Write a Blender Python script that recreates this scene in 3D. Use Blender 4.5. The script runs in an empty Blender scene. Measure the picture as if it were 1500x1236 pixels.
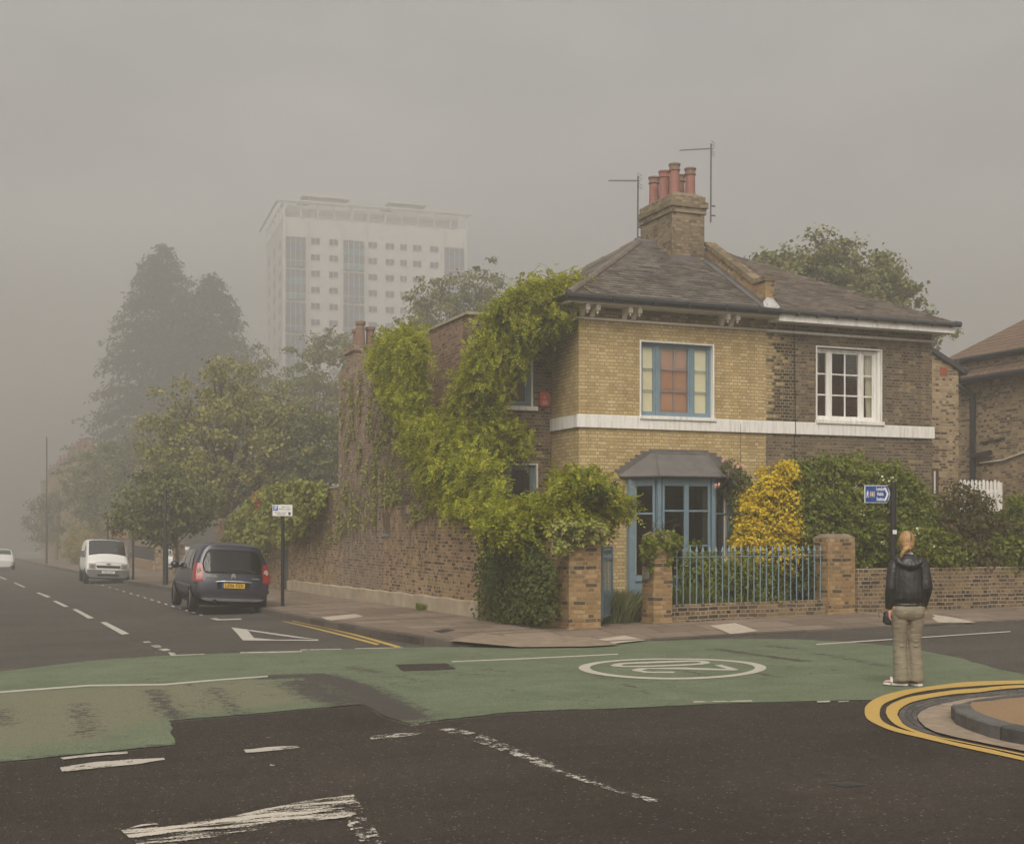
import bpy, bmesh, math, random
import numpy as np
from mathutils import Vector, Matrix, noise
from mathutils.geometry import delaunay_2d_cdt

# ------------------------------------------------------------------ basics
scene = bpy.context.scene
col = scene.collection
rng = np.random.default_rng(7)
random.seed(7)
F, CX, HY, HC = 1880.0, 750.0, 772.0, 1.73          # focal length and horizon of the photograph, eye height
AX, AY = 1.44, 27.7                                   # street corner of the yellow house
TH = math.atan(770 / 1880.0)
CT, ST = math.cos(TH), math.sin(TH)

def gz(X, Y):                                         # the junction lies on a gentle slope
    return .016 * (X - 4.29) - .008 * (Y - 13.9)
def W(x, y, z=0.0):                                   # house frame -> world
    return (AX + CT * x - ST * y, AY + ST * x + CT * y, z)
def FR(X, Y):
    dx, dy = X - AX, Y - AY
    return (dx * CT + dy * ST, -dx * ST + dy * CT)
def gf(x, y):
    p = W(x, y); return gz(p[0], p[1])
def G(px, py, off=0.0):                               # where a point of the photograph meets the ground (frame x, y)
    a = (px - CX) / F; b = (py - HY) / F
    Y = (HC + .0686 - .1112 - off) / (b + .016 * a - .008)
    return FR(a * Y, Y)
def onfront(px, py, y0):                              # meets a plane parallel to the front (frame x, z)
    a = (px - CX) / F; b = (py - HY) / F
    Y = (y0 - AX * ST + AY * CT) / (-a * ST + CT)
    return FR(a * Y, Y)[0], HC - b * Y
def onside(px, py, x0):                               # meets a plane parallel to the street (frame y, z)
    a = (px - CX) / F; b = (py - HY) / F
    Y = (x0 + AX * CT + AY * ST) / (a * CT + ST)
    return FR(a * Y, Y)[1], HC - b * Y
def atdepth(px, py, Y):
    return ((px - CX) / F * Y, Y, HC - (py - HY) / F * Y)

def tag(o, label=None, cat=None, group=None, kind=None):
    if label: o['label'] = label
    if cat: o['category'] = cat
    if group: o['group'] = group
    if kind: o['kind'] = kind
    return o

def thing(name, label, cat, base, frame=True, rz=0.0, group=None):
    """Empty at the thing's base; base is in frame coordinates when frame is True."""
    o = bpy.data.objects.new(name, None); col.objects.link(o)
    o.empty_display_size = .3
    if frame:
        o.location = W(*base); o.rotation_euler = (0, 0, TH + rz)
    else:
        o.location = base; o.rotation_euler = (0, 0, rz)
    o['_b'] = tuple(base)
    tag(o, label, cat, group)
    return o

class MB:
    def __init__(s): s.v = []; s.f = []
    def add(s, vs, fs):
        n = len(s.v); s.v += [tuple(map(float, p)) for p in vs]; s.f += [tuple(i + n for i in f) for f in fs]; return s
    def box(s, x0, x1, y0, y1, z0, z1):
        return s.add([(x0,y0,z0),(x1,y0,z0),(x1,y1,z0),(x0,y1,z0),(x0,y0,z1),(x1,y0,z1),(x1,y1,z1),(x0,y1,z1)],
                     [(0,3,2,1),(4,5,6,7),(0,1,5,4),(1,2,6,5),(2,3,7,6),(3,0,4,7)])
    def quad(s, a, b, c, d): return s.add([a, b, c, d], [(0,1,2,3)])
    def tri(s, a, b, c): return s.add([a, b, c], [(0,1,2)])
    def prism(s, pts, axis, a, b):
        """polygon pts (2-D) extruded along axis 'x','y','z' from a to b"""
        n = len(pts)
        def P(p, t): return (t, p[0], p[1]) if axis == 'x' else ((p[0], t, p[1]) if axis == 'y' else (p[0], p[1], t))
        vs = [P(p, a) for p in pts] + [P(p, b) for p in pts]
        fs = [tuple(range(n)), tuple(range(2*n-1, n-1, -1))] + [(i, i+n, (i+1) % n + n, (i+1) % n) for i in range(n)]
        return s.add(vs, fs)
    def tube(s, path, rad, n=8, cap=True):
        path = [Vector(p) for p in path]
        if not hasattr(rad, '__len__'): rad = [rad] * len(path)
        rings = []; up = None
        for i, p in enumerate(path):
            t = (path[min(i+1, len(path)-1)] - path[max(i-1, 0)])
            t = t.normalized() if t.length > 1e-9 else Vector((0,0,1))
            if up is None:
                up = Vector((1,0,0)) if abs(t.z) > .9 else Vector((0,0,1))
            u = up - t * up.dot(t)
            if u.length < 1e-4: u = t.orthogonal()
            u.normalize(); up = u; w = t.cross(u)
            rings.append([p + (u * math.cos(2*math.pi*k/n) + w * math.sin(2*math.pi*k/n)) * rad[i] for k in range(n)])
        vs = [q for r in rings for q in r]; fs = []
        for i in range(len(path)-1):
            for k in range(n):
                fs.append((i*n+k, i*n+(k+1) % n, (i+1)*n+(k+1) % n, (i+1)*n+k))
        if cap: fs += [tuple(range(n-1, -1, -1)), tuple((len(path)-1)*n+k for k in range(n))]
        return s.add(vs, fs)
    def lathe(s, prof, cx=0, cy=0, n=16, axis='z'):
        vs = []; fs = []
        for r, z in prof:
            for k in range(n):
                a = 2*math.pi*k/n; x, y = r*math.cos(a), r*math.sin(a)
                vs.append((cx+x, cy+y, z) if axis == 'z' else (z, cx+x, cy+y))
        for i in range(len(prof)-1):
            for k in range(n): fs.append((i*n+k, i*n+(k+1) % n, (i+1)*n+(k+1) % n, (i+1)*n+k))
        fs += [tuple(range(n-1,-1,-1)), tuple((len(prof)-1)*n+k for k in range(n))]
        return s.add(vs, fs)
    def loft(s, rings, cap=True):
        n = len(rings[0]); vs = [q for r in rings for q in r]; fs = []
        for i in range(len(rings)-1):
            for k in range(n): fs.append((i*n+k, i*n+(k+1) % n, (i+1)*n+(k+1) % n, (i+1)*n+k))
        if cap: fs += [tuple(range(n-1,-1,-1)), tuple((len(rings)-1)*n+k for k in range(n))]
        return s.add(vs, fs)
    def wall(s, plane, c0, c1, a0, a1, z0, z1, holes=()):
        """wall slab with rectangular openings. plane 'y': faces at y=c0 (outer) and y=c1; plane 'x' likewise; holes (a0,a1,z0,z1)"""
        xs = sorted({a0, a1, *[h[0] for h in holes], *[h[1] for h in holes]})
        zs = sorted({z0, z1, *[h[2] for h in holes], *[h[3] for h in holes]})
        def P(a, c, z): return (a, c, z) if plane == 'y' else (c, a, z)
        def inside(i, j):
            if i < 0 or j < 0 or i >= len(xs)-1 or j >= len(zs)-1: return False
            xm, zm = (xs[i]+xs[i+1])/2, (zs[j]+zs[j+1])/2
            return not any(h[0] < xm < h[1] and h[2] < zm < h[3] for h in holes)
        for i in range(len(xs)-1):
            for j in range(len(zs)-1):
                if not inside(i, j): continue
                x_, X_, z_, Z_ = xs[i], xs[i+1], zs[j], zs[j+1]
                s.quad(P(x_,c0,z_), P(X_,c0,z_), P(X_,c0,Z_), P(x_,c0,Z_))
                s.quad(P(x_,c1,z_), P(x_,c1,Z_), P(X_,c1,Z_), P(X_,c1,z_))
                if not inside(i-1, j): s.quad(P(x_,c0,z_), P(x_,c0,Z_), P(x_,c1,Z_), P(x_,c1,z_))
                if not inside(i+1, j): s.quad(P(X_,c0,z_), P(X_,c1,z_), P(X_,c1,Z_), P(X_,c0,Z_))
                if not inside(i, j-1): s.quad(P(x_,c0,z_), P(x_,c1,z_), P(X_,c1,z_), P(X_,c0,z_))
                if not inside(i, j+1): s.quad(P(x_,c0,Z_), P(X_,c0,Z_), P(X_,c1,Z_), P(x_,c1,Z_))
        return s
    def build(s, name, mat, parent=None, smooth=False, bevel=0, sub=0, label=None, local=False, keepn=False):
        me = bpy.data.meshes.new(name)
        b = parent['_b'] if (parent is not None and '_b' in parent and not local) else (0, 0, 0)
        me.from_pydata([(p[0]-b[0], p[1]-b[1], p[2]-b[2]) for p in s.v], [], s.f)
        me.validate(); me.update()
        if not keepn:
            bm = bmesh.new(); bm.from_mesh(me)
            bmesh.ops.remove_doubles(bm, verts=bm.verts, dist=1e-5)
            bmesh.ops.recalc_face_normals(bm, faces=bm.faces); bm.to_mesh(me); bm.free()
        me.materials.append(mat)
        if smooth:
            me.shade_smooth() if smooth is True else me.shade_smooth()
        o = bpy.data.objects.new(name, me); col.objects.link(o)
        if parent is not None:
            o.parent = parent
            o['_b'] = tuple(b)
        if bevel:
            m = o.modifiers.new('b', 'BEVEL'); m.width = bevel; m.segments = 2; m.limit_method = 'ANGLE'
        if sub:
            m = o.modifiers.new('s', 'SUBSURF'); m.levels = sub; m.render_levels = sub
        if label: o['label'] = label
        return o

def fastmesh(name, verts, faces, mat, parent=None, smooth=False):
    """numpy verts (n,3), faces (m,k)"""
    me = bpy.data.meshes.new(name)
    n, (m, k) = len(verts), faces.shape
    me.vertices.add(n); me.vertices.foreach_set('co', np.ascontiguousarray(verts, dtype=np.float32).ravel())
    me.loops.add(m*k); me.loops.foreach_set('vertex_index', np.ascontiguousarray(faces, dtype=np.int32).ravel())
    me.polygons.add(m); me.polygons.foreach_set('loop_start', np.arange(0, m*k, k, dtype=np.int32))
    me.polygons.foreach_set('loop_total', np.full(m, k, dtype=np.int32))
    me.update(calc_edges=True); me.validate()
    me.materials.append(mat)
    if smooth: me.shade_smooth()
    o = bpy.data.objects.new(name, me); col.objects.link(o)
    if parent is not None: o.parent = parent
    return o

def infr(o):                                          # mesh written in frame coordinates
    o.location = (AX, AY, 0); o.rotation_euler = (0, 0, TH); return o

def solidify(mbs, voxel, smooth=4, name='m'):
    """several closed shells fused into ONE continuous surface"""
    me = bpy.data.meshes.new(name)
    V = []; Fs = []
    for m in mbs:
        n = len(V); V += m.v; Fs += [tuple(i+n for i in f) for f in m.f]
    me.from_pydata(V, [], Fs); me.update()
    bm = bmesh.new(); bm.from_mesh(me); bmesh.ops.recalc_face_normals(bm, faces=bm.faces); bm.to_mesh(me); bm.free()
    o = bpy.data.objects.new(name, me); col.objects.link(o)
    r = o.modifiers.new('r', 'REMESH'); r.mode = 'VOXEL'; r.voxel_size = voxel
    sm = o.modifiers.new('s', 'SMOOTH'); sm.iterations = smooth; sm.factor = .5
    dg = bpy.context.evaluated_depsgraph_get()
    out = bpy.data.meshes.new_from_object(o.evaluated_get(dg))
    bpy.data.objects.remove(o); out.name = name
    out.materials.clear(); out.shade_smooth()
    return out

def text(body, size, mat, parent, M, name='lettering', ext=.002, align='CENTER', bold=0.0, spacing=1.0):
    cu = bpy.data.curves.new(name, 'FONT'); cu.body = body; cu.size = size; cu.extrude = ext
    cu.align_x = align; cu.align_y = 'CENTER'; cu.offset = bold; cu.resolution_u = 4; cu.space_character = spacing
    o = bpy.data.objects.new(name, cu); col.objects.link(o)
    dg = bpy.context.evaluated_depsgraph_get()
    me = bpy.data.meshes.new_from_object(o.evaluated_get(dg)); bpy.data.objects.remove(o)
    me.materials.clear(); me.materials.append(mat)
    ob = bpy.data.objects.new(name, me); col.objects.link(ob); ob.parent = parent; ob.matrix_local = M
    return ob

# ------------------------------------------------------------------ materials
class NT:
    def __init__(s, name):
        s.m = bpy.data.materials.new(name); s.m.use_nodes = True; s.t = s.m.node_tree
        s.t.nodes.clear(); s.out = s.n('ShaderNodeOutputMaterial')
    def n(s, typ, **kw):
        nd = s.t.nodes.new(typ)
        for k, v in kw.items():
            if k.startswith('_'): setattr(nd, k[1:], v)
            else:
                key = int(k[1:]) if (k[0] == 'i' and k[1:].isdigit()) else k.replace('__', ' ')
                s.put(nd.inputs[key], v)
        return nd
    def put(s, inp, v):
        if isinstance(v, bpy.types.NodeSocket): s.t.links.new(v, inp)
        elif hasattr(v, '__len__') and len(v) == 3 and inp.type == 'RGBA': inp.default_value = (*v, 1)
        else: inp.default_value = v
    def math(s, op, a, b=0.0, c=0.0):
        nd = s.n('ShaderNodeMath', _operation=op); s.put(nd.inputs[0], a); s.put(nd.inputs[1], b); s.put(nd.inputs[2], c); return nd.outputs[0]
    def mix(s, fac, a, b, mode='MIX'):
        nd = s.n('ShaderNodeMix', _data_type='RGBA', _blend_type=mode)
        s.put(nd.inputs[0], fac); s.put(nd.inputs[6], a); s.put(nd.inputs[7], b); return nd.outputs[2]
    def noise(s, vec, scale, detail=4, rough=.6, out=0):
        nd = s.n('ShaderNodeTexNoise', Scale=scale, Detail=detail, Roughness=rough)
        if vec is not None: s.put(nd.inputs['Vector'], vec)
        return nd.outputs[out]
    def ramp(s, fac, stops, interp='LINEAR'):
        nd = s.n('ShaderNodeValToRGB'); cr = nd.color_ramp; cr.interpolation = interp
        while len(cr.elements) < len(stops): cr.elements.new(.5)
        for e, (p, c_) in zip(cr.elements, stops):
            e.position = p; e.color = (*c_, 1) if hasattr(c_, '__len__') else (c_, c_, c_, 1)
        s.put(nd.inputs[0], fac); return nd.outputs[0]
    def step(s, v, lo, hi): return s.n('ShaderNodeMapRange', Value=v, From__Min=lo, From__Max=hi).outputs[0]
    def obj(s): return s.n('ShaderNodeTexCoord').outputs['Object']
    def sep(s, v):
        nd = s.n('ShaderNodeSeparateXYZ', i0=v); return nd.outputs
    def comb(s, x, y, z): return s.n('ShaderNodeCombineXYZ', X=x, Y=y, Z=z).outputs[0]
    def bump(s, h, strength=.5, dist=.01): return s.n('ShaderNodeBump', Height=h, Strength=strength, Distance=dist).outputs[0]
    def done(s, color, rough=.8, normal=None, spec=.3, metal=0.0, **kw):
        p = s.n('ShaderNodeBsdfPrincipled'); s.put(p.inputs['Base Color'], color); s.put(p.inputs['Roughness'], rough)
        p.inputs['Specular IOR Level'].default_value = spec; s.put(p.inputs['Metallic'], metal)
        for k, v in kw.items(): s.put(p.inputs[k.replace('__', ' ')], v)
        if normal is not None: s.put(p.inputs['Normal'], normal)
        s.t.links.new(p.outputs[0], s.out.inputs[0]); return s.m
    def surf(s, sh): s.t.links.new(sh, s.out.inputs[0]); return s.m

def plain(name, colr, rough=.6, spec=.3, metal=0.0, var=.12, scale=6.0, bump=0.0, **kw):
    t = NT(name); v = t.obj()
    n1 = t.noise(v, scale, 5, .65)
    dark = tuple(x*(1-var) for x in colr); light = tuple(min(1, x*(1+var)) for x in colr)
    c_ = t.ramp(n1, [(.3, dark), (.7, light)])
    nrm = t.bump(t.noise(v, scale*8, 3), bump, .01) if bump else None
    return t.done(c_, rough, nrm, spec, metal, **kw)

def wallcoord(t):
    """s along the wall (x on front faces, y on side faces) and z, in metres"""
    tc = t.n('ShaderNodeTexCoord'); o = t.sep(tc.outputs['Object']); n_ = t.sep(tc.outputs['Normal'])
    side = t.math('GREATER_THAN', t.math('ABSOLUTE', n_[0]), .7)
    s_ = t.math('ADD', t.math('MULTIPLY', o[0], t.math('SUBTRACT', 1.0, side)), t.math('MULTIPLY', o[1], side))
    return tc.outputs['Object'], s_, o[2], side

def brick(name, tones, mortar, stain=None, mort=.011, wob=.006, rough=.9, painted=0.0, patchy=.5, grad=None):
    """tones: colour stops for single bricks; stain: (colour, amount) soot in a large-scale pattern"""
    t = NT(name); v, s_, z_, side = wallcoord(t)
    w1 = t.noise(v, 1.7, 2, .5, 1); ws = t.sep(w1)
    s2 = t.math('ADD', s_, t.math('MULTIPLY', t.math('SUBTRACT', ws[0], .5), wob*6))
    z2 = t.math('ADD', z_, t.math('MULTIPLY', t.math('SUBTRACT', ws[1], .5), wob*6))
    wf = t.noise(v, 28, 2, .5, 1); wfs = t.sep(wf)
    s2 = t.math('ADD', s2, t.math('MULTIPLY', t.math('SUBTRACT', wfs[0], .5), wob*2.4))
    z2 = t.math('ADD', z2, t.math('MULTIPLY', t.math('SUBTRACT', wfs[1], .5), wob*2.4))
    vec = t.comb(s2, z2, 0.0)
    b = t.n('ShaderNodeTexBrick', Vector=vec, Color1=(0,0,0), Color2=(1,1,1), Mortar=(.5,.5,.5), Scale=1.0, Mortar__Size=mort,
            Mortar__Smooth=.25, Bias=0.0, Brick__Width=.225, Row__Height=.075, _offset=.5, _squash=.5, _squash_frequency=2)
    big = t.noise(v, .55, 3, .6)
    r = t.math('ADD', b.outputs[0], t.math('MULTIPLY', t.math('SUBTRACT', big, .5), patchy))
    if grad: r = t.math('ADD', r, t.math('MULTIPLY', t.math('SUBTRACT', .5, t.step(s_, grad[0], grad[1])), grad[2]))
    cb = t.ramp(r, tones)
    fine = t.noise(v, 60, 4, .7)
    cb = t.mix(t.math('MULTIPLY', fine, .45), cb, t.mix(1.0, cb, (.45,.45,.45), 'MULTIPLY'))
    mn = t.noise(v, 3.0, 4, .7)
    mc = t.ramp(mn, [(.3, tuple(x*.6 for x in mortar)), (.7, mortar)])
    c_ = t.mix(b.outputs[1], cb, mc)
    if stain:
        sn = t.noise(t.comb(s_, t.math('MULTIPLY', z_, .6), 0.0), 1.1, 6, .7)
        k = t.math('MULTIPLY', t.step(sn, .42, .72), stain[1])
        c_ = t.mix(k, c_, t.mix(1.0, c_, stain[0], 'MULTIPLY'))
    pit = t.step(t.noise(v, 9, 5, .75), .63, .70)                      # spalled faces and holes in the joints
    c_ = t.mix(t.math('MULTIPLY', pit, .45), c_, t.mix(1.0, c_, (.35,.32,.3), 'MULTIPLY'))
    h = t.math('ADD', t.math('MULTIPLY', t.math('SUBTRACT', 1.0, b.outputs[1]), 1.0), t.math('MULTIPLY', fine, .5))
    h = t.math('SUBTRACT', h, t.math('MULTIPLY', pit, .6))
    return t.done(c_, rough, t.bump(h, .65, .008), .15)

M = {}
M['yellow_brick'] = brick('yellow_brick', [(0,(.46,.335,.155)),(.35,(.53,.395,.19)),(.7,(.60,.46,.23)),(1,(.66,.52,.285))], (.395,.30,.165), ((.55,.5,.42),.55), patchy=.35)
M['brown_brick'] = brick('brown_brick', [(0,(.075,.057,.041)),(.3,(.115,.087,.058)),(.55,(.16,.12,.078)),(.85,(.205,.155,.098)),(1,(.32,.235,.125))], (.265,.215,.15), ((.45,.43,.4),.6), patchy=.5)
M['mixed_brick'] = brick('mixed_brick', [(0,(.05,.037,.028)),(.35,(.12,.09,.06)),(.5,(.20,.15,.09)),(.6,(.40,.30,.145)),(1,(.55,.42,.21))], (.30,.24,.15), ((.5,.46,.4),.5), patchy=1.1, grad=(-.25, .7, 1.3))
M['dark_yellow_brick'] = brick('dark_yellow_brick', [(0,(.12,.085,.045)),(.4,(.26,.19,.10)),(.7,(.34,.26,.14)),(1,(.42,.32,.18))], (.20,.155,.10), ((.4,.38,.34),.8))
M['street_brick'] = brick('street_brick', [(0,(.06,.042,.034)),(.22,(.11,.075,.055)),(.36,(.27,.175,.095)),(.6,(.36,.235,.12)),(.85,(.43,.285,.15)),(1,(.46,.31,.20))], (.44,.35,.245), ((.5,.46,.42),.45), patchy=.35)
M['garden_brick'] = brick('garden_brick', [(0,(.085,.062,.045)),(.08,(.13,.088,.055)),(.18,(.25,.16,.075)),(.5,(.335,.20,.08)),(.8,(.42,.265,.115)),(.97,(.46,.32,.165)),(1,(.62,.55,.45))], (.34,.26,.165), ((.5,.45,.4),.45), patchy=.08)
M['low_brick'] = brick('low_brick', [(0,(.05,.04,.033)),(.25,(.11,.08,.055)),(.6,(.20,.135,.075)),(1,(.29,.2,.11))], (.36,.29,.20), ((.5,.48,.45),.6), patchy=.35)
M['flank_brick'] = brick('flank_brick', [(0,(.09,.065,.05)),(.2,(.17,.12,.08)),(.34,(.33,.235,.13)),(.7,(.43,.315,.18)),(1,(.50,.385,.24))], (.40,.325,.225), ((.6,.56,.5),.5), patchy=.5)
M['wing_brick'] = brick('wing_brick', [(0,(.045,.033,.026)),(.35,(.10,.07,.05)),(.6,(.165,.11,.07)),(1,(.25,.165,.10))], (.27,.215,.15), ((.5,.48,.45),.5))
M['red_brick'] = brick('red_brick', [(0,(.12,.07,.05)),(.4,(.23,.135,.09)),(.75,(.31,.19,.125)),(1,(.36,.24,.16))], (.32,.25,.18), ((.6,.56,.5),.4))
M['ext_brick'] = brick('ext_brick', [(0,(.09,.066,.052)),(.3,(.19,.135,.095)),(.6,(.30,.21,.145)),(1,(.39,.28,.20))], (.40,.33,.25), ((.5,.48,.45),.5))
M['stack_brick'] = brick('stack_brick', [(0,(.13,.095,.06)),(.4,(.23,.175,.105)),(.75,(.31,.24,.145)),(1,(.36,.28,.18))], (.22,.18,.125), ((.5,.48,.45),.7), mort=.009)

def slate(name, a, b_, lich, k):
    """k: slope length per metre of height"""
    t = NT(name); v, s_, z_, side = wallcoord(t)
    w = t.noise(v, 2.2, 3, .6, 1); ws = t.sep(w)
    zz = t.math('ADD', t.math('MULTIPLY', z_, k), t.math('MULTIPLY', t.math('SUBTRACT', ws[0], .5), .09))
    ss = t.math('ADD', s_, t.math('MULTIPLY', t.math('SUBTRACT', ws[1], .5), .06))
    wf = t.sep(t.noise(v, 14, 2, .6, 1))
    zz = t.math('ADD', zz, t.math('MULTIPLY', t.math('SUBTRACT', wf[0], .5), .05))
    b = t.n('ShaderNodeTexBrick', Vector=t.comb(ss, zz, 0.0), Color1=(0,0,0), Color2=(1,1,1), Mortar=(0,0,0), Scale=1.0, Mortar__Size=.008,
            Mortar__Smooth=.4, Bias=0.0, Brick__Width=.26, Row__Height=.155, _offset=.5)
    c_ = t.ramp(t.math('ADD', b.outputs[0], t.math('MULTIPLY', t.math('SUBTRACT', t.noise(v, .8, 4, .7), .5), .9)), [(0, a), (1, b_)])
    l = t.step(t.noise(v, 7, 6, .8), .60, .68)
    c_ = t.mix(t.math('MULTIPLY', l, .6), c_, lich)
    c_ = t.mix(t.math('MULTIPLY', b.outputs[1], .8), c_, tuple(x*.3 for x in a))
    fr = t.math('FRACT', t.math('DIVIDE', zz, .155))
    h = t.math('ADD', t.math('MULTIPLY', t.math('SUBTRACT', 1.0, fr), 1.0), t.math('MULTIPLY', t.noise(v, 40, 4, .7), .35))
    h = t.math('ADD', h, t.math('MULTIPLY', b.outputs[0], .5))
    return t.done(c_, .75, t.bump(h, .8, .02), .25)
M['slate'] = slate('slate_roof', (.060,.050,.042), (.15,.13,.108), (.30,.265,.21), 2.0)
M['slate_brown'] = slate('slate_brown', (.068,.053,.042), (.155,.125,.098), (.27,.225,.17), 2.0)
def pantile(name):
    t = NT(name); v, s_, z_, side = wallcoord(t)
    zz = t.math('DIVIDE', z_, .125); fz = t.math('FRACT', zz)
    w = t.math('SINE', t.math('MULTIPLY', s_, 2*math.pi/.17))
    n1 = t.noise(v, 5, 5, .7)
    c_ = t.ramp(n1, [(.3,(.11,.072,.05)), (.7,(.21,.135,.088))])
    c_ = t.mix(t.math('LESS_THAN', fz, .16), c_, (.045,.035,.03))
    h = t.math('ADD', t.math('MULTIPLY', w, .35), t.math('SUBTRACT', 1.0, fz))
    return t.done(c_, .8, t.bump(h, .8, .03), .25)
M['pantile'] = pantile('brown_pantile')

def weathered():
    t = NT('weathered_white_paint'); v = t.obj()
    st = t.noise(t.n('ShaderNodeMapping', Vector=v, Scale=(9, 9, .9)).outputs[0], 1.6, 5, .7); n2 = t.noise(v, 30, 4, .7)
    c_ = t.ramp(st, [(.36,(.60,.565,.50)), (.52,(.77,.75,.71)), (.8,(.81,.79,.75))])
    c_ = t.mix(t.math('MULTIPLY', t.step(n2, .60, .70), .35), c_, (.42,.38,.32))
    return t.done(c_, .5, t.bump(n2, .12, .005), .35)
M['white_paint'] = weathered()
M['stone_paint'] = plain('stone_paint', (.66,.60,.51), .55, .3, var=.12, scale=4, bump=.1)
M['blue_paint'] = plain('blue_paint', (.16,.232,.28), .45, .4, var=.12, scale=5, bump=.06)
M['gate_iron'] = plain('gate_iron', (.105,.16,.195), .5, .4, var=.2, scale=9)
M['blue_iron'] = plain('blue_iron', (.17,.235,.27), .45, .4, var=.2, scale=9)
M['lead'] = plain('lead_sheet', (.115,.108,.105), .5, .5, var=.25, scale=4, bump=.15)
M['black_plastic'] = plain('black_gutter', (.018,.018,.02), .38, .5, var=.2)
M['grey_gutter'] = plain('grey_gutter', (.055,.052,.052), .5, .4, var=.2)
M['cable'] = plain('black_cable', (.02,.02,.02), .5)
M['pot'] = plain('terracotta_pot', (.27,.125,.10), .75, .2, var=.18, scale=8, bump=.1)
M['pot_rim'] = plain('weathered_pot_rim', (.21,.135,.10), .85, .2, var=.25, scale=14, bump=.2)
M['aerial'] = plain('aerial_metal', (.10,.095,.09), .5, .5, var=.3, scale=12)
M['hip'] = plain('hip_mortar', (.135,.115,.095), .9, .15, var=.3, scale=4, bump=.4)
M['mortar_cap'] = plain('mortar_flaunching', (.19,.155,.115), .95, .1, var=.25, scale=7, bump=.4)
M['render'] = plain('cement_plinth', (.37,.305,.225), .95, .1, var=.22, scale=2.2, bump=.35)
M['coping'] = plain('stone_coping', (.33,.28,.21), .9, .1, var=.25, scale=5, bump=.35)
M['blind'] = plain('cream_blind', (.84,.77,.54), .9, .1, var=.05, scale=2)
M['shutter'] = plain('pink_shutter', (.47,.255,.165), .8, .2, var=.12, scale=3, bump=.1)
M['curtain'] = plain('pale_curtain', (.62,.57,.44), .95, .1, var=.1, scale=3)
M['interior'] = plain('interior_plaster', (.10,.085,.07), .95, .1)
M['wood_dark'] = plain('dark_wood', (.09,.055,.03), .6, .3, var=.3, scale=5)
M['alarm'] = plain('red_plastic', (.42,.055,.03), .5, .4, var=.08)
M['pale_print'] = plain('pale_print', (.62,.50,.45), .7, .2, var=.05)
M['flash'] = plain('new_flashing', (.42,.41,.40), .4, .5, var=.2, scale=9)
M['vent_red'] = plain('terracotta_vent', (.30,.075,.04), .8, .2, var=.2, scale=20)
M['steel'] = plain('black_steel', (.016,.016,.017), .45, .4, var=.25, scale=6)
M['sign_white'] = plain('sign_white', (.72,.71,.69), .4, .4, var=.04)
M['sign_blue'] = plain('sign_blue', (.012,.062,.245), .35, .4, var=.08, scale=8)
M['sign_red'] = plain('sign_red', (.25,.03,.03), .4, .4, var=.1)
M['sign_black'] = plain('sign_black', (.03,.03,.032), .5, .3)
M['sign_grey'] = plain('sign_grey', (.36,.36,.38), .5, .3)
M['p_blue'] = plain('parking_blue', (.05,.15,.40), .4, .4, var=.05)

def glass(name, tint=(.55,.58,.56), rough=.02, ior=1.5):
    t = NT(name); lw_ = t.n('ShaderNodeLayerWeight', Blend=.5)      # the same from both sides of a pane
    r0 = ((ior-1)/(ior+1))**2
    fr = t.math('ADD', r0, t.math('MULTIPLY', t.math('POWER', lw_.outputs['Facing'], 5.0), 1-r0))
    v = t.obj(); nrm = t.bump(t.noise(v, 1.6, 2, .5), .05, .02)
    g = t.n('ShaderNodeBsdfGlossy', Roughness=rough, Color=(.9,.9,.9)); t.put(g.inputs['Normal'], nrm)
    tr = t.n('ShaderNodeBsdfTransparent', Color=tint)
    k = t.math('MINIMUM', t.math('MULTIPLY', fr, 1.6), 1.0)
    mx = t.n('ShaderNodeMixShader', i0=k, i1=tr.outputs[0], i2=g.outputs[0]); return t.surf(mx.outputs[0])
M['glass'] = glass('window_glass')
M['glass_clear'] = glass('clear_glass', (.95,.96,.95))
M['car_glass'] = glass('car_glass', (.22,.25,.24), .02, 1.36)

def asphalt(name, a, b_, chip, sc=1.0):
    t = NT(name); v = t.obj()
    big = t.noise(v, .35, 5, .65); med = t.noise(v, 7*sc, 4, .7)
    c_ = t.ramp(t.math('ADD', t.math('MULTIPLY', big, .6), t.math('MULTIPLY', med, .4)), [(.35, a), (.65, b_)])
    vo = t.n('ShaderNodeTexVoronoi', Vector=v, Scale=85*sc, _feature='F1')
    ch = t.sep(vo.outputs['Color'])
    c_ = t.mix(t.step(ch[0], .0, 1.0), t.mix(1.0, c_, (.55,.54,.52), 'MULTIPLY'), t.mix(1.0, c_, (1.35,1.33,1.3), 'MULTIPLY'))
    vo2 = t.n('ShaderNodeTexVoronoi', Vector=v, Scale=38*sc, _feature='F1'); c2 = t.sep(vo2.outputs['Color'])
    k = t.math('MULTIPLY', t.math('GREATER_THAN', c2[1], .93), t.math('LESS_THAN', vo2.outputs['Distance'], .32))
    c_ = t.mix(t.math('MULTIPLY', k, .8), c_, chip)
    sm = t.noise(t.n('ShaderNodeMapping', Vector=v, Scale=(.25, 1.1, 1)).outputs[0], 1.1, 6, .72)
    c_ = t.mix(t.math('MULTIPLY', t.step(t.noise(v, .8, 6, .75), .5, .68), .35), c_, t.mix(1.0, c_, (1.45,1.42,1.38), 'MULTIPLY'))
    c_ = t.mix(t.math('MULTIPLY', t.step(sm, .48, .70), .55), c_, t.mix(1.0, c_, (.6,.58,.56), 'MULTIPLY'))
    h = t.math('ADD', t.math('MULTIPLY', vo.outputs['Distance'], -1.4), t.math('MULTIPLY', med, .6))
    return t.done(c_, .85, t.bump(h, .7, .008), .25)
M['asphalt_dark'] = asphalt('asphalt_dark', (.031,.0245,.0195), (.052,.042,.034), (.22,.19,.15))
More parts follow.
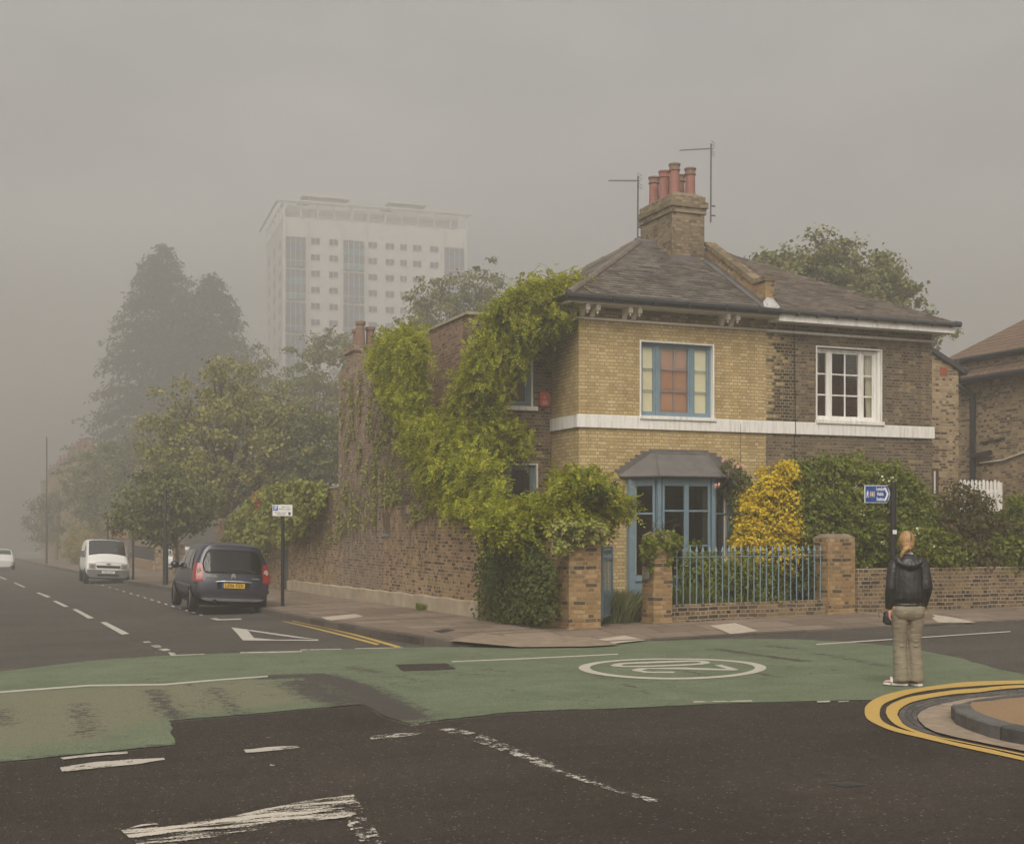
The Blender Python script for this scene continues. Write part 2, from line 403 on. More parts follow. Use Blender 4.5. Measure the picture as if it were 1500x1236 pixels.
M['asphalt_grey'] = asphalt('asphalt_grey', (.060,.054,.047), (.096,.087,.077), (.24,.22,.19))

def greenpaint():
    t = NT('green_cycle_surface'); v = t.obj()
    at = t.n('ShaderNodeAttribute', _attribute_name='wear').outputs['Fac']
    br = t.n('ShaderNodeAttribute', _attribute_name='brown').outputs['Fac']
    n1 = t.noise(v, 1.3, 7, .72); n2 = t.noise(v, 9, 5, .75); n3 = t.noise(v, 45, 3, .7)
    g = t.ramp(n1, [(.3,(.100,.126,.074)), (.7,(.158,.184,.116))])
    vo = t.n('ShaderNodeTexVoronoi', Vector=v, Scale=95, _feature='F1'); vc = t.sep(vo.outputs['Color'])
    g = t.mix(.55, g, t.mix(1.0, g, t.ramp(vc[0], [(0, .45), (1, 1.35)]), 'MULTIPLY'))
    bk = t.step(t.math('ADD', br, t.math('MULTIPLY', t.math('SUBTRACT', n2, .5), .9)), .35, .75)
    bc = t.mix(.5, (.165,.163,.105), t.mix(1.0, (.165,.163,.105), t.ramp(vc[1], [(0, .5), (1, 1.3)]), 'MULTIPLY'))
    g = t.mix(bk, g, bc)
    a = t.ramp(n3, [(.3,(.040,.036,.032)), (.7,(.085,.076,.066))])
    w = t.math('ADD', at, t.math('MULTIPLY', t.math('SUBTRACT', t.math('ADD', t.math('MULTIPLY', n2, .6), t.math('MULTIPLY', n3, .4)), .5), 3.4))
    w = t.math('ADD', w, t.math('MULTIPLY', t.math('SUBTRACT', n1, .5), .35))
    k = t.step(w, .43, .51)
    c_ = t.mix(k, g, a)
    # hairline cracks
    vk = t.n('ShaderNodeTexVoronoi', Vector=t.n('ShaderNodeVectorMath', _operation='ADD', i0=v, i1=t.noise(v, 1.2, 4, .6, 1)).outputs[0], Scale=.33, _feature='DISTANCE_TO_EDGE')
    ck = t.math('LESS_THAN', vk.outputs['Distance'], .0022)
    c_ = t.mix(t.math('MULTIPLY', ck, .7), c_, (.05,.047,.04))
    h = t.math('ADD', t.math('MULTIPLY', vo.outputs['Distance'], -1.0), t.math('MULTIPLY', k, -.6))
    return t.done(c_, .85, t.bump(h, .5, .006), .2)
M['green'] = greenpaint()

def roadpaint(name, colr, wear, scale=9.0, streak=(1, 1)):
    t = NT(name); v = t.obj()
    vv = t.n('ShaderNodeMapping', Vector=v, Scale=(streak[0], streak[1], 1)).outputs[0]
    n2 = t.noise(vv, scale, 6, .78); n3 = t.noise(v, 60, 3, .7); n1 = t.noise(vv, 1.1, 3, .6)
    c_ = t.ramp(n3, [(.3, tuple(x*.78 for x in colr)), (.7, colr)])
    w = t.math('ADD', t.math('MULTIPLY', n2, .62), t.math('ADD', t.math('MULTIPLY', n3, .18), t.math('MULTIPLY', n1, .2)))
    k = t.step(w, wear-.015, wear+.015)
    p = t.n('ShaderNodeBsdfPrincipled', Base__Color=c_, Roughness=.7)
    tr = t.n('ShaderNodeBsdfTransparent')
    mx = t.n('ShaderNodeMixShader', i0=k, i1=tr.outputs[0], i2=p.outputs[0]); return t.surf(mx.outputs[0])
M['paint_good'] = roadpaint('white_marking', (.48,.445,.385), .33)
M['paint_worn'] = roadpaint('worn_white_marking', (.47,.43,.365), .45, 7)
M['paint_faint'] = roadpaint('faint_white_marking', (.50,.46,.40), .53, 11)
M['paint_streak'] = roadpaint('streaky_white_marking', (.54,.49,.41), .51, 4.0, (.5, 2.6))
M['paint_yellow'] = roadpaint('yellow_marking', (.50,.33,.085), .385, 8)

def slabs():
    t = NT('paving_slabs'); v = t.obj(); o = t.sep(v)
    w = t.sep(t.noise(v, 1.3, 2, .5, 1))
    vec = t.comb(t.math('ADD', o[0], t.math('MULTIPLY', w[0], .05)), t.math('ADD', o[1], t.math('MULTIPLY', w[1], .05)), 0.0)
    b = t.n('ShaderNodeTexBrick', Vector=vec, Color1=(0,0,0), Color2=(1,1,1), Mortar=(0,0,0), Scale=1.0, Mortar__Size=.015, Mortar__Smooth=.3,
            Bias=0.0, Brick__Width=.9, Row__Height=.62, _offset=.5)
    c_ = t.ramp(t.math('ADD', t.math('MULTIPLY', b.outputs[0], .55), t.math('MULTIPLY', t.noise(v, 1.1, 5, .7), .5)), [(.15,(.155,.118,.088)), (.5,(.205,.158,.12)), (.85,(.275,.215,.165))])
    c_ = t.mix(t.math('MULTIPLY', t.noise(v, 55, 4, .7), .5), c_, t.mix(1.0, c_, (.6,.58,.56), 'MULTIPLY'))
    c_ = t.mix(t.math('MULTIPLY', b.outputs[1], .75), c_, (.05,.042,.035))
    h = t.math('ADD', t.math('MULTIPLY', t.math('SUBTRACT', 1.0, b.outputs[1]), 1.0), t.math('ADD', t.math('MULTIPLY', b.outputs[0], .4), t.math('MULTIPLY', t.noise(v, 55, 4, .7), .3)))
    return t.done(c_, .85, t.bump(h, .5, .008), .2)
M['slabs'] = slabs()
M['pale_slab'] = plain('pale_slab', (.42,.36,.29), .85, .2, var=.15, scale=7, bump=.2)
M['sand_concrete'] = plain('sand_concrete', (.235,.185,.135), .9, .15, var=.22, scale=5, bump=.4)
M['island_tarmac'] = plain('buff_gravel_surface', (.29,.195,.115), .9, .15, var=.25, scale=70, bump=.6)
M['apron'] = plain('buff_concrete_apron', (.27,.215,.16), .9, .15, var=.25, scale=6, bump=.5)
def kerbmat(name, colr, L, var=.3):
    t = NT(name); v = t.obj()
    u = t.n('ShaderNodeAttribute', _attribute_name='run').outputs['Fac']
    fr = t.math('FRACT', t.math('DIVIDE', u, L)); st = t.math('FLOOR', t.math('DIVIDE', u, L))
    wn = t.n('ShaderNodeTexWhiteNoise', _noise_dimensions='1D'); t.put(wn.inputs['W'], st)
    base = t.ramp(wn.outputs[0], [(0, tuple(x*(1-var) for x in colr)), (1, tuple(x*(1+var) for x in colr))])
    base = t.mix(t.noise(v, 26, 5, .75), t.mix(1.0, base, (.5,.5,.5), 'MULTIPLY'), base)
    base = t.mix(t.step(t.noise(v, 4, 5, .7), .52, .7), base, t.mix(1.0, base, (.6,.55,.5), 'MULTIPLY'))
    gap = t.math('LESS_THAN', fr, .02/L)
    c_ = t.mix(gap, base, (.03,.026,.022))
    return t.done(c_, .75, t.bump(t.noise(v, 40, 4, .7), .5, .01), .3)
M['kerb'] = kerbmat('granite_kerb', (.12,.10,.083), 1.0)
M['kerb_dark'] = kerbmat('dark_granite_kerb', (.13,.125,.118), 1.15)
def setts():
    t = NT('granite_setts')
    u = t.n('ShaderNodeAttribute', _attribute_name='run').outputs['Fac']; vv = t.n('ShaderNodeAttribute', _attribute_name='across').outputs['Fac']
    o = t.obj(); w = t.sep(t.noise(o, 8, 2, .5, 1))
    b = t.n('ShaderNodeTexBrick', Vector=t.comb(t.math('ADD', u, t.math('MULTIPLY', w[0], .04)), t.math('ADD', vv, t.math('MULTIPLY', w[1], .02)), 0.0), Color1=(0,0,0), Color2=(1,1,1), Mortar=(0,0,0), Scale=1.0,
            Mortar__Size=.008, Mortar__Smooth=.4, Bias=0.0, Brick__Width=.22, Row__Height=.11, _offset=.5)
    c_ = t.ramp(t.math('ADD', t.math('MULTIPLY', b.outputs[0], .6), t.math('MULTIPLY', t.noise(o, 20, 4, .7), .4)), [(.1,(.045,.043,.041)), (.9,(.12,.112,.10))])
    c_ = t.mix(t.math('MULTIPLY', b.outputs[1], .85), c_, (.03,.026,.022))
    return t.done(c_, .6, t.bump(t.math('SUBTRACT', 1.0, b.outputs[1]), .9, .015), .35)
M['setts'] = setts()
M['soil'] = plain('garden_soil', (.06,.045,.03), .95, .1, var=.3, scale=5, bump=.5)
M['ground'] = plain('ground_dirt', (.20,.185,.155), .95, .1, var=.2, scale=.3, bump=.2)
M['iron_cover'] = plain('iron_cover', (.032,.03,.028), .6, .4, var=.3, scale=30, bump=.5)

def leafmat(name, a, b_, odd=None, trans=.28, oddk=.06):
    t = NT(name)
    rnd = t.n('ShaderNodeNewGeometry').outputs['Random Per Island']
    c_ = t.ramp(rnd, [(0, a), (.6, tuple((x+y)/2 for x, y in zip(a, b_))), (1, b_)])
    big = t.noise(t.obj(), .9, 3, .6)
    c_ = t.mix(t.step(big, .4, .65), c_, t.mix(.5, c_, b_))
    if odd:
        r2 = t.math('FRACT', t.math('MULTIPLY', rnd, 37.7))
        c_ = t.mix(t.math('LESS_THAN', r2, oddk), c_, odd)
    p = t.n('ShaderNodeBsdfPrincipled', Base__Color=c_, Roughness=.62); p.inputs['Specular IOR Level'].default_value = .25
    tr = t.n('ShaderNodeBsdfTranslucent', Color=t.mix(1.0, c_, (1.15,1.1,.5), 'MULTIPLY'))
    mx = t.n('ShaderNodeMixShader', i0=trans, i1=p.outputs[0], i2=tr.outputs[0]); return t.surf(mx.outputs[0])
M['wisteria'] = leafmat('wisteria_leaf', (.13,.17,.014), (.42,.43,.028), (.5,.40,.05), .44, .05)
M['wisteria_dark'] = leafmat('wisteria_shade_leaf', (.09,.115,.014), (.23,.24,.026), (.32,.26,.05), .35, .05)  # shaded copy of the wisteria leaf, shade put into the inner leaves' colour
M['ivy'] = leafmat('ivy_leaf', (.038,.052,.011), (.088,.104,.019), None, .2)
M['ivy_dry'] = leafmat('creeper_leaf', (.16,.18,.045), (.36,.37,.10), (.17,.10,.05), .25, .12)
M['ivy_fence'] = leafmat('ivy_bank_leaf', (.10,.125,.024), (.27,.28,.055), (.20,.16,.05), .25, .08)
M['hedge'] = leafmat('hedge_leaf', (.07,.10,.012), (.21,.24,.025), (.17,.115,.03), .3, .03)
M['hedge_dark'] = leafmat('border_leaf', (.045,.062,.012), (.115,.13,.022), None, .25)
M['golden'] = leafmat('golden_leaf', (.52,.37,.013), (.75,.58,.035), (.30,.26,.03), .3, .08)
M['russet'] = leafmat('russet_leaf', (.065,.048,.017), (.14,.10,.034), (.075,.09,.02), .25, .3)
M['fresh'] = leafmat('fresh_leaf', (.075,.10,.012), (.19,.22,.024), None, .32)
M['tree_a'] = leafmat('street_tree_leaf', (.16,.16,.036), (.34,.315,.08), (.06,.07,.018), .3, .1)
M['tree_b'] = leafmat('garden_tree_leaf', (.08,.095,.028), (.18,.19,.055), None, .28)
M['tree_c'] = leafmat('tall_tree_leaf', (.095,.11,.025), (.22,.22,.06), (.17,.13,.04), .28, .08)
M['conifer'] = leafmat('conifer_needles', (.018,.024,.012), (.045,.05,.024), None, .1)
M['lavender'] = leafmat('lavender_stem', (.10,.12,.05), (.20,.22,.10), (.20,.16,.10), .2, .05)
M['yellow_hedge'] = leafmat('yellow_hedge_leaf', (.20,.17,.03), (.34,.27,.05), None, .25)
M['petal_white'] = plain('white_petal', (.72,.66,.48), .8, .2, var=.1)
M['petal_pink'] = plain('pink_petal', (.55,.30,.25), .8, .2, var=.2)
M['petal_red'] = plain('red_petal', (.36,.03,.025), .8, .2, var=.2)
M['bark'] = plain('bark', (.10,.075,.052), .95, .1, var=.35, scale=9, bump=.7)
M['dry_stem'] = plain('dry_creeper_stem', (.21,.165,.12), .95, .1, var=.3, scale=12)
M['stem'] = plain('woody_stem', (.085,.062,.04), .95, .1, var=.3, scale=12, bump=.5)

# ------------------------------------------------------------------ foliage
def leafgeo(P, N, L, wr=.42, spread=.9, droop=.15, fold=.18):
    """P (n,3) leaf bases, N (n,3) preferred facing; returns folded four-point leaves"""
    n = len(P)
    N = N + rng.normal(0, spread, (n, 3)); N /= np.linalg.norm(N, axis=1, keepdims=True) + 1e-9
    D = rng.normal(0, 1, (n, 3)); D[:, 2] -= droop * 2
    D -= N * (D * N).sum(1, keepdims=True); D /= np.linalg.norm(D, axis=1, keepdims=True) + 1e-9
    S = np.cross(N, D)
    l = (L * rng.uniform(.5, 1.45, n))[:, None]
    b = P; tip = P + D * l
    s1 = P + D * l * .42 + S * l * wr + N * l * fold; s2 = P + D * l * .42 - S * l * wr + N * l * fold
    V = np.stack([b, s1, tip, s2], 1).reshape(-1, 3)
    Fc = np.arange(4 * n).reshape(-1, 4)
    return V, Fc

def pinnate(P, Out, L=.2, pairs=5, lf=.05):
    """compound leaves: P bases, Out outward direction; leaflets along a drooping stalk"""
    n = len(P)
    D = Out + rng.normal(0, .55, (n, 3)); D[:, 2] -= rng.uniform(.1, 1.1, n)
    D /= np.linalg.norm(D, axis=1, keepdims=True)
    side = np.cross(D, np.array([0, 0, 1.])); side += rng.normal(0, .25, (n, 3)); side /= np.linalg.norm(side, axis=1, keepdims=True) + 1e-9
    nor = np.cross(side, D)
    ln = L * rng.uniform(.6, 1.25, n)
    Vs = []
    for k in range(pairs * 2 + 1):
        t = min(1.0, (k // 2 + .6) / (pairs + .3))
        base = P + D * (ln * t)[:, None] + np.array([0, 0, -1.]) * (ln * .28 * t * t)[:, None]
        if k == pairs * 2: d = D.copy()
        else: d = side * (1 if k % 2 else -1) + D * .45 - nor * .25
        d = d + rng.normal(0, .18, (n, 3)); d /= np.linalg.norm(d, axis=1, keepdims=True)
        w = np.cross(nor + rng.normal(0, .2, (n, 3)), d); w /= np.linalg.norm(w, axis=1, keepdims=True) + 1e-9
        l = (lf * rng.uniform(.75, 1.3, n))[:, None]
        Vs.append(np.stack([base, base + d*l*.4 + w*l*.3, base + d*l, base + d*l*.4 - w*l*.3], 1))
    V = np.stack(Vs, 1).reshape(-1, 3)
    return V, np.arange(len(V)).reshape(-1, 4)

def ellip(c, r, n, inner=.5, flat=0.0):
    d = rng.normal(0, 1, (n, 3)); d /= np.linalg.norm(d, axis=1, keepdims=True)
    q = (rng.uniform(inner ** 3, 1, n)) ** (1 / 3)
    if flat: d[:, 2] = np.where(d[:, 2] < -flat, -flat, d[:, 2])
    return np.array(c) + d * np.array(r) * q[:, None], d

def clumped(ells, nclump, nleaf, cr, inner=.55, jit=.16, flat=0.0):
    """leaf positions gathered in clumps through a union of ellipsoids with a ragged outline"""
    vol = np.array([r[0]*r[1]*r[2] for c, r in ells]) ** (2/3); vol /= vol.sum()
    Ps = []; Ns = []
    for (c, r), w in zip(ells, vol):
        k = max(3, int(nclump * w))
        cc, d = ellip(c, r, k, inner, flat)
        cc += d * rng.normal(0, jit, (k, 1)) * np.mean(r)
        m = np.maximum(4, (nleaf * rng.uniform(.4, 1.7, k)).astype(int))
        idx = np.repeat(np.arange(k), m)
        off = rng.normal(0, 1, (len(idx), 3)); rr = (cr * rng.uniform(.6, 1.4, k))[idx][:, None]
        off *= rr * np.array([1, 1, .6]) * .55
        Ps.append(cc[idx] + off)
        nn = d[idx] * .6 + off / (rr + 1e-6) * .6 + np.array([0, 0, .55]); Ns.append(nn)
    return np.concatenate(Ps), np.concatenate(Ns)

def cloud(name, P, N, L, mat, parent, base=(0,0,0), **kw):
    V, Fc = leafgeo(P - np.array(base), N, L, **kw)
    return fastmesh(name, V, Fc, mat, parent)

def tree(name, label, cat, pos, ells, nclump, nleaf, cr, L, mat, trunk_r, lean=(0,0), group=None, inner=.5, limbs=14, branch_z=None, bark=None, leafkw={}):
    """pos world base; ellipsoid centres relative to the base"""
    e = thing(name, label, cat, pos, frame=False, group=group)
    P, N = clumped(ells, nclump, nleaf, cr, inner)
    V, Fc = leafgeo(P, N, L, **leafkw)
    fastmesh('crown', V, Fc, mat, e)
    cz = np.mean([c[2] for c, r in ells]); top = max(c[2] + r[2]*.6 for c, r in ells)
    bz = branch_z or min(c[2] - r[2]*.7 for c, r in ells)
    m = MB(); pts = []; rad = []
    for i in range(9):
        t = i / 8; z = top * t
        pts.append((lean[0]*t + .06*math.sin(3*t+trunk_r*9), lean[1]*t + .05*math.cos(4*t), z - .15)); rad.append(trunk_r * (1.25 if i == 0 else 1 - .93*t**1.2))
    m.tube(pts, rad, 9)
    for k in range(limbs):
        j = rng.integers(len(P)); q = P[j]
        z0 = bz * rng.uniform(.85, 1.0) + rng.uniform(0, .5) * max(0, q[2] - bz) * .7
        z0 = min(z0, top*.9); t = z0 / top
        p0 = Vector((lean[0]*t, lean[1]*t, z0)); p1 = Vector(q)
        mid = p0.lerp(p1, .5) + Vector((rng.normal(0,.1), rng.normal(0,.1), .12*(p1-p0).length))
        r0 = trunk_r * (1 - .85*t) * rng.uniform(.35, .55)
        path = [p0, p0.lerp(mid, .6) + Vector((0,0,.05)), mid, mid.lerp(p1, .6), p1]
        m.tube(path, [r0, r0*.8, r0*.6, r0*.4, r0*.14], 6)
        for _ in range(3):
            s0 = mid.lerp(p1, rng.uniform(0,.7)); s1 = s0 + Vector(rng.normal(0, .5, 3)) * (p1-p0).length*.16
            m.tube([s0, s0.lerp(s1,.5)+Vector((0,0,.05)), s1], [r0*.35, r0*.22, r0*.07], 5)
    m.build('trunk', bark or M['bark'], e, smooth=True, local=True)
    return e

def inpoly(pts, poly):
    x, y = pts[:, 0], pts[:, 1]; ins = np.zeros(len(pts), bool); n = len(poly)
    for i in range(n):
        x1, y1 = poly[i]; x2, y2 = poly[(i+1) % n]
        cnd = ((y1 > y) != (y2 > y)) & (x < (x2-x1) * (y-y1) / (y2-y1+1e-12) + x1)
        ins ^= cnd
    return ins
def sample_poly(poly, n):
    poly = np.array(poly); lo, hi = poly.min(0), poly.max(0); out = []
    while sum(map(len, out)) < n:
        p = rng.uniform(lo, hi, (n*2, 2)); out.append(p[inpoly(p, poly)])
    return np.concatenate(out)[:n]
def sdist(pts, poly):
    """unsigned distance to polyline"""
    d = np.full(len(pts), 1e9)
    for i in range(len(poly)-1):
        a, b = np.array(poly[i]), np.array(poly[i+1]); ab = b - a
        t = np.clip(((pts-a) @ ab) / (ab @ ab + 1e-12), 0, 1)
        d = np.minimum(d, np.linalg.norm(pts - a - t[:, None]*ab, axis=1))
    return d

# ================================================================== SETTING
def densify(poly, step, closed=True):
    out = []; n = len(poly)
    for i in range(n if closed else n-1):
        a, b = np.array(poly[i], float), np.array(poly[(i+1) % n], float)
        k = max(1, int(np.linalg.norm(b-a) / step))
        out += [tuple(a + (b-a) * j / k) for j in range(k)]
    if not closed: out.append(tuple(poly[-1]))
    return out

def surf(name, poly, off, mat, step=0, edge=0, jag=0.0, attrs=None, zf=None, kind='structure'):
    """ground sheet inside a polygon of frame coordinates; off: height above the ground plane"""
    b = densify(poly, edge) if edge else [tuple(p) for p in poly]
    if jag:
        b = [(p[0] + jag*noise.noise((p[0]*3.1, p[1]*3.1, 1.7)) + jag*.6*noise.noise((p[0]*14, p[1]*14, 5)), p[1] + jag*noise.noise((p[0]*3.1, p[1]*3.1, 8.7)) + jag*.6*noise.noise((p[0]*14, p[1]*14, 9))) for p in b]
    pts = list(b); n = len(b)
    if step:
        arr = np.array(poly); lo, hi = arr.min(0), arr.max(0)
        gx, gy = np.meshgrid(np.arange(lo[0], hi[0], step), np.arange(lo[1], hi[1], step))
        g = np.stack([gx.ravel(), gy.ravel()], 1) + rng.uniform(-.15, .15, (gx.size, 2)) * step
        g = g[inpoly(g, b)]
        if len(g): g = g[sdist(g, b + [b[0]]) > step*.35]
        pts += [tuple(p) for p in g]
    r = delaunay_2d_cdt([Vector(p) for p in pts], [(i, (i+1) % n) for i in range(n)], [], 1, 1e-6)
    V = np.array([(p.x, p.y) for p in r[0]])
    z = np.array([gf(p[0], p[1]) for p in V]) + (zf(V) if zf else off)
    me = bpy.data.meshes.new(name); me.from_pydata(np.column_stack([V, z]).tolist(), [], [tuple(f) for f in r[2]]); me.update()
    bm = bmesh.new(); bm.from_mesh(me); bmesh.ops.recalc_face_normals(bm, faces=bm.faces)
    if sum(f.normal.z for f in bm.faces) < 0: bmesh.ops.reverse_faces(bm, faces=bm.faces)
    bm.to_mesh(me); bm.free()
    for k, fn in (attrs or {}).items():
        a = me.attributes.new(k, 'FLOAT', 'POINT'); a.data.foreach_set('value', fn(V).astype(np.float32))
    me.materials.append(mat)
    o = bpy.data.objects.new(name, me); col.objects.link(o); infr(o); tag(o, kind=kind); return o

def PX(pts, off=0.0): return [G(p[0], p[1], off) for p in pts]

# ground to the horizon, roads
gm = MB(); R = 340
gm.quad((-R,-R,gz(-R,-R)-.05), (R,-R,gz(R,-R)-.05), (R,R,gz(R,R)-.05), (-R,R,gz(-R,R)-.05))
tag(gm.build('ground', M['ground']), kind='structure')
KERB = [(60,-6.85),(9,-6.9),(2.9,-6.86),(-.06,-6.9),(-2,-7.02),(-3.3,-7.08),(-4.3,-6.9),(-5.05,-6.4),(-5.45,-5.64),(-5.72,-3),(-5.86,2.1),(-5.85,12),(-5.9,21.4),(-6.35,29),(-6.65,40),(-6.96,57),(-7.66,88),(-8.4,134),(-12,190)]
surf('road', [(-70,-45),(70,-45),(70,-6.5),(-5,-6.5),(-5,60),(-6,95),(-9,190),(-24,190),(-19,95),(-16,20),(-15.5,-8),(-70,-9)], 0.0, M['asphalt_grey'])
DARK = PX([(-700,1170),(0,1119),(258,1093),(247,1058),(390,1046),(528,1033),(572,1056),(602,1063),(740,1046),(880,1040),(1050,1032),(1200,1028),(1285,1026),(1360,1012),(1500,1003),(2300,1000)]) + [(14,-18),(14,-30),(-30,-30),(-30,-15)]
surf('foreground_road_surface', DARK, .004, M['asphalt_dark'], edge=.1, jag=.03)
GREEN = PX([(-700,1010),(-200,1003),(0,984),(130,968),(250,960),(400,955),(560,949),(665,948),(840,947),(960,939),(1060,936),(1150,936),(1240,940),(1320,948),(1400,963),(1450,977),(1530,997),(1360,1012),(1285,1026),(1200,1027),(1050,1031),(880,1039),(740,1044),(602,1061),(572,1053),(530,1032),(390,1044),(246,1056),(257,1091),(0,1117),(-700,1165)])
def wearf(V):
    w = np.zeros(len(V))
    def line(px, width, s):
        nonlocal w
        w = np.maximum(w, s * np.exp(-(sdist(V, PX(px)) / width) ** 2))
    line([(400,992),(460,990),(505,1003),(545,1020),(590,1048)], .30, .95)
    line([(440,1000),(480,1022),(540,1036),(590,1052)], .35, .75)
    line([(470,988),(530,1010),(560,1035)], .22, .6)
    for px, wd, s in [([(226,1012),(240,1036),(262,1052)],.16,.62),([(312,1008),(330,1028),(352,1046)],.15,.5),([(112,1032),(124,1060),(130,1078)],.16,.5),([(2,1040),(10,1062)],.14,.5),
        ([(560,1028),(600,1040),(640,1050)],.2,.45),([(515,978),(552,985)],.2,.55),([(575,990),(620,1000)],.14,.45),([(660,985),(730,992)],.12,.42),([(705,980),(760,986)],.15,.45),
        ([(1048,951),(1110,960),(1180,969)],.13,.75),([(1130,947),(1160,950)],.2,.55),([(1195,957),(1250,967),(1300,977)],.11,.6),([(880,968),(940,966),(1010,963)],.13,.5),
        ([(870,990),(930,1008),(975,1026)],.07,.5),([(995,980),(1030,990)],.12,.5),([(1100,985),(1140,992)],.12,.5),([(840,985),(860,988)],.1,.45),([(740,1010),(790,1020)],.08,.4),
        ([(1125,975),(1165,977)],.1,.5),([(420,955),(500,953),(600,950)],.12,.4),([(200,972),(300,968)],.12,.36),([(0,1115),(120,1104),(255,1090)],.08,.5),([(600,1060),(740,1044),(900,1037)],.06,.5)]:
        line(px, wd, s)
    return w
def brownf(V):
    poly = PX([(-500,1040),(0,1014),(200,1004),(390,994),(440,1008),(480,1028),(400,1038),(250,1052),(150,1085),(0,1104),(-500,1140)])
    d = sdist(V, poly + [poly[0]]); return np.where(inpoly(V, poly), np.clip(.45 + d, 0, 1), np.clip(.4 - d*1.3, 0, 1))
surf('green_cycle_surface', GREEN, .008, M['green'], step=.13, edge=.1, jag=.035, attrs={'wear': wearf, 'brown': brownf})
surf('asphalt_patch', PX([(578,974),(655,972),(668,981),(592,984)]), .0115, M['asphalt_dark'], edge=.08, jag=.04)

# pavement and kerb on the house side
def drop(V):
    V = np.asarray(V, float); x, y = V[:, 0], V[:, 1]
    t = np.clip((y + 6.85) / 1.5, 0, 1); main = .028 + .099 * t * t * (3 - 2*t)      # the pavement falls to a low kerb on the main road
    s_ = np.clip((-4.95 - x) / .35, 0, 1); return np.maximum(main, .127 * s_ * s_ * (3 - 2*s_))
inner = [(60,-6.7),(9,-6.75),(2.9,-6.71),(-.06,-6.75),(-2,-6.87),(-3.3,-6.93),(-4.2,-6.76),(-4.9,-6.3),(-5.3,-5.6),(-5.57,-3),(-5.71,2.1),(-5.7,12),(-5.75,21.4),(-6.2,29),(-6.5,40),(-6.81,57),(-7.5,88),(-8.2,134)]
surf('pavement', inner + [(-1.5,134),(-1.5,0),(-1.5,-4.4),(60,-4.4)], 0, M['slabs'], edge=.5, step=.35, zf=lambda V: drop(V))
def kerbstrip(name, path, mat, hfun, w=.15, side=1, flat=False):
    P = np.array(densify(path, .25, False)); n = len(P)
    T = np.gradient(P, axis=0); T /= np.linalg.norm(T, axis=1, keepdims=True); Nn = np.stack([-T[:,1], T[:,0]], 1) * side
    run = np.concatenate([[0], np.cumsum(np.linalg.norm(np.diff(P, axis=0), axis=1))])
    h = hfun(P)
    prof = [(0, -.05, 0), (.004, 0, 1), (.018, .012, 1), (w, .012, 1), (w+.002, -.04, 1)]
    V = []; A = []
    for i in range(n):
        for (o_, dz, top) in prof:
            q = P[i] + Nn[i] * o_; V.append((q[0], q[1], gf(*q) + (h[i] - .015 + dz if top else dz))); A.append(run[i])
    k = len(prof); Fs = [(i*k+j, (i+1)*k+j, (i+1)*k+j+1, i*k+j+1) for i in range(n-1) for j in range(k-1)]
    me = bpy.data.meshes.new(name); me.from_pydata(V, [], Fs); me.update()
    a = me.attributes.new('run', 'FLOAT', 'POINT'); a.data.foreach_set('value', np.array(A, dtype=np.float32))
    me.materials.append(mat); o = bpy.data.objects.new(name, me); col.objects.link(o); infr(o); tag(o, kind='structure'); return o
kerbstrip('kerb', KERB, M['kerb'], lambda P: np.maximum(drop(P) + .012, .03), side=-1)

def marking(polys, mat, off=.0125, name='road_marking', edge=0, jag=0.0):
    V = []; Fs = []
    for poly in polys:
        q = PX(poly, off)
        if edge:
            q = densify(q, edge)
            q = [(p[0] + jag*noise.noise((p[0]*9, p[1]*9, 2)), p[1] + jag*noise.noise((p[0]*9, p[1]*9, 7))) for p in q]
        n = len(V); V += [(p[0], p[1], gf(*p) + off) for p in q]; Fs.append(tuple(range(n, n+len(q))))
    me = bpy.data.meshes.new(name); me.from_pydata(V, [], Fs); me.update()
    bm = bmesh.new(); bm.from_mesh(me); bmesh.ops.triangulate(bm, faces=bm.faces); bmesh.ops.recalc_face_normals(bm, faces=bm.faces); bm.to_mesh(me); bm.free()
    me.materials.append(mat); o = bpy.data.objects.new(name, me); col.objects.link(o); infr(o); return tag(o, kind='structure')
def qline(a, b, w0, w1=None):
    w1 = w1 or w0; dx, dy = b[0]-a[0], b[1]-a[1]; l = math.hypot(dx, dy); nx, ny = -dy/l, dx/l
    return [(a[0]+nx*w0/2, a[1]+ny*w0/2), (b[0]+nx*w1/2, b[1]+ny*w1/2), (b[0]-nx*w1/2, b[1]-ny*w1/2), (a[0]-nx*w0/2, a[1]-ny*w0/2)]
def ppoly(a, b, wx0, wx1):                            # quad whose short ends are horizontal in the photograph
    return [(a[0]-wx0/2, a[1]), (a[0]+wx0/2, a[1]), (b[0]+wx1/2, b[1]), (b[0]-wx1/2, b[1])]
# centre line of the side street, receding into the fog
marking([[(147,911),(155,910.5),(190,928),(178,929)], [(106,892),(112,891.5),(138,905),(129,905.5)], [(77,880),(82,879.5),(101,888),(94,888.5)],
         [(53,868),(57,867.5),(75,874),(69,874.5)], [(20,853.5),(22.5,853),(38,859.5),(34,860)], [(-4,843.5),(-2,843),(10,848),(7,848.5)]], M['paint_good'], .006)
dots = []
for i in range(17):
    t = i / 16; x = 130 + (294-130)*t; y = 851.5 + (900-851.5)*t**1.04
    dots.append([(x-2-1.6*t, y-.4-.5*t), (x+.5, y-.6-.5*t), (x+2.2+2*t, y+.5+.6*t), (x, y+.7+.6*t)])
marking(dots, M['paint_good'], .006)
marking([[(307,905.5),(316,905),(322,906.5),(353,905.5),(354,907.2),(318,908.2)]], M['paint_good'], .006)
marking([[(209,939.5),(217,938.5),(222,940.5),(213,941.5)], [(220,945),(232,944.5),(238,947),(228,948)], [(231,950.5),(244,949.5),(251,951.5),(240,953)], [(246,955),(254,955),(258,958),(250,959)]], M['paint_worn'], .006)
